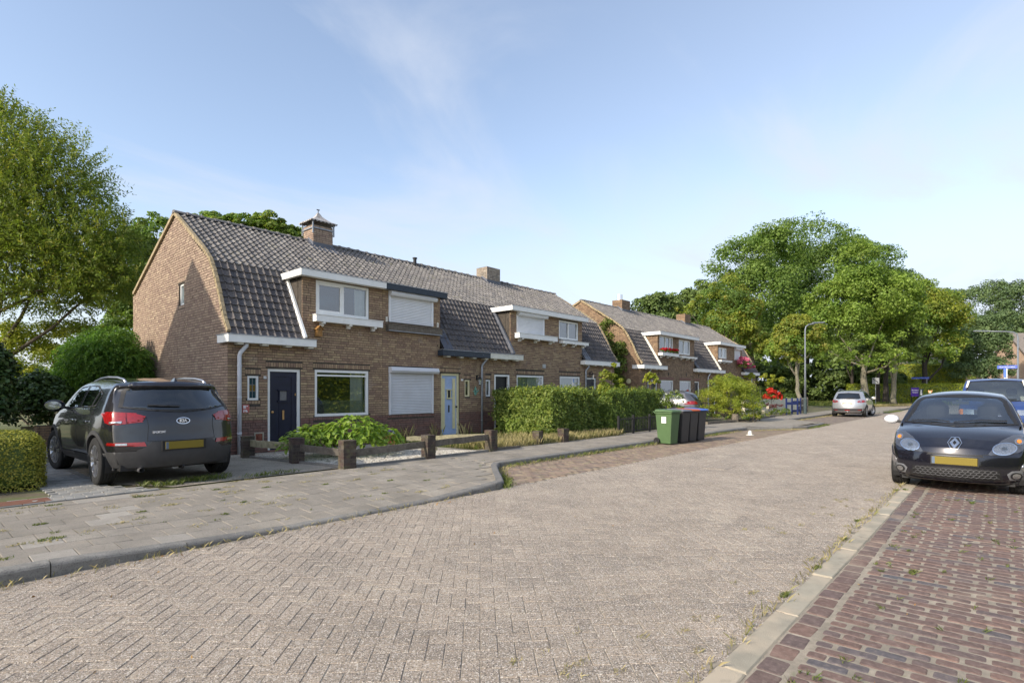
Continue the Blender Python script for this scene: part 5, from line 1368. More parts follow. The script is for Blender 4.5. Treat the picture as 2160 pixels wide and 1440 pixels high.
    # move origin stays at the bumper on the ground
def mirrorpod(c,x,z,y,m,sc=1.0,view=None):
    for sg in (1,-1):
        b=MB(); b.bar((x,sg*(y-.10),z-.03),(x+.0,sg*(y+.07),z+.01),.06,.045)
        st=b.build('door_mirror','plastic_black',c.root)
        bm=bmesh.new(); bmesh.ops.create_uvsphere(bm,u_segments=16,v_segments=10,radius=1)
        for v in bm.verts:
            v.co.x*=.085*sc*(1 if v.co.x<0 else .35); v.co.y*=.13*sc; v.co.z*=.09*sc*(1.0-.15*v.co.y*sg)
            v.co+=Vector((x+.01,sg*(y+.125*sc),z+.03))
        me=bpy.data.meshes.new('mirror_shell'); bm.to_mesh(me); bm.free(); me.materials.append(MATS[m]); me.polygons.foreach_set('use_smooth',[True]*len(me.polygons))
        link(bpy.data.objects.new('mirror_shell',me),st)
        b=MB(); b.add([(x+.042*sc,sg*(y+.15*sc)+dy*sc,z+.03+dz*sc) for dy,dz in E_(0,0,.10,.065,14)],[tuple(range(14))]); b.build('mirror_glass','chrome',st)
def wiper(c,pts,view,parent=None):
    c.line('wiper',pts,view,w=.022,m='plastic_black',off=.022)
# ---- 1. small black hatchback, front towards the camera
def hatch_black():
    L=3.6
    c=Car('parked_car','small black hatchback with white mirror caps on the red brick bay','car',L,1.655,
      top=[(0,.70),(.10,.79),(.35,.88),(.7,.955),(.95,1.00),(1.20,1.16),(1.55,1.37),(1.80,1.47),(2.1,1.51),(2.6,1.51),(3.1,1.48),(3.45,1.42),(3.6,1.36)],
      front=[(.15,.10),(.22,.03),(.30,.0),(.45,.0),(.58,.02),(.68,.05),(.78,.14),(.9,.22)],
      rear=[(.2,.08),(.35,.0),(.6,.0),(.9,.04),(1.1,.14),(1.35,.34)],belt=[(0,.80),(.9,.94),(2.2,.98),(3.6,1.02)],tum=.235,wheels=(.72,3.09),R_=.285,paint='paint_black',zb=.17,crown=.06,curvf=.27)
    c.steer=0.0
    ws=[(-.68,1.00),(-.60,1.16),(-.545,1.335),(-.48,1.385),(-.25,1.408),(0,1.413),(.25,1.408),(.48,1.385),(.545,1.335),(.60,1.16),(.68,1.00),(.4,.985),(0,.98),(-.4,.985)]
    c.glasswin('windscreen',ws,'f',frame=.035)
    c.glasswin('side_window',[(1.28,1.03),(1.55,1.24),(1.78,1.36),(2.25,1.385),(2.28,1.02)],'s',m='car_glass_dark',frame=.02); c.glasswin('rear_side_window',[(2.36,1.03),(2.36,1.385),(2.95,1.35),(3.15,1.12)],'s',m='car_glass_dark',frame=.02)
    c.glasswin('rear_window',[(-.52,1.05),(-.46,1.33),(.46,1.33),(.52,1.05)],'b',m='car_glass')
    for sg in (1,-1):
        f=(lambda P: P) if sg>0 else mir
        lamp=f([(.80,.83),(.74,.865),(.64,.86),(.52,.79),(.42,.68),(.37,.60),(.40,.585),(.56,.59),(.70,.63),(.79,.70),(.82,.76)])
        hl=c.patch('headlight','headlamp_dark',lamp,'f',off=.004,step=.03)
        c.patch('reflector','reflector',E_(sg*.545,.675,.125,.075,20,rot=sg*.15),'f',off=.009,parent=hl,step=.03)
        c.patch('lamp_ring','chrome',E_(sg*.545,.675,.135,.083,20,rot=sg*.15),'f',off=.011,parent=hl,step=.03,hole=E_(sg*.545,.675,.122,.072,20,rot=sg*.15))
        c.patch('bulb','lamp_glass',E_(sg*.545,.675,.035,.03,12),'f',off=.016,parent=hl,step=.02)
        c.patch('indicator','reflector',E_(sg*.70,.775,.052,.045,14),'f',off=.010,parent=hl,step=.02); c.patch('indicator_bulb','amber',E_(sg*.70,.775,.026,.024,12),'f',off=.015,parent=hl,step=.02)
        fog=f([(.80,.47),(.72,.45),(.705,.38),(.62,.375),(.57,.33),(.60,.245),(.74,.235),(.79,.30)])
        fg=c.patch('fog_surround','fog_silver',fog,'f',off=.005,step=.04)
        c.patch('fog_fin','alloy',f([(.795,.51),(.735,.48),(.715,.41),(.745,.36),(.725,.25),(.765,.26),(.79,.36)]),'f',off=.010,parent=fg,step=.03)
        c.patch('fog_ring','plastic_black',E_(sg*.665,.305,.062,.052,16),'f',off=.010,parent=fg,step=.03); c.patch('fog_lamp','reflector',E_(sg*.665,.305,.044,.038,16),'f',off=.016,parent=fg,step=.02)
    c.patch('lower_grille','plastic_black',[(-.53,.24),(-.50,.375),(-.3,.39),(0,.395),(.3,.39),(.50,.375),(.53,.24),(.3,.225),(0,.22),(-.3,.225)],'f',off=.004,step=.05)
    # honeycomb bars over the grille
    b=MB()
    for r in range(4):
        for k in range(-8,8):
            y0=k*.062+(.031 if r%2 else 0); z=.258+r*.034
            if abs(y0+.03)>.49: continue
            hx=lambda yy,zz: Vector((c_surf(c,yy,zz)-.012,yy,zz))
            b.bar(hx(y0,z),hx(y0+.031,z+.014),.006,.006); b.bar(hx(y0+.031,z+.014),hx(y0+.062,z),.008,.007)
            if r<3: b.bar(hx(y0+.031,z+.014),hx(y0+.031,z+.034),.008,.006)
    b.build('grille_mesh','mesh_grey',c.root,kind='stuff')
    c.patch('bumper_lip','cladding',[(-.70,.165),(-.72,.205),(-.3,.195),(.3,.195),(.72,.205),(.70,.165)],'f',off=.012,step=.06)
    c.patch('upper_slot','plastic_black',[(-.33,.555),(-.30,.585),(.30,.585),(.33,.555),(.25,.565),(-.25,.565)],'f',off=.004,step=.05)
    b=MB(); b.box(-.030,-.018,-.26,.26,.435,.545); pl=b.build('number_plate','plate_yellow',c.root,bevel=.004); b=MB(); b.box(-.0315,-.0305,.222,.258,.44,.54); b.build('plate_band','plate_blue',pl)
    b=MB(); b.box(-.018,.03,-.275,.275,.425,.55); b.build('plate_holder','plastic_black',c.root)
    # diamond badge
    dia=lambda k:[(0,.725+.082*k),(.058*k,.74),(.075*k,.725),(.05*k,.70),(0,.725-.082*k),(-.05*k,.70),(-.075*k,.725),(-.058*k,.74)]
    hexa=[(0-.045,.81),(.045,.81),(.085,.735),(.04,.65),(-.04,.65),(-.085,.735)]
    em=c.patch('emblem','plastic_black',[(y,z) for y,z in hexa],'f',off=.010,step=.03)
    dm=[(0,.797),(.060,.728),(0,.66),(-.060,.728)]; dh=[(0,.757),(.024,.728),(0,.699),(-.024,.728)]
    c.patch('emblem_diamond','chrome',dm,'f',off=.022,hole=dh,parent=em,step=.03)
    c.patch('emblem_rim','chrome',hexa,'f',off=.013,hole=[(y*.90,.73+(z-.73)*.90) for y,z in hexa],parent=em,step=.03)
    c.line('bonnet_gap',[(.835,.80),(.80,.90),(.72,.975)],'f'); c.line('bonnet_gap',[(-.835,.80),(-.80,.90),(-.72,.975)],'f')
    c.line('bumper_gap',[(-.38,.595),(-.2,.578),(0,.575),(.2,.578),(.38,.595)],'f',w=.008)
    wiper(c,[(.60,1.005),(.3,1.02),(.10,1.0)],'f'); wiper(c,[(.05,.995),(-.28,1.03),(-.58,1.025)],'f')
    c.line('door_gap',[(1.30,1.0),(1.22,.8),(1.22,.32),(1.3,.24),(2.25,.24),(2.36,.40),(2.36,1.0)],'s')
    c.patch('door_handle','plastic_black',rect(2.08,2.24,.86,.89),'r',off=.02); c.patch('door_handle','plastic_black',rect(2.08,2.24,.86,.89),'l',off=.02)
    mirrorpod(c,1.22,.99,.80,'white_plastic',.86)
    c.seats(m='seat',rows=((1.72,.34),(2.6,.34)),z0=.32,back=.60)
    b=MB(); b.box(.98,1.35,-.66,.66,.84,.93); b.build('dashboard','seat_grey',c.root,bevel=.04)
    b=MB(); K=26; pts=[Vector((1.42+.05*math.sin(2*math.pi*k/K)*0-.07*math.sin(2*math.pi*k/K),-.33*-1*-1+0+.185*math.cos(2*math.pi*k/K),.93+.165*math.sin(2*math.pi*k/K))) for k in range(K+1)]; b.tube(pts,.016,6,cap=False); b.bar((1.42,-.33-.17,.92),(1.42,-.33+.17,.92),.03,.05); b.build('steering_wheel','seat',c.root)
    b=MB(); b.box(1.60,1.63,-.11,.11,1.285,1.335); b.box(1.62,1.64,-.02,.02,1.33,1.38); b.build('rear_view_mirror','seat_grey',c.root)
    c.finish(arch_w=.02,spoke='cap')
    place(c,10.25,.52,math.pi)
    return c
def c_surf(c,y,z):
    h=c.bvh.ray_cast(Vector((-2,y,z)),Vector((1,0,0))); return h[0].x if h[0] else .1
hatch_black()
# ---- 2. dark grey SUV, rear towards the camera, with name badges
def suv_grey():
    L=4.44
    c=Car('parked_car','anthracite grey SUV in the driveway with its rear to the street','car',L,1.855,
      top=[(0,.82),(.12,.95),(.45,1.03),(.9,1.09),(1.15,1.14),(1.5,1.36),(1.85,1.545),(2.15,1.60),(2.7,1.635),(3.3,1.62),(3.9,1.575),(4.2,1.54),(4.44,1.49)],
      front=[(.2,.08),(.4,0),(.7,.02),(.9,.12)],
      rear=[(.2,.13),(.30,.06),(.42,.01),(.62,.0),(.70,.035),(.80,.045),(.95,.055),(1.08,.09),(1.2,.16),(1.35,.28),(1.47,.38),(1.52,.30)],
      belt=[(0,.92),(1.1,1.02),(3.2,1.12),(4.44,1.16)],tum=.20,wheels=(.88,3.52),R_=.355,paint='paint_anthracite',zb=.27,crown=.05,curvr=.30,curvf=.3,flare=.035,
      plan=[(0,.84),(.25,.93),(.6,.985),(1.0,1.0),(3.3,1.0),(3.9,.985),(4.2,.95),(4.44,.90)])
    c.steer=0.12
    c.glasswin('rear_window',[(-.71,1.17),(-.62,1.40),(-.58,1.435),(-.25,1.455),(0,1.46),(.25,1.455),(.58,1.435),(.62,1.40),(.71,1.17),(.40,1.125),(0,1.105),(-.40,1.125)],'b',m='car_glass_dark',frame=.03)
    wins=[('front_side_window',[(1.50,1.12),(1.72,1.30),(1.98,1.45),(2.42,1.485),(2.40,1.145)]),('middle_side_window',[(2.50,1.15),(2.52,1.485),(2.95,1.475),(3.22,1.42),(3.12,1.165)]),('quarter_window',[(3.17,1.17),(3.27,1.40),(3.42,1.355),(3.36,1.19)])]
    for n,p in wins: c.glasswin(n,p,'s',m='car_glass_dark',frame=.016)
    c.line('window_chrome',[(1.45,1.09),(2.4,1.115),(3.1,1.135),(3.38,1.16)],'s',w=.017,m='chrome',off=.008)
    c.glasswin('windscreen',[(-.66,1.14),(-.52,1.50),(0,1.53),(.52,1.50),(.66,1.14),(0,1.12)],'f',m='car_glass_dark')
    for sg in (1,-1):
        f=(lambda P: P) if sg>0 else mir
        tl=c.patch('tail_light','tail_red',f([(.46,1.03),(.58,1.075),(.84,1.10),(.875,1.07),(.87,.94),(.84,.915),(.70,.925),(.49,.975)]),'b',off=.010,step=.03)
        c.patch('tail_light_lens','tail_dark_red',f([(.665,1.085),(.675,1.085),(.685,.925),(.675,.925)]),'b',off=.014,parent=tl)
        c.patch('reversing_lens','lamp_glass' if False else 'reflector',f([(.72,.965),(.84,.955),(.84,.925),(.73,.932)]),'b',off=.016,parent=tl)
        side=[(3.98,1.10),(4.20,1.08),(4.28,.95),(4.12,.91),(4.0,.97)]
        c.patch('tail_light_side','tail_red',side,'l' if sg>0 else 'r',off=.010,step=.03,parent=tl)
        rf=c.patch('bumper_lamp','tail_red',f([(.47,.60),(.49,.66),(.86,.655),(.865,.615),(.60,.60)]),'b',off=.012,step=.04)
        c.patch('reversing_lamp','reflector',f([(.68,.618),(.68,.648),(.80,.645),(.80,.618)]),'b',off=.017,parent=rf)
        c.patch('bumper_lamp_side','tail_red',[(4.05,.62),(4.08,.65),(4.25,.65),(4.25,.62)],'l' if sg>0 else 'r',off=.010,step=.04,parent=rf)
        # roof rail
        b=MB(); y=sg*.56; zt=lambda x: c.bvh.ray_cast(Vector((x,y,4)),Vector((0,0,-1)))[0].z
        pts=[Vector((x,y,zt(x)+d)) for x,d in ((1.85,-.01),(2.0,.025),(2.4,.035),(2.8,.035),(3.3,.035),(3.6,.025),(3.72,-.01))]; b.tube(pts,.018,8); b.build('roof_rail','alloy',c.root,smooth=True)
        b=MB()
        for xx in (2.2,3.1,3.8):
            x=xx; h=c.bvh.ray_cast(Vector((x,sg*3,1.0)),Vector((0,-sg,0)))
    c.patch('bumper_cladding','cladding',[(-.87,.29),(-.88,.50),(-.62,.50),(-.55,.56),(-.48,.585),(-.42,.66),(.42,.66),(.48,.585),(.55,.56),(.62,.50),(.88,.50),(.87,.29)],'b',off=.012,step=.06)
    c.patch('bumper_edge','plastic_black',[(-.86,.275),(-.87,.29),(.87,.29),(.86,.275)],'b',off=.010,step=.08)
    for sg,v in ((1,'l'),(-1,'r')): c.patch('sill_cladding','cladding',[(1.2,.28),(1.2,.40),(3.2,.43),(3.2,.28)],v,off=.010,step=.08); c.patch('bumper_cladding','cladding',[(3.90,.30),(3.94,.52),(4.30,.53),(4.34,.30)],v,off=.012,step=.05)
    # tailgate outline and crease
    c.line('tailgate_gap',[(-.46,.67),(-.44,.90),(-.46,1.03)],'b'); c.line('tailgate_gap',[(.46,.67),(.44,.90),(.46,1.03)],'b'); c.line('tailgate_gap',[(-.46,.67),(0,.665),(.46,.67)],'b'); pass
    c.patch('tailgate_garnish','paint_black',[(-.45,.68),(-.45,.735),(0,.73),(.45,.735),(.45,.68)],'b',off=.006,step=.06)
    c.patch('rear_spoiler','paint_black',[(-.58,1.46),(-.55,1.495),(0,1.515),(.55,1.495),(.58,1.46),(.3,1.468),(0,1.472),(-.3,1.468)],'b',off=.045,step=.05,thick=.03)
    wiper(c,[(-.02,1.165),(-.25,1.175),(-.42,1.185)],'b')
    xr=L+.0
    def rs(y,z): h=c.bvh.ray_cast(Vector((L+2,y,z)),Vector((-1,0,0))); return h[0].x
    b=MB(); x=rs(0,.60)+.018; b.box(x-.002,x+.012,-.26,.26,.545,.655); pl=b.build('number_plate','plate_yellow',c.root,bevel=.004); b=MB(); b.box(x+.0125,x+.0135,.222,.258,.55,.65) if False else b.box(x+.0125,x+.0135,-.258,-.222,.55,.65); b.build('plate_band','plate_blue',pl)
    b=MB(); b.box(x-.05,x-.003,-.30,.30,.525,.67); b.build('plate_recess','plastic_black',c.root)
    xx=rs(0,.955)+.006
    em=c.patch('emblem','plastic_black',E_(0,.955,.088,.044,24),'b',off=.006,step=.03); c.patch('emblem_rim','chrome',E_(0,.955,.094,.049,24),'b',off=.010,hole=E_(0,.955,.084,.040,24),parent=em,step=.03)
    text_mesh('lettering','KIA',.064,'white_print',em,(xx+.006,0,.955),(R(90),0,R(90)),.003,.002)
    text_mesh('model_lettering','SPORTAGE',.044,'white_plastic',c.root,(max(rs(-.22,.80),rs(-.42,.80))+.012,-.31,.80),(R(90),0,R(90)+math.atan2(rs(-.42,.80)-rs(-.20,.80),.22)*-1),.003,.001)
    c.line('door_gap',[(2.44,1.12),(2.42,.8),(2.44,.45)],'s'); c.line('door_gap',[(1.45,1.08),(1.34,.9),(1.36,.46),(2.9,.48),(3.05,.6),(3.22,.85),(3.32,1.12)],'s')
    for v,sg in (('l',1),('r',-1)):
        for x in (2.18,3.02):
            h=c.bvh.ray_cast(Vector((x,sg*3,.93)),Vector((0,-sg,0)))[0]; b=MB(); b.bar(h+Vector((-.09,sg*.018,0)),h+Vector((.09,sg*.018,.004)),.022,.03); b.build('door_handle','chrome',c.root,bevel=.006)
    mirrorpod(c,1.62,1.13,.90,'paint_black',1.1)
    # antenna fin, exhaust, tow bar, fuel flap
    b=MB(); z=c.bvh.ray_cast(Vector((4.0,0,4)),Vector((0,0,-1)))[0].z; b.add([(3.85,-.03,z-.01),(3.85,.03,z-.01),(4.08,.03,z-.01),(4.08,-.03,z-.01),(4.0,-.006,z+.075),(4.0,.006,z+.075),(4.05,.006,z+.07),(4.05,-.006,z+.07)],[(0,1,5,4),(1,2,6,5),(2,3,7,6),(3,0,4,7),(4,5,6,7)]); b.build('antenna_fin','paint_anthracite',c.root)
    b=MB(); b.tube([(4.0,-.52,.25),(4.30,-.52,.25)],.035,12,cap=False); b.tube([(3.4,-.1,.28),(3.9,-.4,.27),(4.1,-.52,.26)],.03,8); b.build('exhaust','alloy',c.root,smooth=True)
    b=MB(); b.box(4.0,4.12,-.45,.45,.235,.275); b.tube([(4.1,0,.25),(4.36,0,.24),(4.40,0,.28)],.018,8); b.build('tow_bar','plastic_black',c.root)
    b=MB(); b.box(4.28,4.30,-.12,-.04,.235,.285); b.build('tow_socket','zinc',c.root)
    c.seats(rows=((2.25,.40),(3.15,.40)),z0=.45,back=.62)
    c.finish(arch_mat='cladding',arch_w=.06,spoke='ten',rimr=.68)
    return c
suv=suv_grey()
# front bumper centre placed so that the rear stands just behind the pavement
place(suv,2.80,13.66,math.pi/2+R(1.5),.10)
# ---- 3. silver crossover far down the street, 4. blue van, 5. hatchback in a driveway
def silver_car():
    L=4.3
    c=Car('parked_car','silver crossover parked at the far left kerb, seen from behind','car',L,1.765,
      top=[(0,.80),(.12,.92),(.45,1.0),(1.0,1.05),(1.4,1.28),(1.8,1.50),(2.2,1.56),(2.8,1.575),(3.4,1.55),(3.9,1.51),(4.1,1.48),(4.3,1.44)],
      front=[(.2,.08),(.4,0),(.7,.02),(.9,.12)],rear=[(.2,.10),(.35,.01),(.6,0),(.9,.05),(1.1,.13),(1.42,.38)],belt=[(0,.9),(1.1,.98),(4.3,1.08)],tum=.21,wheels=(.88,3.48),R_=.335,paint='paint_silver',zb=.24,curvr=.25,sub=1)
    c.steer=-.35
    c.glasswin('rear_window',[(-.60,1.08),(-.50,1.36),(0,1.39),(.50,1.36),(.60,1.08),(0,1.05)],'b',m='car_glass_dark')
    c.glasswin('side_window',[(1.5,1.06),(1.75,1.28),(2.05,1.41),(2.6,1.43),(2.6,1.07)],'s',m='car_glass_dark',frame=.02); c.glasswin('rear_side_window',[(2.68,1.07),(2.68,1.43),(3.2,1.41),(3.65,1.25),(3.6,1.12)],'s',m='car_glass_dark',frame=.02)
    for sg in (1,-1):
        f=(lambda P: P) if sg>0 else mir
        tl=c.patch('tail_light','tail_red',f([(.46,.90),(.56,.96),(.84,1.00),(.86,.86),(.66,.84),(.52,.86)]),'b',off=.012,step=.05)
        c.patch('tail_light_lens','reflector',f([(.54,.895),(.60,.94),(.70,.95),(.68,.87)]),'b',off=.018,parent=tl)
        c.patch('bumper_reflector','tail_red',f(rect(.50,.68,.40,.43)),'b',off=.012)
        b=MB(); b.tube([(1.8,sg*.56,1.54),(2.2,sg*.56,1.61),(3.3,sg*.55,1.60),(3.8,sg*.54,1.54)],.018,6); b.build('roof_rail','alloy',c.root)
    c.patch('bumper_cladding','cladding',[(-.84,.26),(-.86,.50),(.86,.50),(.84,.26)],'b',off=.012,step=.08); c.patch('skid_plate','alloy',[(-.60,.30),(-.66,.36),(.66,.36),(.60,.30)],'b',off=.02,step=.08); c.patch('fog_lamp','tail_red',rect(-.12,.12,.38,.43),'b',off=.02)
    b=MB(); x=L-.04; b.box(x-.02,x+.012,-.26,.26,.74,.86); b.build('number_plate','plate_grey',c.root)
    for v in 'lr': c.patch('sill_cladding','cladding',[(1.2,.25),(1.2,.36),(3.1,.36),(3.1,.25)],v,off=.010,step=.1)
    wiper(c,[(-.05,1.08),(.35,1.10)],'b'); mirrorpod(c,1.55,1.06,.86,'paint_silver',1.0)
    c.line('door_gap',[(2.64,1.06),(2.62,.45)],'s'); c.line('door_gap',[(1.4,1.0),(1.3,.45),(2.9,.45),(3.2,.8),(3.3,1.08)],'s')
    b=MB(); b.tube([(4.2,0,.3),(4.36,0,.28),(4.40,0,.33)],.018,6); b.build('tow_bar','alloy',c.root)
    c.finish(arch_mat='cladding',arch_w=.05,spoke='ten'); 
    return c
c=silver_car(); place(c,41.2,6.88,R(2.0))
def blue_van():
    L=4.7
    c=Car('parked_van','blue van with wide windscreen parked behind the black hatchback','van',L,1.84,
      top=[(0,.96),(.12,1.06),(.45,1.17),(.62,1.22),(.95,1.56),(1.25,1.84),(1.5,1.91),(2.0,1.935),(4.4,1.93),(4.6,1.91),(4.7,1.86)],
      front=[(.25,.05),(.45,0),(.7,.01),(.95,.08)],rear=[(.3,.03),(.6,0),(1.1,.02),(1.9,.10)],belt=[(0,1.02),(.6,1.18),(4.7,1.2)],tum=.135,wheels=(.95,3.87),R_=.315,paint='paint_blue',zb=.25,crown=.04,curvf=.16,curvr=.05,sub=1,flare=.015,
      plan=[(0,.93),(.25,.97),(.7,1.0),(4.4,1.0),(4.7,.97)])
    c.glasswin('windscreen',[(-.76,1.21),(-.66,1.74),(-.60,1.81),(0,1.84),(.60,1.81),(.66,1.74),(.76,1.21),(0,1.19)],'f',m='car_glass',frame=.03)
    c.glasswin('side_window',[(1.0,1.28),(1.32,1.72),(1.95,1.74),(1.95,1.26)],'s',m='car_glass_dark',frame=.02)
    for sg in (1,-1):
        f=(lambda P: P) if sg>0 else mir
        hl=c.patch('headlight','reflector',f(rect(.50,.76,.77,.93)),'f',off=.008,step=.05); c.patch('indicator','amber',f(rect(.765,.895,.77,.93)),'f',off=.010,step=.05)
    c.patch('grille','plastic_black',rect(-.49,.49,.78,.92),'f',off=.006,step=.08); c.patch('bumper','cladding',[(-.88,.32),(-.90,.55),(.90,.55),(.88,.32)],'f',off=.02,step=.08)
    b=MB(); b.box(-.03,-.015,-.26,.26,.40,.51); b.build('number_plate','plate_yellow',c.root)
    wiper(c,[(.55,1.21),(.15,1.26),(-.05,1.24)],'f'); wiper(c,[(-.15,1.24),(-.5,1.24)],'f')
    for sg in (1,-1):
        b=MB(); b.bar((1.02,sg*.86,1.22),(.98,sg*1.02,1.24),.03,.03); b.box(.94,1.02,sg*1.12-.12,sg*1.12+.12,1.16,1.36); b.build('door_mirror','plastic_black',c.root,bevel=.02)
    b=MB(); b.box(.75,1.1,-.70,.70,1.05,1.18); b.build('dashboard','cream_interior',c.root); b=MB(); b.box(2.1,2.14,-.74,.74,.5,1.84); b.build('partition','cream_interior',c.root)
    for sg in (1,-1):
        b=MB(); b.bar((.72,sg*.80,1.2),(1.25,sg*.66,1.84),.05,.03); b.build('pillar_trim','cream_interior',c.root)
    K=16; b=MB(); b.tube([Vector((1.28+.05*math.sin(2*math.pi*k/K),-.38+.2*math.cos(2*math.pi*k/K),1.25+.10*math.sin(2*math.pi*k/K))) for k in range(K+1)],.014,5,cap=False); b.build('steering_wheel','plastic_black',c.root)
    b=MB(); b.box(1.32,1.34,-.12,.12,1.68,1.74); b.build('rear_view_mirror','plastic_black',c.root)
    c.seats(rows=((1.9,.4),),z0=.65,back=.6,m='seat_grey'); c.finish(spoke='cap',arch_w=.015); return c
c=blue_van(); place(c,22.5,.16,math.pi)
def grey_hatch():
    L=3.9
    c=Car('parked_car','metallic grey hatchback in the driveway behind the wheelie bins','car',L,1.68,
      top=[(0,.75),(.15,.86),(.8,.96),(1.2,1.2),(1.6,1.40),(2.0,1.46),(2.6,1.47),(3.3,1.42),(3.7,1.34),(3.9,1.28)],
      front=[(.2,.08),(.4,0),(.7,.03),(.9,.2)],rear=[(.2,.08),(.4,0),(.7,.02),(.95,.08),(1.3,.42)],belt=[(0,.85),(1,.95),(3.9,1.03)],tum=.23,wheels=(.75,3.2),R_=.30,paint='paint_grey',sub=1,curvr=.28)
    c.glasswin('rear_window',[(-.50,1.00),(-.44,1.25),(.44,1.25),(.50,1.00)],'b',m='car_glass_dark'); c.glasswin('side_window',[(1.3,1.0),(1.6,1.24),(2.3,1.34),(2.3,1.0)],'s',m='car_glass_dark',frame=.02); c.glasswin('rear_side_window',[(2.38,1.0),(2.38,1.34),(2.9,1.29),(3.2,1.08)],'s',m='car_glass_dark',frame=.02)
    for sg in (1,-1):
        f=(lambda P: P) if sg>0 else mir
        c.patch('tail_light','tail_red',f([(.52,.82),(.56,.95),(.80,.97),(.82,.80)]),'b',off=.012,step=.05)
    b=MB(); b.box(L-.02,L+.01,-.26,.26,.50,.61); b.build('number_plate','plate_yellow',c.root); b=MB(); b.tube([(3.3,-.1,1.44),(3.6,-.1,1.75)],.006,5); b.build('aerial','plastic_black',c.root)
    mirrorpod(c,1.3,.98,.80,'paint_grey',.9); c.finish(spoke='ten',arch_w=.015); return c
c=grey_hatch(); place(c,24.6,14.3,math.pi/2+R(12),.08)
# ------------------------------------------------------------ wheelie bins
def bin_(label,x,y,rz,body,lid,top_w=.48,h=.93,sticker=False,handle=True):
    t=thing('wheelie_bin',label,'wheelie bin',(x,y,-.002),rz,'wheelie bins at the kerb'); t.scale=(.88,.95,.98)
    def fr(w,d,z,y0): return [(-w/2,y0-d/2,z),(w/2,y0-d/2,z),(w/2,y0+d/2,z),(-w/2,y0+d/2,z)]
    b=MB(); rings=[fr(.40,.44,.03,0),fr(.42,.47,.30,0),fr(.47,.56,h-.05,0),fr(.47,.56,h,0)]
    V=[p for r in rings for p in r]; F=[(4*i+k,4*i+(k+1)%4,4*i+4+(k+1)%4,4*i+4+k) for i in range(3) for k in range(4)]+[(3,2,1,0)]
    b.add(V,F); b.box(-.27,.27,-.30,.30,h-.045,h+.0)
    bo=b.build('body',body,t,bevel=.018)
    b=MB(); b.box(-.155,-.145,-.245,-.24,.35,.82); 
    b=MB(); zz=h
    b.add([(-.285,-.34,zz+.012),(.285,-.34,zz+.012),(.285,.30,zz+.012),(-.285,.30,zz+.012),(-.25,-.30,zz+.06),(.25,-.30,zz+.06),(.25,.27,zz+.085),(-.25,.27,zz+.085)],[(0,3,2,1),(4,5,6,7),(0,1,5,4),(1,2,6,5),(2,3,7,6),(3,0,4,7)])
    lo=b.build('lid',lid,t,bevel=.015)
    b=MB(); b.tube([(-.22,.30,h-.02),(-.22,.36,h+.01),(.22,.36,h+.01),(.22,.30,h-.02)],.015,8); b.build('handle',body,t)
    b=MB(); b.tube([(-.24,.21,.10),(.24,.21,.10)],.012,8); b.build('axle','black_metal',t)
    for sg in (1,-1):
        b=MB(); b.lathe([(.05,-.02),(.088,-.024),(.10,-.016),(.10,.016),(.088,.024),(.05,.02)],c=(sg*.265,.215,.10),axis='x',n=24); w=b.build('wheel','rubber',t); b=MB(); b.lathe([(.001,-.015),(.05,-.026),(.05,.026),(.001,.015)],c=(sg*.265,.215,.10),axis='x',n=12); b.build('hub','alloy_dark',w)
    if sticker:
        b=MB(); b.box(-.243,-.2395,-.05,.09,.60,.78) if False else b.add([(-.2455,-.10,.62),(-.2455,.06,.62),(-.2475,.06,.80),(-.2475,-.10,.80)],[(0,3,2,1)]); b.build('sticker','white_print',t)
    return t
BR=R(-8)
bin_('green wheelie bin with a white sticker, first of the row',14.58,7.08,BR,'bin_green','bin_green',sticker=True)
bin_('dark grey wheelie bin with grey lid between green bin and orange lid',15.22,7.05,BR,'bin_grey','lid_grey')
bin_('dark grey wheelie bin with an orange lid',15.72,7.02,BR,'bin_grey','lid_orange')
bin_('dark grey wheelie bin with a bright blue lid, last of the row',16.22,6.98,BR,'bin_grey','lid_blue')
# small white road cone-like cap lying in the bay
t=thing('hat','small white cap lying on the brown brick parking bay','litter',(19.5,6.45,0.0)); b=MB(); b.lathe([(.13,0),(.13,.015),(.065,.02),(.072,.07),(.055,.12),(.025,.155),(.001,.16)],n=14,cap=False); b.build('cap','off_white',t,smooth=True)
# ------------------------------------------------------------ garden fences with brick posts
def brick_post(label,x,y,h=.50,w=.24,rz=0,lean=0,group='low brick posts along the pavement'):
    t=thing('brick_post',label,'fence post',(x,y,.09),rz,group); t.rotation_euler=(lean,lean*.5,rz)
    rd=random.Random(int(x*100)); core=MB(); core.box(-w/2+.006,w/2-.006,-w/2+.006,w/2-.006,-.05,h-.004); core.build('core','post_joint',t)
    me=None; z=0;k=0; p=.0625; L_=w
    u=MB(); u.box(0,1,0,1,0,1); me=u.mesh('brick','post_brick')
    while z<h-.08:
        segs=[(-w/2,w/2,-w/2,0),(-w/2,w/2,0,w/2)] if k%2==0 else [(-w/2,0,-w/2,w/2),(0,w/2,-w/2,w/2)]
        for a,b_,c,d in segs:
            o=bpy.data.objects.new('brick',me); COL.objects.link(o); o.parent=t; j=rd.gauss(0,.002)
            o.location=(a+.004+j,c+.004-j,z); o.scale=(b_-a-.008,d-c-.008,.054)
        z+=p;k+=1
    for i in range(4):
        o=bpy.data.objects.new('brick',me); COL.objects.link(o); o.parent=t; o.location=(-w/2-.004+i*w/4+.003,-w/2-.004,z); o.scale=(w/4-.004,w+.008,h-z+rd.gauss(0,.003))
    return t
P1=(5.50,8.93);P2=(5.24,10.32);P3=(4.98,11.95);P4=(7.42,8.95);P5=(9.32,8.96);P6=(11.35,9.2);P7=(12.35,9.1)
brick_post('weathered brick post on the garden corner nearest the street',*P1,.52,.25,R(-8))
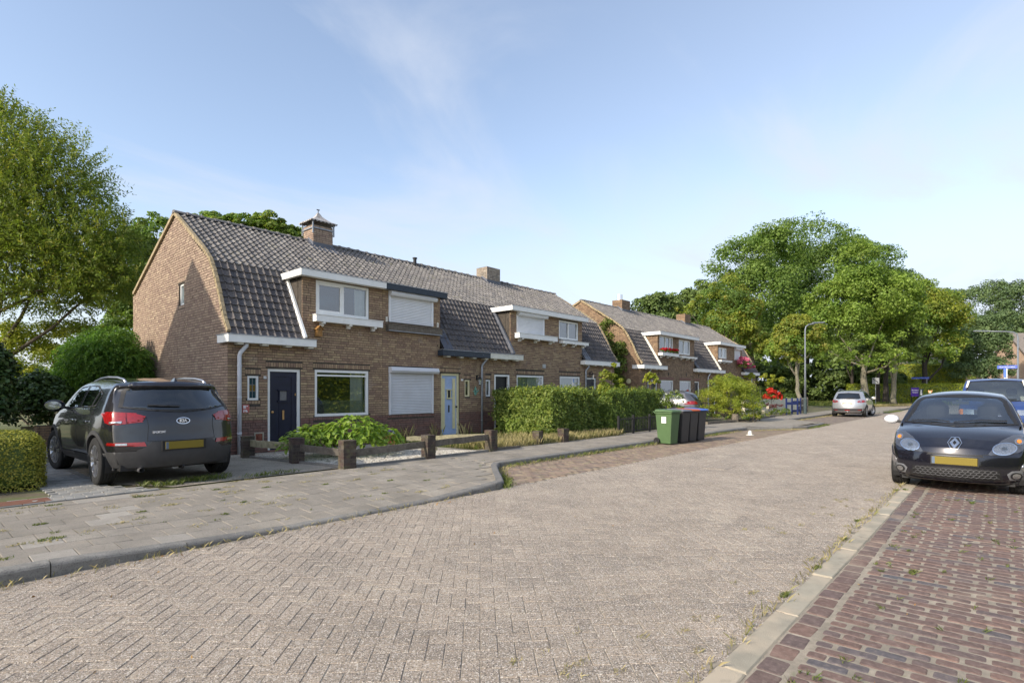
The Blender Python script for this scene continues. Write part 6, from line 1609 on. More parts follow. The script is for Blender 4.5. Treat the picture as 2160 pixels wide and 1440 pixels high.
brick_post('weathered brick post in the middle of the side fence by the hydrangea',*P2,.50,.24,R(-10)); brick_post('weathered brick post beside the white downpipe',*P3,.46,.24,R(-10))
brick_post('mossy brick post with black top in front of the white gravel',*P4,.50,.22); brick_post('lichen covered brick post at the end of the gravel garden',*P5,.50,.22)
brick_post('short brick post standing in dry grass before the tall hedge',*P6,.36,.21,.1); brick_post('red brown brick post in the weeds right of the others',*P7,.38,.23,-.05)
def rail(label,a,b_,z0,z1,m='wood_grey',h=.135,t_=.035):
    A=Vector((*a,z0)); B=Vector((*b_,z1)); d=(B-A).normalized(); A=A+d*.11; B=B-d*.11; o=A
    b=MB(); n=10; P=[]
    rd=random.Random(int(a[0]*50)); 
    b2=MB(); nrm=Vector((-d.y,d.x,0)).normalized(); V=[]
    for i in range(n+1):
        p=A+(B-A)*i/n-o; e0,e1=rd.gauss(0,.004),rd.gauss(0,.004)
        for s_,zz in ((-t_/2,-h/2+e0),(t_/2,-h/2+e0),(t_/2,h/2+e1),(-t_/2,h/2+e1)): V.append(p+nrm*s_+Vector((0,0,zz)))
    F=[(4*i+k,4*i+(k+1)%4,4*i+4+(k+1)%4,4*i+4+k) for i in range(n) for k in range(4)]+[(3,2,1,0),(4*n,4*n+1,4*n+2,4*n+3)]
    b2.add(V,F,rd.random()); ob=b2.build('wooden_rail',m); ob.location=o; tag(ob,label,'fence rail',group='wooden rails of the low garden fence'); return ob
rail('pale weathered rail from the downpipe post to the middle post',P3,P2,.40,.42,'wood_pale')
rail('grey weathered rail between middle post and garden corner post',P2,P1,.40,.37); rail('dark grey rail from garden corner post to mossy post',P1,P4,.36,.40); rail('dark grey rail from mossy post to lichen covered post',P4,P5,.40,.43)
rail('long pale timber rail lying between the two front gardens',(7.9,10.5),(9.5,9.15),.38,.44,'wood_pale',.11)
rail('low broken rail in dry grass right of the lichen covered post',P5,(10.5,9.0),.13,.11,'wood_grey',.07,.06)
st=MB(); st.bar((8.5,9.98,.05),(8.5,9.98,.33),.05,.05); o=st.build('wooden_stake','wood_pale'); tag(o,'short wooden stake holding up the long pale rail','stake')
# garden edging and white gravel
b=MB(); 
for a,e in ((P3,P2),(P2,P1),(P1,P4),(P4,P5)): b.bar((a[0],a[1],.10),(e[0],e[1],.10),.06,.08,random.random())
o=b.build('garden_edging','kerb_concrete'); tag(o,'low dark concrete edging below the wooden fence rails','edging')
gb=struct(polysheet('gravel_bed',[P1,P4,P5,(8.9,12.6),(5.2,12.7),P3,P2],.092,'gravel_base')); gb['label']='garden bed covered in white gravel'
pts=[];n=0
poly=[P1,P4,(9.2,8.98),(8.2,11.2),(7.6,12.0),(5.3,12.2),(5.1,11.9),(5.3,10.3)]
def inpoly(p,pl):
    c=False;n=len(pl)
    for i in range(n):
        a,b=pl[i],pl[(i+1)%n]
        if (a[1]>p[1])!=(b[1]>p[1]) and p[0]<(b[0]-a[0])*(p[1]-a[1])/(b[1]-a[1])+a[0]: c=not c
    return c
V=[];RV=[]
octf=[(0,2,4),(2,1,4),(1,3,4),(3,0,4),(0,5,2),(2,5,1),(1,5,3),(3,5,0)]
while n<8000:
    x=random.uniform(5,9.4); y=random.uniform(8.9,12.3)
    if not inpoly((x,y),poly) or (y>11.2 and random.random()<.6): continue
    s_=random.uniform(.012,.026); z=.094+s_*.4
    vs=[(x+s_,y,z),(x-s_,y,z),(x,y+s_*.8,z),(x,y-s_*.8,z),(x,y,z+s_*.6),(x,y,z-s_*.6)]; a=random.uniform(0,3.14)
    vs=[((p[0]-x)*math.cos(a)-(p[1]-y)*math.sin(a)+x,(p[0]-x)*math.sin(a)+(p[1]-y)*math.cos(a)+y,p[2]) for p in vs]
    r=random.random()
    for f in octf[:4]: V+= [vs[i] for i in f]; RV.append(r)
    n+=1
o=bpy.data.objects.new('white_gravel',arrmesh('white_gravel',V,3,'white_gravel',RV)); COL.objects.link(o); tag(o,'loose white gravel stones covering the front garden bed','gravel',kind='stuff')
# pierced terracotta block
t=thing('terracotta_block','pierced terracotta block standing against the wall below the shutter','garden block',(8.30,11.55,.10),R(-35))
b=MB(); 
for a,c,e,f in ((-.15,.15,0,.04),(-.15,.15,.26,.30),(-.15,-.11,.04,.26),(.11,.15,.04,.26)): b.box(a,c,-.05,.05,e,f)
for s_ in (1,-1): b.bar((-.11,0,.15-s_*.11),(.11,0,.15+s_*.11),.08,.03,up=(0,1,0))
b.build('block','terracotta',t)
# iron fence before the second hedge
t=thing('iron_fence','low black iron bar fence in front of the second hedge','fence',(15.5,9.22,.09))
for x in (0,.95,2.1): b=MB(); b.box(x-.03,x+.03,-.03,.03,0,.62); b.build('post','black_metal',t)
me=None; x=.10
while x<3.4:
    if me is None: b=MB(); b.box(-.007,.007,-.007,.007,.04,.56); me=b.mesh('bar','black_metal')
    o=bpy.data.objects.new('bar',me); COL.objects.link(o); o.parent=t; o.location=(x,0,0); x+=.105
for z in (.10,.50): b=MB(); b.bar((0,0,z),(3.4,0,z),.02,.025); b.build('rail','black_metal',t)
# blue and grey garden chairs / gate frames by the lamp post
def frame_(label,x,y,w,h,m,rz,boards,group):
    t=thing('garden_gate',label,'garden gate',(x,y,.1),rz,group)
    for sx in (-w/2,w/2): b=MB(); b.box(sx-.035,sx+.035,-.035,.035,0,h); b.build('post',m,t)
    for z,hh in boards: b=MB(); b.box(-w/2+.036,w/2-.036,-.02,.02,z-hh/2,z+hh/2); b.build('board',m,t)
frame_('dark blue gate frame next to the clipped shrub',35.6,9.35,.85,1.0,'fence_blue',R(-30),[(.68,.16)],'gate frames beside the lamp post'); frame_('dark blue gate frame just left of the lamp post',37.1,9.5,.95,1.0,'fence_blue',R(-15),[(.75,.12),(.2,.12)],'gate frames beside the lamp post')
frame_('grey wooden gate frame just right of the lamp post',38.9,9.7,.95,.95,'wood_grey',R(-10),[(.65,.24),(.3,.28)],'gate frames beside the lamp post'); frame_('grey wooden gate frame beside the silver car',40.6,9.9,.9,1.0,'wood_grey',R(-10),[(.75,.24),(.3,.24)],'gate frames beside the lamp post')
# cream garden wall behind them
b=MB(); b.box(33,46,11.2,11.4,.0,.98); o=b.build('garden_wall','wall_stucco'); tag(o,'low cream garden wall behind the blue gate frames','wall')
for i in range(3):
    b=MB(); b.box(31.2+i*1.1,32.0+i*1.1,9.8+.1*i,9.95+.1*i,.05+.22*i,.22+.22*i); o=b.build('stone_step','kerb_pale'); tag(o,['lowest pale stone block of the rockery under the red shrub','middle pale stone block of the rockery under the red shrub','uppermost pale stone block of the rockery behind the red shrub'][i],'stone',group='rockery stones')
# timber pergola
t=thing('pergola','weathered wooden pergola beside the last brick house','pergola',(33.6,12.2,0)); 
for x,y in ((0,0),(1.5,.2),(0,1.6),(1.5,1.8)): b=MB(); b.box(x-.06,x+.06,y-.06,y+.06,0,2.25); b.build('post','wood_grey',t)
for y in (0,.8,1.6): b=MB(); b.box(-.9,1.9,y-.04,y+.04,2.25,2.38); b.build('beam','wood_grey',t)
for s_ in (0,1.5): b=MB(); b.bar((s_,0,1.8),(s_+.35*(1 if s_==0 else -1),0,2.25),.05,.08); b.build('brace','wood_grey',t)
# cut stump post and planter edging of the big bush
b=MB(); b.lathe([(.16,-.05),(.15,.0),(.15,.36),(.13,.38)],n=12); o=b.build('tree_stump','wood_grey'); o.location=(25.55,9.1,.09); tag(o,'short sawn wooden post at the corner of the bush bed','stump')
b=MB()
for a,e in (((22.9,9.35),(25.4,9.05)),((25.8,9.05),(29.5,9.2)),((29.5,9.2),(32.0,9.3))): b.bar((*a,.13),(*e,.13),.10,.16,random.random())
o=b.build('timber_edging','wood_grey'); tag(o,'low timber edging along the bed of the big green bush','edging')
# ------------------------------------------------------------ street lamps and signs
def lamp(label,x,y,H,arm,adir,base='lamp_base',r=.062):
    t=thing('street_lamp',label,'street lamp',(x,y,.08),0,'street lamps')
    b=MB(); b.lathe([(r*1.5,0),(r*1.45,1.0),(r*1.2,1.05)],n=14); b.build('base',base,t,smooth=False)
    b=MB(); d=Vector((math.cos(adir),math.sin(adir),0)); pts=[Vector((0,0,1.0)),Vector((0,0,H*.5)),Vector((0,0,H-.35)),Vector((0,0,H-.12))+d*.05,Vector((0,0,H))+d*.22,Vector((0,0,H+.05))+d*.6,Vector((0,0,H+.10))+d*arm]
    b.tube(pts,[r*1.1,r*.8,r*.62,r*.6,r*.55,r*.5,r*.45],10); b.build('pole','lamp_post',t,smooth=True)
    h=MB(); p=Vector((0,0,H+.10))+d*arm; h.bar(p-d*.1,p+d*.62+Vector((0,0,.03)),.22,.07); h.build('lamp_head','lamp_post',t,bevel=.02); g_=MB(); g_.bar(p+Vector((0,0,-.045)),p+d*.5+Vector((0,0,-.018)),.16,.02); g_.build('lamp_lens','lamp_glass',t)
    return t
lamp('grey street lamp with an angled arm beside the parked silver car',37.5,9.1,5.55,.55,R(-50))
b_=lamp('grey street lamp carrying a blue street name sign on the right',45.2,-.72,5.0,1.6,R(115),r=.07)
b=MB(); b.box(0,.92,-.02,.02,0,.20); o=b.build('street_name_sign','sign_blue'); o.location=(45.1,.22,2.88); o.rotation_euler=(0,0,R(-90)); tag(o,'long blue street name sign on the right lamp post','street sign'); text_mesh('lettering','Noorderkruislaan',.10,'white_print',o,(.46,-.025,.10),(R(90),0,0),.002)
t=thing('traffic_sign','white post with a narrow blue sign left of the right lamp post','traffic sign',(36.2,-.18,0)); b=MB(); b.tube([(0,0,0),(0,0,2.62)],.022,8); b.build('post','white_print',t); b=MB(); b.box(-.01,.01,.03,.12,2.18,2.60); b.build('sign_plate','lid_blue',t); b=MB(); b.box(-.01,.01,.03,.11,2.02,2.16); b.build('sub_plate','white_print',t)
# ------------------------------------------------------------ vegetation
CA,SA=math.cos(R(YAW)),math.sin(R(YAW))
def at(px,py,Z):
    k=(px-1080)/1160; return (Z*(CA+k*SA),Z*(SA-k*CA),1.5+(825-py)*Z/1160)
def rquads(c,a,n,l,w):
    a=a/np.linalg.norm(a,axis=1,keepdims=True); b=np.cross(n,a); b/=np.linalg.norm(b,axis=1,keepdims=True)+1e-9
    l=np.asarray(l).reshape(-1,1); w=np.asarray(w).reshape(-1,1)
    nn=np.cross(a,b)
    return np.stack([c-a*l/2,c+b*w/2-nn*w*.12,c+a*l/2,c-b*w/2-nn*w*.12],1).reshape(-1,3)
def unit(n): 
    v=RNG.normal(size=(n,3)); return v/np.linalg.norm(v,axis=1,keepdims=True)
def leafobj(name,V,m,rv,parent=None,kind=None):
    o=bpy.data.objects.new(name,arrmesh(name,V,4,m,rv)); link(o,parent)
    if kind: o['kind']=kind
    return o
def clumps(lobes,n,size,asp=.6,sub=.30,inner=.22,up=.35,nsub=None,flat=.7,bottom=True):
    """leaf cards gathered in tufts over ellipsoid lobes; returns verts, rv"""
    lobes=np.array(lobes,float); area=(lobes[:,3]*lobes[:,4]+lobes[:,3]*lobes[:,5]+lobes[:,4]*lobes[:,5])
    prob=area/area.sum(); ns=nsub or max(30,n//110)
    li=RNG.choice(len(lobes),ns,p=prob); d=unit(ns); d[:,2]=np.where(d[:,2]<-.45,-d[:,2],d[:,2]); L=lobes[li]
    rad=RNG.uniform(.62,1.02,ns)[:,None]; sc=L[:,:3]+d*L[:,3:]*rad; sr=(L[:,3:].min(1)*RNG.uniform(.6,1.35,ns)*sub)
    srv=RNG.random(ns)
    k=RNG.choice(ns,n,p=sr**2/(sr**2).sum()); e=unit(n)+d[k]*.45; e[:,2]+=up*.6; e/=np.linalg.norm(e,axis=1,keepdims=True)
    rr=np.where(RNG.random(n)<inner,RNG.uniform(.1,.8,n),RNG.uniform(.78,1.12,n))*sr[k]
    e2=e.copy(); e2[:,2]*=flat
    c=sc[k]+e2*rr[:,None]
    nrm=e*.75+unit(n)*.65; nrm[:,2]+=up; a=np.cross(nrm,unit(n)); s_=size*RNG.uniform(.65,1.3,n)
    rv=(srv[k]*.65+RNG.random(n)*.35)
    return rquads(c,a,nrm,s_,s_*asp),rv
def shoots(lobes,ns,length,nl,ll,lw,droop=.0,up=.5,shell=(.55,1.0),spread=.5):
    lobes=np.array(lobes,float); area=(lobes[:,3]*lobes[:,4]+lobes[:,3]*lobes[:,5]+lobes[:,4]*lobes[:,5]); li=RNG.choice(len(lobes),ns,p=area/area.sum())
    L=lobes[li]; d=unit(ns); p=L[:,:3]+d*L[:,3:]*RNG.uniform(shell[0],shell[1],ns)[:,None]
    dr=d+unit(ns)*spread; dr[:,2]+=up; dr/=np.linalg.norm(dr,axis=1,keepdims=True); ln=length*RNG.uniform(.5,1.25,ns); srv=RNG.random(ns)
    V=[];RV=[]
    side=np.cross(dr,unit(ns)); side/=np.linalg.norm(side,axis=1,keepdims=True)
    for j in range(nl):
        t=(j+.5)/nl; c=p+dr*(ln*t)[:,None]; c[:,2]-=droop*t*t*ln; sg=1 if j%2 else -1
        a=dr*.6+side*sg*.8+unit(ns)*.35; a[:,2]-=droop*.7
        c=c+a*ll*.45; n_=unit(ns)*.7; n_[:,2]+=.8; l=ll*RNG.uniform(.7,1.2,ns)
        V.append(rquads(c,a,n_,l,lw*RNG.uniform(.8,1.2,ns))); RV.append((srv*.6+RNG.random(ns)*.4))
    # twigs as thin slivers
    c=p+dr*(ln*.5)[:,None]; c[:,2]-=droop*.25*ln; V.append(rquads(c,dr,unit(ns),ln,np.full(ns,.006))); RV.append(srv)
    return np.concatenate(V),np.concatenate(RV)
def limbs(t,base,lobes,r0,m,nb=6,fork=.35,bend=.15,seed=1,name='trunk',top=None):
    rd=random.Random(seed); B=Vector(base); off=t.location; cz=sum(l[2] for l in lobes)/len(lobes); cx=sum(l[0] for l in lobes)/len(lobes); cy=sum(l[1] for l in lobes)/len(lobes)
    H=cz-B.z; T=Vector((B.x+(cx-B.x)*.35,B.y+(cy-B.y)*.35,B.z+H*(top or .75)))
    pts=[];n=8
    for i in range(n+1):
        s_=i/n; p=B.lerp(T,s_)+Vector((rd.gauss(0,bend*.3),rd.gauss(0,bend*.3),0))*(1 if 0<i else 0); pts.append(p)
    b=MB(); b.tube([p-off for p in pts],[r0*(1.35 if i==0 else 1.08 if i==1 else 1)*(1-.55*i/n) for i in range(n+1)],10); tr=b.build(name,m,t,smooth=True)
    sel=sorted(lobes,key=lambda l:rd.random())[:nb]
    for l in sel:
        s_=rd.uniform(fork,1.0); i=int(s_*n); st=pts[min(i,n)]; r=r0*(1-.55*s_)*.55
        e=Vector(l[:3])+Vector((rd.gauss(0,l[3]*.25),rd.gauss(0,l[4]*.25),l[5]*.3)); mid=st.lerp(e,.45)+Vector((rd.gauss(0,.2),rd.gauss(0,.2),-.12*(e-st).length*.3))
        q=MB(); q.tube([st-off,(st.lerp(mid,.5))-off,mid-off,mid.lerp(e,.6)-off+Vector((rd.gauss(0,.1),rd.gauss(0,.1),0)),e-off],[r,r*.8,r*.6,r*.38,r*.15],6)
        q.build('branch',m,t,smooth=True)
    return tr
def shift(V,off): return V-np.array(off,dtype=float)
def tree(label,base,lobes,n,size,lm,bark='bark',r0=.2,nb=7,asp=.62,sub=.36,up=.35,name='tree',cat='tree',group=None,extra=None,seed=1,fork=.35,bend=.15,inner=.22,top=None):
    t=thing(name,label,cat,tuple(base),0,group)
    limbs(t,base,lobes,r0,bark,nb,fork,bend,seed,top=top)
    V,rv=clumps(lobes,int(n*1.6),size*1.05,asp,sub,inner,up); leafobj('crown',shift(V,base),lm,rv,t)
    if extra: 
        for (lb,nn,mm) in extra:
            V,rv=clumps(lb,nn,size,asp,sub,inner,up); leafobj('yellowing_foliage',shift(V,base),mm,rv,t)
    return t
def pl(Z,*specs): # lobes given by bearing and size at distance Z
    out=[]
    for s_ in specs:
        px,py,rx,ry=s_[:4]; dz=s_[4] if len(s_)>4 else 0; z_=Z+dz; c=at(px,py,z_); k=z_/1160; r=rx*k; out.append((c[0],c[1],c[2],r,r,ry*k))
    return out
def shrub(name,label,base,lobes,n,size,lm,asp=.55,sub=.3,stems='bark',ns=5,cat='shrub',group=None,inner=.2,up=.35):
    t=thing(name,label,cat,base,0,group); V,rv=clumps(lobes,n,size,asp,sub,inner,up); leafobj('foliage',shift(V,base),lm,rv,t)
    b=MB(); rd=random.Random(int(abs(base[0])*10))
    for i in range(ns):
        l=lobes[i%len(lobes)]; b.tube([(rd.uniform(-.1,.1),rd.uniform(-.1,.1),0),((l[0]-base[0])*.6,(l[1]-base[1])*.6,(l[2]-base[2])*.6),(l[0]-base[0],l[1]-base[1],l[2]-base[2])],[.03,.02,.008],5)
    b.build('stems',stems,t); return t
# ---- left side
def base_of(px,Z,z=.0): p=at(px,900,Z); return (p[0],p[1],z)
Lt=pl(20.5,(250,590,56,50),(60,430,150,120),(160,520,120,90),(20,300,90,80),(100,360,110,90),(220,570,80,75),(30,560,120,100),(-60,480,160,160),(120,620,120,36),(240,500,50,60),(-20,250,60,50))
t=thing('willow_leaved_tree','large loose tree with narrow leaves filling the upper left corner','tree',base_of(-60,20.5)); limbs(t,base_of(-60,20.5),Lt,.22,'bark',9,.3,.1,3)
V,rv=shoots(Lt,7800,.66,11,.15,.050,droop=.12,up=.55,shell=(.3,1.02)); leafobj('crown',shift(V,t.location),'leaf_willow',rv,t)
Lb=pl(22.5,(90,470,130,120),(50,580,150,110),(220,600,80,70)); V,rv=clumps(Lb,9000,.15,.5,.35,inner=.4); leafobj('inner_foliage',shift(V,t.location),'leaf_oak',rv,t)
for k,(lab,px,Z,lb,n,sz,lm) in enumerate([
  ('dark oak seen behind the gable, left of the first ridge end',300,30,[(290,560,70,70),(335,505,60,48),(260,620,70,60),(300,690,70,80),(350,560,44,60),(270,540,50,50)],17000,.20,'leaf_oak'),
  ('oak crown rising behind the roof just right of the gable peak',470,36,[(450,500,55,45),(500,490,50,35),(420,520,40,45)],9000,.20,'leaf_maple'),
  ('oak crown rising behind the roof just left of the chimney canopy',580,38,[(570,500,50,42),(610,515,35,40),(530,500,40,38)],9000,.20,'leaf_maple')]):
    tree(lab,base_of(px,Z),pl(Z,*lb),n,sz,lm,'bark_dark',.3,5,group='oaks behind the first row of houses',seed=20+k,sub=.27)
# robinia ball on a stem
Lr=pl(15.2,(222,752,62,34),(172,782,36,24),(272,760,34,30),(228,715,42,22),(180,742,34,24),(292,792,18,22),(142,792,20,16),(210,795,40,16),(250,805,26,16))
t=thing('robinia','globe robinia with fresh green feathery leaves beside the gable','tree',base_of(190,15.2)); limbs(t,base_of(190,15.2),Lr,.085,'bark_dark',7,.6,.03,5)
V,rv=shoots(Lr,3900,.36,14,.072,.034,droop=.85,up=.15,shell=(.35,1.1),spread=.7); leafobj('crown',shift(V,t.location),'leaf_robinia',rv,t)
# yellow green shrub behind
Ly=pl(22,(110,735,80,50),(60,760,60,50),(160,720,50,45),(100,800,90,50),(30,730,60,50)); V,rv=clumps(Ly,15000,.11,.55,.4,inner=.35); o=leafobj('shrub',shift(V,base_of(100,22)),'leaf_lime',rv); o.location=base_of(100,22); tag(o,'yellow green shrub catching the sun behind the globe robinia','shrub')
Z=24; shrub('garden_shrub','dark green garden shrubs closing the view beyond the driveway',(*at(60,900,Z)[:2],.05),pl(Z,(-20,820,60,60),(50,825,60,60),(120,830,60,58),(190,835,50,55)),12000,.12,'leaf_oak',inner=.4)
# ivy on a brick pier
bx_,by_,_=base_of(84,14.0)
t=thing('ivy_bush','round dark ivy bush grown over a brick pier, left of the SUV','shrub',(bx_,by_,.08)); Li=pl(14.0,(82,842,46,42),(60,875,34,30),(104,850,32,32),(80,812,34,22))
V,rv=clumps(Li,11000,.085,.8,.42,inner=.35,flat=1,nsub=170); leafobj('foliage',shift(V,t.location),'leaf_ivy',rv,t)
b=MB(); b.box(-.1,.42,-.3,.1,0,.55); b.build('pier','brick_far',t)
Li=pl(10.5,(-52,800,56,70),(-35,865,40,50),(-60,745,44,36),(-24,795,26,34)); base=base_of(-50,10.5)
t=thing('ivy_mass','dark ivy covered column cut by the left edge of the picture','shrub',base); V,rv=clumps(Li,11000,.085,.8,.42,inner=.35,flat=1,nsub=170); leafobj('foliage',shift(V,base),'leaf_ivy',rv,t); b=MB(); b.tube([(0,0,0),(0,0,2.2)],[.25,.15],8); b.build('stem','bark_dark',t)
# clipped hedges: soft-edged boxes
def hedge(name,label,x0,x1,y0,y1,z0,z1,n,size,lm,round_=.15,core='leaf_dark',rz=0.0,bump=.05,asp=.55,cat='hedge',group=None,faces='all'):
    cx,cy=(x0+x1)/2,(y0+y1)/2; t=thing(name,label,cat,(cx,cy,z0),rz,group); hx,hy,h=(x1-x0)/2,(y1-y0)/2,z1-z0
    A=np.array([2*hx*2*hy,2*hy*h,2*hy*h,2*hx*h,2*hx*h]); f=RNG.choice(5,n,p=A/A.sum()); u,v=RNG.uniform(-1,1,n),RNG.uniform(-1,1,n)
    P=np.zeros((n,3));Nn=np.zeros((n,3))
    P[:,0]=np.where(f==1,-1,np.where(f==2,1,u))*hx; P[:,1]=np.where(f==3,-1,np.where(f==4,1,np.where(f==0,v,np.where(f<3,u,0))))*hy
    P[:,2]=np.where(f==0,h,(v+1)/2*h)
    Nn[f==0,2]=1; Nn[f==1,0]=-1; Nn[f==2,0]=1; Nn[f==3,1]=-1; Nn[f==4,1]=1
    # round the edges
    q=P.copy(); lim=np.array([hx-round_,hy-round_,h-round_]); c=np.stack([np.clip(P[:,0],-lim[0],lim[0]),np.clip(P[:,1],-lim[1],lim[1]),np.minimum(P[:,2],lim[2])],1)
    d=P-c; l=np.linalg.norm(d,axis=1,keepdims=True); dd=np.where(l>1e-6,d/np.maximum(l,1e-6),Nn); P=c+dd*round_*np.where(l>1e-6,1,1); 
    # lumpy relief from a few sines
    w=np.sin(P[:,0]*5.1+P[:,2]*3.7)*np.cos(P[:,1]*4.3-P[:,2]*6.1)+.6*np.sin(P[:,0]*13+P[:,1]*11+P[:,2]*9)
    P=P+dd*(w*bump*.5+RNG.normal(0,bump*.45,n)-bump*.5)[:,None]
    nrm=dd*.8+unit(n)*.75; nrm[:,2]+=.3; s_=size*RNG.uniform(.65,1.3,n); a=np.cross(nrm,unit(n)); rv=((np.sin(P[:,0]*3+P[:,2]*4+P[:,1]*2)*.5+.5)*.4+RNG.random(n)*.6)
    leafobj('foliage',rquads(P,a,nrm,s_,s_*asp),lm,rv,t)
    b=MB(); g=bump*1.1+.02; b.box(-hx+g,hx-g,-hy+g,hy-g,.0,h-g); b.build('inner_growth','leaf_dark',t,bevel=round_*.8); return t
hedge('box_hedge','low clipped yellow green box hedge at the lower left corner',-.9,1.50,10.35,11.55,.08,.92,26000,.030,'leaf_box',.28,bump=.03,asp=.7)
hedge('privet_hedge','tall green hedge in front of the third house, behind the brick posts',12.75,15.45,9.85,12.2,.06,1.56,24000,.082,'leaf_privet',.16,bump=.15)
hedge('privet_hedge','second green hedge behind the low black iron fence',16.0,19.9,9.75,10.9,.06,1.56,16000,.082,'leaf_privet',.14,bump=.15)
# ragged tops
for (x0,x1,y0,y1,z,n) in ((12.8,15.4,9.9,12.1,1.54,260),(16.1,19.8,9.8,10.8,1.54,160)):
    lb=[(x,(y0+y1)/2,z-.12,.25,(y1-y0)/2,.12) for x in np.linspace(x0+.2,x1-.2,8)]
    V,rv=shoots(lb,n,.16,7,.06,.03,up=1.2,shell=(.8,1.0)); o=leafobj('hedge_shoots',V,'leaf_lime',rv); tag(o,'pale young shoots sticking out of the top of the '+('tall' if z and x0<13 else 'second')+' hedge','foliage',kind='stuff')
# shrubs between and behind the hedges
Z=19.5; shrub('yellowing_shrub','yellow and green tall shrub rising between the two hedges','x' and (*at(1290,900,Z)[:2],.06),pl(Z,(1288,815,26,30),(1268,830,20,24),(1305,845,18,26),(1290,780,14,16)),3600,.085,'leaf_lime')
V,rv=clumps(pl(Z-.3,(1277,800,12,22),(1270,835,12,16)),500,.085,.6,.35); o=leafobj('yellow_leaves',V,'leaf_yellow',rv); tag(o,'patch of orange yellow leaves in the shrub between the hedges','foliage',kind='stuff')
Z=24; shrub('fig_shrub','small bright broad leaved plant on a stem before the fifth house wall',(*at(1372,900,Z)[:2],.06),pl(Z,(1372,795,12,10),(1362,805,9,7),(1384,803,9,8)),260,.16,'leaf_lime',asp=.8)
Z=20.2; shrub('flowering_shrub','white flowering shrub at the right end of the second hedge',(*at(1425,900,Z)[:2],.06),pl(Z,(1420,850,20,25),(1432,870,16,18)),1500,.07,'leaf_privet'); V,rv=clumps(pl(Z-.2,(1418,845,20,22)),80,.06,.8,.35); o=leafobj('white_blossom',V,'petal_white',rv); tag(o,'white blossom on the shrub at the end of the second hedge','blossom',kind='stuff')
Z=26.0; bb=(*at(1540,900,Z)[:2],.06)
shrub('large_bush','large round bright green bush in front of the seventh house',bb,pl(Z,(1535,835,55,38),(1500,850,30,32),(1575,845,32,34),(1530,805,26,22),(1550,870,60,22),(1510,820,24,22),(1575,872,28,20)),26000,.062,'leaf_lime',sub=.34,ns=9,inner=.35)
Z=25.2; shrub('low_dark_shrub','low dark green planting at the foot of the big bright bush',(*at(1590,880,Z)[:2],.06),pl(Z,(1590,872,26,12),(1560,880,26,10),(1612,868,16,13),(1500,880,30,9)),2600,.06,'leaf_dark')
Z=26.5; shrub('blue_green_juniper','grey green juniper spreading right of the big bush',(*at(1600,876,Z)[:2],.06),pl(Z,(1605,855,18,18),(1590,865,20,12)),1500,.07,'leaf_blue',asp=.25)
Z=33; V,rv=clumps(pl(Z,(1627,833,16,14),(1618,842,10,9),(1640,840,10,10)),1500,.10,.6,.3); base=(*at(1627,870,Z)[:2],.06); t=thing('red_flowering_shrub','bright red flowering shrub beside the pergola','shrub',base); leafobj('flowers',shift(V,base),'leaf_red',rv,t); b=MB(); b.tube([(0,0,0),(0,0,1.1)],[.03,.01],5); b.build('stems','bark',t); V,rv=clumps(pl(Z,(1627,838,13,10)),500,.09,.5,.3); leafobj('foliage',shift(V,base),'leaf_privet',rv,t)
Z=32; shrub('purple_shrub','low purple brown shrub below the red flowering one',(*at(1625,868,Z)[:2],.06),pl(Z,(1620,857,20,7),(1640,858,14,6)),900,.08,'leaf_purple')
Z=31.5; shrub('clipped_dome','clipped round green dome left of the blue gate frames',(*at(1640,874,Z)[:2],.09),pl(Z,(1637,870,12,8)),1200,.05,'leaf_privet',ns=1); shrub('clipped_dome','smaller clipped green dome touching the blue gate frame',(*at(1658,872,Z)[:2],.09),pl(Z,(1657,868,9,8)),1000,.05,'leaf_privet',ns=1)
Z=36; shrub('climber','pale green climbing plant covering the top of the pergola',(*at(1610,860,Z)[:2],.06),pl(Z,(1600,800,34,13),(1635,808,28,13),(1575,803,20,12),(1650,822,14,14)),3600,.12,'leaf_lime')
# flowers in boxes
lb=[(x,YF-.16,3.50,.12,.09,.05) for x in np.linspace(25.25,26.9,10)]; V,rv=clumps(lb,900,.075,.6,.5); base=(26.1,YF-.16,3.42); t=thing('geraniums','red geraniums in the white window box of the fifth house','flowers',base); leafobj('foliage',shift(V,base),'leaf_oak',rv,t)
V,rv=clumps([(l[0],l[1]-.02,l[2]+.10,.14,.10,.06) for l in lb],700,.085,.9,.6); leafobj('flowers',shift(V,base),'petal_red',rv,t)
base=(36.35,YF-.45,3.15); V,rv=clumps([(base[0]-.2,base[1],3.3,.75,.38,.36),(base[0]+.5,base[1],3.12,.55,.35,.36),(base[0]-.7,base[1],3.45,.3,.3,.16)],1500,.10,.8,.35); t=thing('hanging_flowers','big pink hanging flower basket under the last dormer','flowers',base); leafobj('flowers',shift(V,base),'petal_pink',rv,t); V,rv=clumps([(base[0],base[1],3.1,.7,.35,.3)],600,.09,.5,.35); leafobj('foliage',shift(V,base),'leaf_privet',rv,t)
# ivy on the fifth house's gable
for lab,pts in (('taller ivy strand climbing the gable of the fifth house',[(14.6,2.1),(14.75,2.6),(14.6,3.1),(14.55,3.6),(14.45,4.1),(14.4,4.6)]),('shorter ivy strand on the same gable, nearer the street',[(13.9,2.2),(13.8,2.7),(13.7,3.1),(13.75,3.5),(14.1,2.0)])):
    V,rv=clumps([(23.22,y,z,.16,.36-.02*i,.38) for i,(y,z) in enumerate(pts)],3200,.095,.75,1.3,nsub=90); o=leafobj('ivy_strand',V,'leaf_privet',rv); tag(o,lab,'ivy',group='ivy on the gable')
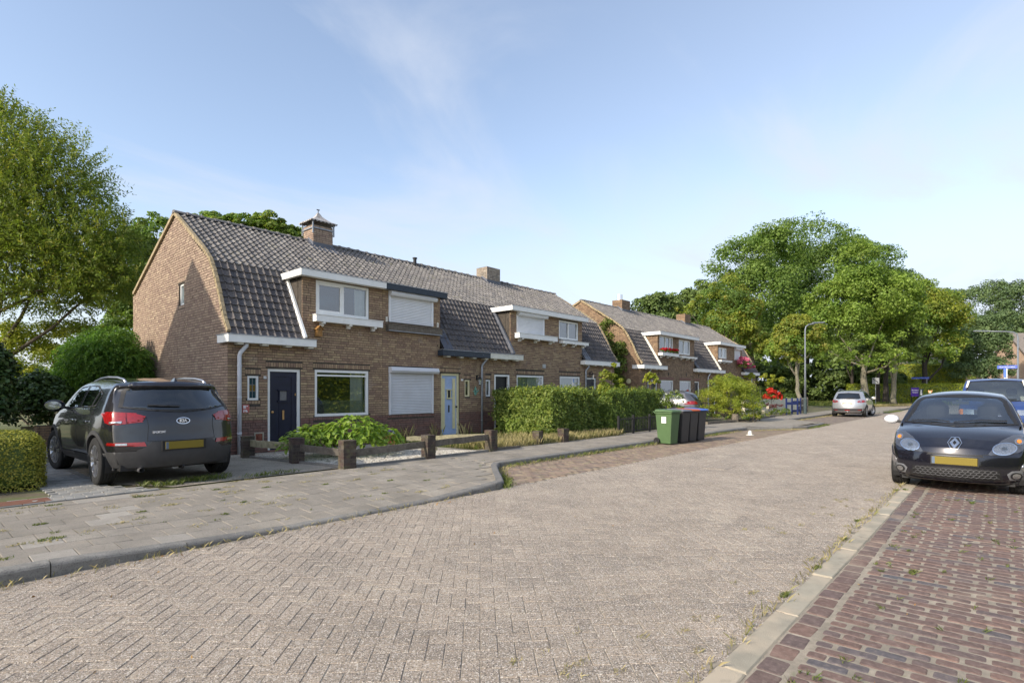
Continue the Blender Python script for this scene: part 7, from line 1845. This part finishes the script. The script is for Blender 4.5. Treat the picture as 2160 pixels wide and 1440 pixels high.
# hydrangea with big leaves
t=thing('hydrangea','bright green hydrangea with one lilac bloom spilling over the low fence','shrub',(6.35,10.6,.09)); base=np.array([6.35,10.6,.09])
lobes=np.array([(5.75,10.75,.40,.62,.55,.42),(6.55,10.35,.55,.72,.6,.50),(7.0,10.3,.42,.60,.55,.42),(6.1,11.0,.45,.6,.5,.4)])
n=1500; li=RNG.choice(4,n); d=unit(n); d[:,2]=np.abs(d[:,2])*1.0-.15; c=lobes[li,:3]+d*lobes[li,3:]*RNG.uniform(.78,1.05,n)[:,None]; c[:,2]=np.maximum(c[:,2],.16)
lu=MB(); P=[(0,0,0),(.03,.024,.012),(.068,.034,.012),(.105,.020,.0),(.13,0,-.014),(.105,-.020,.0),(.068,-.034,.012),(.03,-.024,.012),(.035,0,0),(.07,0,.002),(.105,0,-.006)]
F=[(0,8,1),(1,8,9,2),(2,9,10,3),(3,10,4),(0,7,8),(7,6,9,8),(6,5,10,9),(5,4,10)]; lu.add(P,F); lme=lu.mesh('leaf','leaf_hydrangea')
order=np.argsort(c@np.array([CA,SA,0])); rest=MB()
for q,i in enumerate(order):
    out_=Vector(d[i]).normalized(); z=(out_*.7+Vector((0,0,.75))+Vector(RNG.normal(0,.3,3))).normalized(); x=(out_+Vector(RNG.normal(0,.7,3))); x.z-=.25; x=(x-z*x.dot(z)).normalized(); y=z.cross(x); s_=random.uniform(.75,1.3)
    M=Matrix((x,y,z)).transposed().to_4x4()
    if q<300: 
        o=bpy.data.objects.new('leaf',lme); COL.objects.link(o); o.parent=t; o.matrix_local=Matrix.Translation(Vector(c[i]-base))@M@Matrix.Scale(s_,4)
    else: rest.add([Vector(c[i]-base)+M@(Vector(p)*s_) for p in P],F,random.random())
rest.build('foliage','leaf_hydrangea',t,kind='stuff')
b=MB()
for k in range(9): b.tube([(random.uniform(-.3,.3),random.uniform(-.2,.2),0),(random.uniform(-.7,.8),random.uniform(-.4,.4),.6)],[.012,.006],5)
b.build('stems','bark',t)
V,rv=clumps([(7.22,9.98,.60,.07,.06,.05)],90,.035,.9,.6); leafobj('bloom',shift(V,tuple(base)),'petal_lilac',rv,t)
# ---- far trees
tree('slender tree with orange green crown left of the street lamp',base_of(1682,46),pl(46,(1680,705,46,34),(1645,735,26,34),(1705,735,32,36),(1690,680,28,18),(1660,760,26,20)),6500,.20,'leaf_yellow','bark_pale',.20,5,seed=5,fork=.6,bend=.25,extra=[(pl(46.3,(1670,730,48,42),(1700,760,36,26)),4000,'leaf_maple')])
tree('broad green maple with a stout pale trunk behind the silver car',base_of(1826,54),pl(54,(1825,640,82,70),(1770,700,62,58),(1885,700,58,64),(1815,560,52,44),(1850,770,58,26),(1760,760,48,24),(1790,765,46,22,-3),(1845,775,48,20,-3.5),(1820,735,60,30,-4),(1740,750,40,24,-3),(1885,755,36,26,-3),(1900,640,40,50),(1760,640,50,50),(1720,735,34,30)),26000,.23,'leaf_maple','bark_pale',.38,5,seed=6,fork=.35,sub=.34,inner=.32)
for k,(px,Z) in enumerate(((1852,62),(1869,60),(1885,58),(1796,66))):
    tree(['dark thin trunked tree just right of the stout maple','dark trunked tree, second behind the verge sign','pale trunked slim tree left of the long hedge','thin dark tree behind the silver car roof'][k],base_of(px,Z),pl(Z,(px-10,745,44,34),(px+25,715,40,44),(px+5,680,36,36)),5500,.25,'leaf_dark','bark_dark' if k!=2 else 'bark_pale',[.22,.30,.28,.2][k],4,group='dark trunks on the grass verge',seed=30+k,top=.9)
tree('yellowing maple in front of the long hedge, right of the big maple',base_of(1949,64),pl(64,(1955,680,58,52),(1915,735,44,34),(2000,735,36,34),(1935,620,34,34),(1980,660,44,44),(1960,750,52,26)),17000,.24,'leaf_maple','bark_dark',.36,8,seed=8,fork=.25,extra=[(pl(63.5,(1960,670,60,52),(1995,730,34,30),(1935,610,26,22)),9000,'leaf_yellow')])
tree('dark green tree with drooping crown left of the right street lamp',base_of(2080,68),pl(68,(2075,720,44,48),(2050,780,48,36),(2095,680,30,30),(2108,775,26,40),(2040,735,30,30)),13000,.24,'leaf_blue','bark_dark',.3,5,seed=9)
tree('tall oak forming the left shoulder of the great tree group',base_of(1590,64),pl(64,(1560,560,62,50),(1530,640,52,56),(1630,540,72,56),(1600,640,80,80),(1560,735,66,56),(1510,590,34,34)),21000,.27,'leaf_oak','bark_dark',.5,7,seed=10,sub=.36,inner=.38)
tree('tallest oak forming the peak of the great tree group',base_of(1700,72),pl(72,(1700,520,86,52),(1745,600,92,82),(1640,600,72,72),(1660,700,84,70),(1770,520,50,44),(1700,480,52,26)),24000,.28,'leaf_oak','bark_dark',.55,7,seed=11,sub=.36,inner=.38)
tree('oak forming the right shoulder of the great tree group',base_of(1840,78),pl(78,(1830,560,56,44),(1860,620,60,56),(1800,540,40,34),(1900,640,40,40)),12000,.30,'leaf_oak','bark_dark',.5,5,seed=12)
tree('maple turning yellow behind the last dormer window',base_of(1530,50),pl(50,(1500,640,38,26),(1545,690,48,44),(1590,735,40,32),(1540,610,32,32),(1560,650,36,36),(1455,655,26,20)),9000,.21,'leaf_yellow','bark',.25,6,seed=13,extra=[(pl(50.4,(1530,670,60,60),(1590,760,44,26)),6000,'leaf_oak')])
for k,(lab,px,Z,lb) in enumerate([('distant dark tree behind the far roofs, left one',1375,62,[(1370,655,40,34),(1400,645,30,28)]),('distant dark tree behind the far roofs, right one',1440,66,[(1445,655,40,44),(1480,630,34,34),(1420,670,30,30)]),
  ('distant dark tree on the right horizon beside the yellow maple',1990,105,[(1995,650,44,34),(2030,640,34,28),(1960,640,28,30)]),('distant dark tree on the right horizon above the solar roof',2090,108,[(2080,640,46,40),(2110,625,34,28)]),('distant dark tree on the right horizon at the picture edge',2150,104,[(2150,640,44,44),(2190,640,40,44)])]):
    tree(lab,base_of(px,Z),pl(Z,*lb,(px,720,56,56)),11000,.36,'leaf_dark' if k<2 else 'leaf_blue','bark_dark',.4,3,group='distant trees on the horizon',seed=40+k)
lb=[]
for px in range(1470,1910,26): lb.append((px,838+RNG.uniform(-8,8),34,RNG.uniform(55,82),RNG.uniform(0,6)))
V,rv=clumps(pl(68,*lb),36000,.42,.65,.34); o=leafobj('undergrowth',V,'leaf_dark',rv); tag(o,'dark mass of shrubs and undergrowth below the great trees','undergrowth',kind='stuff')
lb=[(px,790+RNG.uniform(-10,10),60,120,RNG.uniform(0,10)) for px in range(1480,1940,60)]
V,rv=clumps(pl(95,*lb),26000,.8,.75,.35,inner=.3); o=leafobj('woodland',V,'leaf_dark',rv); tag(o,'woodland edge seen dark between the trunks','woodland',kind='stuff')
for (x,y,lab) in ((70,10.5,'a'),): pass
# far hedges and houses
hedge('long_hedge','long low clipped light green hedge across the end of the street',76.5,78.0,-6,14,.0,2.35,15000,.20,'leaf_lime',.2,rz=R(8),bump=.12)
hedge('tall_hedge','tall clipped light green hedge behind the long low one',90,91.5,3.5,15.5,.0,5.1,13000,.22,'leaf_lime',.2,rz=R(10),bump=.15)
Z=88; shrub('round_conifer','rounded dark green shrub at the right end of the tall hedge',(*at(2020,850,Z)[:2],0),pl(Z,(2018,790,24,32),(2030,810,20,26)),3500,.25,'leaf_privet')
def farhouse(label,x,y,w,d,eave,ridge_,rz,wm='wall_pink'):
    t=thing('detached_house',label,'house',(x,y,0),rz); b=MB(); b.box(-w/2,w/2,-d/2,d/2,0,eave); b.add([(-w/2,-d/2,eave),(-w/2,d/2,eave),(-w/2,0,ridge_-.1),(w/2,-d/2,eave),(w/2,d/2,eave),(w/2,0,ridge_-.1)],[(0,2,1),(3,4,5)]); b.build('wall',wm,t)
    b=MB()
    for s_ in (1,-1): b.bar
    e=.5; V=[(-w/2-e,-d/2-e,eave-.25),(w/2+e,-d/2-e,eave-.25),(w/2+e,0,ridge_),(-w/2-e,0,ridge_),(w/2+e,d/2+e,eave-.25),(-w/2-e,d/2+e,eave-.25)]
    b.add(V+[(p[0],p[1],p[2]-.15) for p in V],[(0,1,2,3),(3,2,4,5),(6,9,8,7),(9,11,10,8),(0,6,7,1),(4,10,11,5),(1,7,8,2),(2,8,10,4),(0,3,9,6),(3,5,11,9)]); r=b.build('roof','roof_far',t)
    for k in range(4):
        wx=-w/2+w*(k+.5)/4; f=MB(); f.box(wx-.6,wx+.6,-d/2-.04,-d/2+.02,eave-1.55,eave-.35); wo=f.build('window','white_paint',t); g_=MB(); g_.box(wx-.52,wx-.04,-d/2-.05,-d/2-.041,eave-1.47,eave-.43); g_.box(wx+.04,wx+.52,-d/2-.05,-d/2-.041,eave-1.47,eave-.43); g_.build('pane','reflect_grey',wo)
    return t,r
hx_=at(1950,830,118); farhouse('pinkish brick house with grey roof behind the tall hedge',hx_[0],hx_[1],17,9,6.9,9.6,R(-50))
t,r=farhouse('house with solar panels on its roof at the right picture edge',*at(2262,830,76)[:2],16,9,4.4,9.6,R(-52))
for k in range(3):
    for j in range(2):
        b=MB(); x0=-7+k*1.9+ (0 if j else .9); s0=.50+j*.2; d0=-4.5-.5
        def sp(s_): return (-5.0*(1-s_),3.35+(9.6-3.35)*s_)
        (y0,z0),(y1,z1)=sp(s0),sp(s0+.17); b.add([(x0,y0-.06,z0+.06),(x0+1.8,y0-.06,z0+.06),(x0+1.8,y1-.06,z1+.06),(x0,y1-.06,z1+.06)],[(0,1,2,3)]); b.build('solar_panel','solar',t)
# parasol / carport roof
t=thing('garden_pavilion','flat beige pavilion roof seen between the dark trunks','pavilion',(*at(1848,830,74)[:2],0)); b=MB(); V=[(-1.9,-1.9,2.55),(1.9,-1.9,2.55),(1.9,1.9,2.55),(-1.9,1.9,2.55),(0,0,3.45)]; b.add(V,[(0,1,4),(1,2,4),(2,3,4),(3,0,4),(3,2,1,0)]); b.build('canopy','parasol',t)
for sx in (-1.7,1.7):
    for sy in (-1.7,1.7): b=MB(); b.tube([(sx,sy,0),(sx,sy,2.55)],.04,6); b.build('post','black_metal',t)
# back of a traffic sign
p=at(1847,840,55); t=thing('traffic_sign','grey back of a traffic sign on a thin post among the trunks','traffic sign',(p[0],p[1],0),R(20)); b=MB(); b.tube([(0,0,0),(0,0,2.9)],.035,8); b.build('post','sign_grey',t); b=MB(); b.box(-.045,-.036,-.30,.30,2.25,2.85); b.build('sign_plate','sign_grey',t); b=MB(); b.bar((-.05,-.24,2.35),(-.05,.24,2.75),.02,.07); b.build('stripe','black_metal',t)
p=at(1930,836,60); t=thing('advertising_board','purple advertising board with white lettering before the hedge','sign',(p[0],p[1],.0),R(-52)); b=MB(); b.box(-.42,.42,-.02,.02,.95,1.90); bo=b.build('board','sign_purple',t)
for sx in (-.36,.36): b=MB(); b.box(sx-.03,sx+.03,.021,.06,0,1.9); b.build('post','black_metal',t)
for s_,z in (('Bouwkavel',1.62),('Verkocht',1.38)): text_mesh('lettering',s_,.16,'white_print',bo,(0,-.024,z),(R(90),0,0),.002,.004)
p=at(1941,836,60); t=thing('letter_column','dark post box column with small white labels beside the purple board','post box',(p[0],p[1],0),R(-52)); b=MB(); b.box(-.20,.20,-.15,.15,0,1.75); b.build('column','lamp_base',t)
for z0,z1,w_ in ((1.52,1.68,.05),(1.30,1.48,.07),(1.12,1.26,.09)): b=MB(); b.box(-w_,w_,-.16,-.151,z0,z1); b.build('label','white_print',t)
# plush animal
p=at(1965,833,52); t=thing('plush_animal','orange brown plush animal sitting before the long hedge','soft toy',(p[0],p[1],0.0))
b=MB(); b.box(-.3,.5,-.5,.5,0,.95); b.build('stone_seat','kerb_pale',t)
def blob(name,c,r,m,parent):
    bm=bmesh.new(); bmesh.ops.create_icosphere(bm,subdivisions=2,radius=1)
    for v in bm.verts: v.co=Vector((v.co.x*r[0],v.co.y*r[1],v.co.z*r[2]))+Vector(c)
    me=bpy.data.meshes.new(name); bm.to_mesh(me); bm.free(); me.materials.append(MATS[m]); me.polygons.foreach_set('use_smooth',[True]*len(me.polygons)); o=bpy.data.objects.new(name,me); link(o,parent); return o
blob('trunk',(0,-.05,1.10),(.20,.34,.20),'plush',t); hd=blob('head',(-.05,.10,1.42),(.15,.15,.16),'plush',t)
for s_ in (1,-1): blob('ear',(-.03,.10+s_*.13,1.55),(.05,.05,.06),'plush',hd); blob('foreleg',(-.12,.16*s_,1.0),(.08,.08,.16),'plush',t)
blob('muzzle',(-.18,.10,1.38),(.07,.08,.06),'cream_interior',hd)
p=at(1941,797,62); t=thing('street_name_sign','small dark blue street name sign beside the yellowing maple','street sign',(p[0],p[1],0)); b=MB(); b.box(-.02,.02,-.8,.8,p[2]-.1,p[2]+.1); b.build('sign_plate','sign_blue',t); b=MB(); b.tube([(.05,-.6,0),(.05,-.6,p[2]+.1)],.035,6); b.build('post','sign_grey',t)
# ------------------------------------------------------------ grass, weeds, litter
def blades(pts,h,w,m,name,label,cat='grass',lean=.5):
    P=np.array(pts,float); n=len(P); d=unit(n); d[:,2]=0; d/=np.linalg.norm(d,axis=1,keepdims=True)+1e-6; hh=h*RNG.uniform(.4,1.2,n) if np.isscalar(h) else np.array(h)
    side=np.stack([-d[:,1],d[:,0],np.zeros(n)],1); ln=RNG.uniform(.1,lean,n)*hh
    tip=P+d*ln[:,None]+np.array([0,0,1])*hh[:,None]; mid=P+d*(ln*.35)[:,None]+np.array([0,0,.6])*hh[:,None]
    V=np.stack([P-side*w/2,P+side*w/2,mid+side*w*.35,tip],1).reshape(-1,3)
    o=leafobj(name,V,m,RNG.random(n)); tag(o,label,cat,kind='stuff'); return o
def patch_pts(cx,cy,rx,ry,n,z):
    a=RNG.uniform(0,2*math.pi,n); r=np.sqrt(RNG.random(n)); return np.stack([cx+rx*r*np.cos(a),cy+ry*r*np.sin(a),np.full(n,z)],1)
def rectpts(x0,x1,y0,y1,n,z): return np.stack([RNG.uniform(x0,x1,n),RNG.uniform(y0,y1,n),np.full(n,z)],1)
# front strip of weeds before the tall hedge, gardens of houses two and three
blades(np.concatenate([rectpts(9.4,15.6,9.05,9.9,5200,.08),rectpts(9.3,12.8,9.9,11.2,1600,.08)]),.22,.008,'grass_dry','dry_grass','tall dry grass between the brick posts and the hedge')
blades(np.concatenate([rectpts(9.2,13.4,9.3,12.4,3500,.07),rectpts(10.8,15.8,9.1,9.9,1800,.08),rectpts(8.3,9.4,11.6,12.6,300,.09)]),.17,.009,'grass_green','green_grass','green grass and weeds in the second and third front gardens')
blades(np.concatenate([patch_pts(x,12.55,.25,.08,26,.08) for x in (8.6,9.6,10.7,11.95)]),.45,.006,'grass_dry','weeds','thin dry weeds along the foot of the house walls')
# kerb-side strips
pts=[]
def along(a,b,n,wd,z):
    t=RNG.random(n)[:,None]; A=np.array([*a,z]);B=np.array([*b,z]); return A+(B-A)*t+np.stack([RNG.normal(0,wd,n),RNG.normal(0,wd,n),np.zeros(n)],1)
pts=[along((-.2,YK-.05),(2.0,YK-.05),150,.05,0),along((2,YK-.04),(6.1,YK-.04),170,.045,0),along((6.3,5.8),(7.9,7.33),420,.07,0),along((7.9,7.34),(21,7.34),1700,.09,0),along((21.5,7.0),(24,5.7),500,.08,0),along((28.6,6.5),(30,7.8),500,.12,0),along((30,7.8),(43,7.9),1800,.15,0),along((1.2,1.19),(12,1.19),500,.03,0)]
blades(np.concatenate(pts),.055,.006,'grass_dry','kerb_grass','short dry grass growing along the kerbs',lean=1.4)
pts=[along((6.3,5.75),(7.0,6.5),420,.07,0),along((8,7.3),(20,7.3),900,.05,0),along((24.4,5.75),(27.5,5.75),300,.06,0),along((45,5.9),(50,5.9),900,.25,.03)]
blades(np.concatenate(pts),.085,.008,'grass_green','kerb_weeds','green weeds in the gutter at the kerb corner',lean=1.2)
# tufts in slab joints
pts=[];pd=[]
for x,y,r,k in [(1.02,7.55,.07,150),(0.98,6.72,.12,330),(.55,6.2,.10,160),(2.2,8.55,.12,200),(1.9,7.45,.06,110),(2.95,7.2,.05,90),(3.6,8.0,.07,110),(4.3,7.6,.06,90),(3.05,8.35,.07,90),(2.55,6.75,.05,70),(5.2,7.2,.06,100),(5.6,6.8,.07,90),(4.6,6.5,.05,70),(1.3,8.7,.10,150)]:
    pts.append(patch_pts(x,y,r,r*.5,k,.0))
for i in range(34): x,y=RNG.uniform(.4,9),RNG.uniform(6,9.0); pts.append(patch_pts(x,y,.05,.02,int(RNG.integers(8,30)),0.0)) if y>x-.2 or y>7.6 else None
P=np.concatenate(pts); P[:,2]=[pz(a,b)+.0 if b<9 else .1 for a,b in P[:,:2]]
blades(P[::2],.020,.008,'grass_green','joint_weeds','small green tufts growing in the pavement joints',lean=1.8)
pts=[patch_pts(RNG.uniform(.4,6),RNG.uniform(6,8.9),.10,.04,int(RNG.integers(10,45)),0) for i in range(70)]; P=np.concatenate(pts); P[:,2]=[pz(a,b) for a,b in P[:,:2]]
blades(P,.022,.006,'grass_dry','joint_straw','dry straw tufts in the pavement joints',lean=2.2)
blades(np.concatenate([patch_pts(2.75,9.3,.25,.12,150,.1),patch_pts(3.3,9.45,.38,.2,330,.1),patch_pts(2.5,9.5,.15,.1,60,.1),patch_pts(4.2,9.15,.5,.06,120,.1)]),.075,.009,'grass_green','driveway_weeds','weeds growing on the driveway behind the SUV',lean=1.2)
# tufts between the red clinkers and by the edge strip
pts=[];
for i in range(90):
    x=RNG.uniform(2.2,10) ; y=RNG.uniform(-.9,.86); pts.append(patch_pts(x,y,.035,.02,int(RNG.integers(5,16)),0))
for x,y in ((4.35,1.19),(5.2,1.17),(6.4,1.2),(7.4,1.25),(10.2,1.1),(10.05,1.2),(9.6,.3),(5.6,.55),(3.5,-.1),(3.15,-.12)): pts.append(patch_pts(x,y,.07,.025,60,0))
blades(np.concatenate(pts),.026,.005,'grass_green','clinker_weeds','small grass tufts between the red clinkers',lean=2.0)
pts=[patch_pts(RNG.uniform(1.5,9),RNG.uniform(1.25,2.1),.06,.03,int(RNG.integers(5,22)),.0) for i in range(40)]
blades(np.concatenate(pts),.02,.006,'grass_dry','street_straw','dry wisps of grass on the street near the edge strip',lean=2.2)
# far verge
blades(np.concatenate([rectpts(60,80,9.5,20,5000,.03),np.stack([RNG.uniform(62,84,4000),RNG.uniform(2,12,4000),np.full(4000,.03)],1)[lambda a: a[:,1]>9.9-(a[:,0]-60)*.29] if False else rectpts(63,80,9,12,3000,.03)]),.35,.04,'grass_green','verge_grass','long green grass on the verge under the far trees')
blades(np.concatenate([along((60.3,10),(66,8.8),1800,.35,.03),along((66,8.8),(84,3),2600,.5,.03)]),.22,.04,'grass_dry','verge_straw','dry yellow grass along the far edge of the street')
# fallen leaves
n=90; P=np.concatenate([along((.2,YK-.10),(5.5,YK-.10),34,.06,.006),rectpts(.6,8,1.4,5.4,34,.006),rectpts(1.5,5,9.1,9.6,10,.108),rectpts(2.5,9,-.8,1.0,12,.01)]); n=len(P)
nn=unit(n)*.3; nn[:,2]=1; o=leafobj('fallen_leaves',rquads(P,unit(n)+np.array([0,0,0]),nn,RNG.uniform(.015,.04,n),RNG.uniform(.01,.025,n)),'leaf_litter',RNG.random(n)); tag(o,'scattered fallen leaves on the street and along the kerb','leaves',kind='stuff')
# shed wall, gate and planks behind the driveway
t=thing('garden_gate','pale vertical board gate at the back of the driveway','gate',(*at(178,900,17.5)[:2],.08),R(4))
for k in range(9): b=MB(); b.box(-.9+k*.2,-.9+k*.2+.18,-.012,.012,.05,1.75); b.build('board','wood_pale',t)
b=MB(); b.box(-.92,.92,.013,.05,.3,.4); b.build('rail','wood_pale',t); b=MB(); b.box(-.92,.92,.013,.05,1.4,1.5); b.build('rail','wood_pale',t)
t=thing('stacked_timber','stack of pale timber beams beside the ivy covered pier','timber',(*at(118,900,14.6)[:2],.08),R(-20))
for k in range(3): b=MB(); b.box(-.7,.5,-.08,.08,k*.17+.02,k*.17+.17); b.build('beam','wood_pale',t)
# neighbouring house to the left, its gable shades the driveway
t=thing('neighbouring_house','brick house with steep tiled roof left of the driveway','house',(-7.6,16.2,0))
b=MB(); b.box(-4,4,-4.0,4.0,0,5.6); b.add([(4,-4,5.6),(4,4,5.6),(4,0,9.35),(-4,-4,5.6),(-4,4,5.6),(-4,0,9.35)],[(0,1,2),(5,4,3)]); b.build('wall','brick_far',t)
b=MB(); 
for s_ in (1,-1): b.add([(-4.2,s_*4.3,5.4),(4.12,s_*4.3,5.4),(4.12,0,9.45),(-4.2,0,9.45)],[(0,1,2,3) if s_<0 else (3,2,1,0)])
b.build('roof','tile_dark',t); 
for y in (-2,1.5): b=MB(); b.box(3.98,4.03,y-.5,y+.5,1,2.2); w_=b.build('window','white_paint',t); b=MB(); b.box(4.031,4.036,y-.42,y+.42,1.08,2.12); b.build('pane','reflect_grey',w_)
# hedge and trees on the opposite side (seen only in window and paint reflections)
hedge('street_hedge','tall sunlit hedge on the opposite side of the street',-2,40,-8.2,-6.6,0,3.1,26000,.17,'leaf_lime',.2,bump=.15)
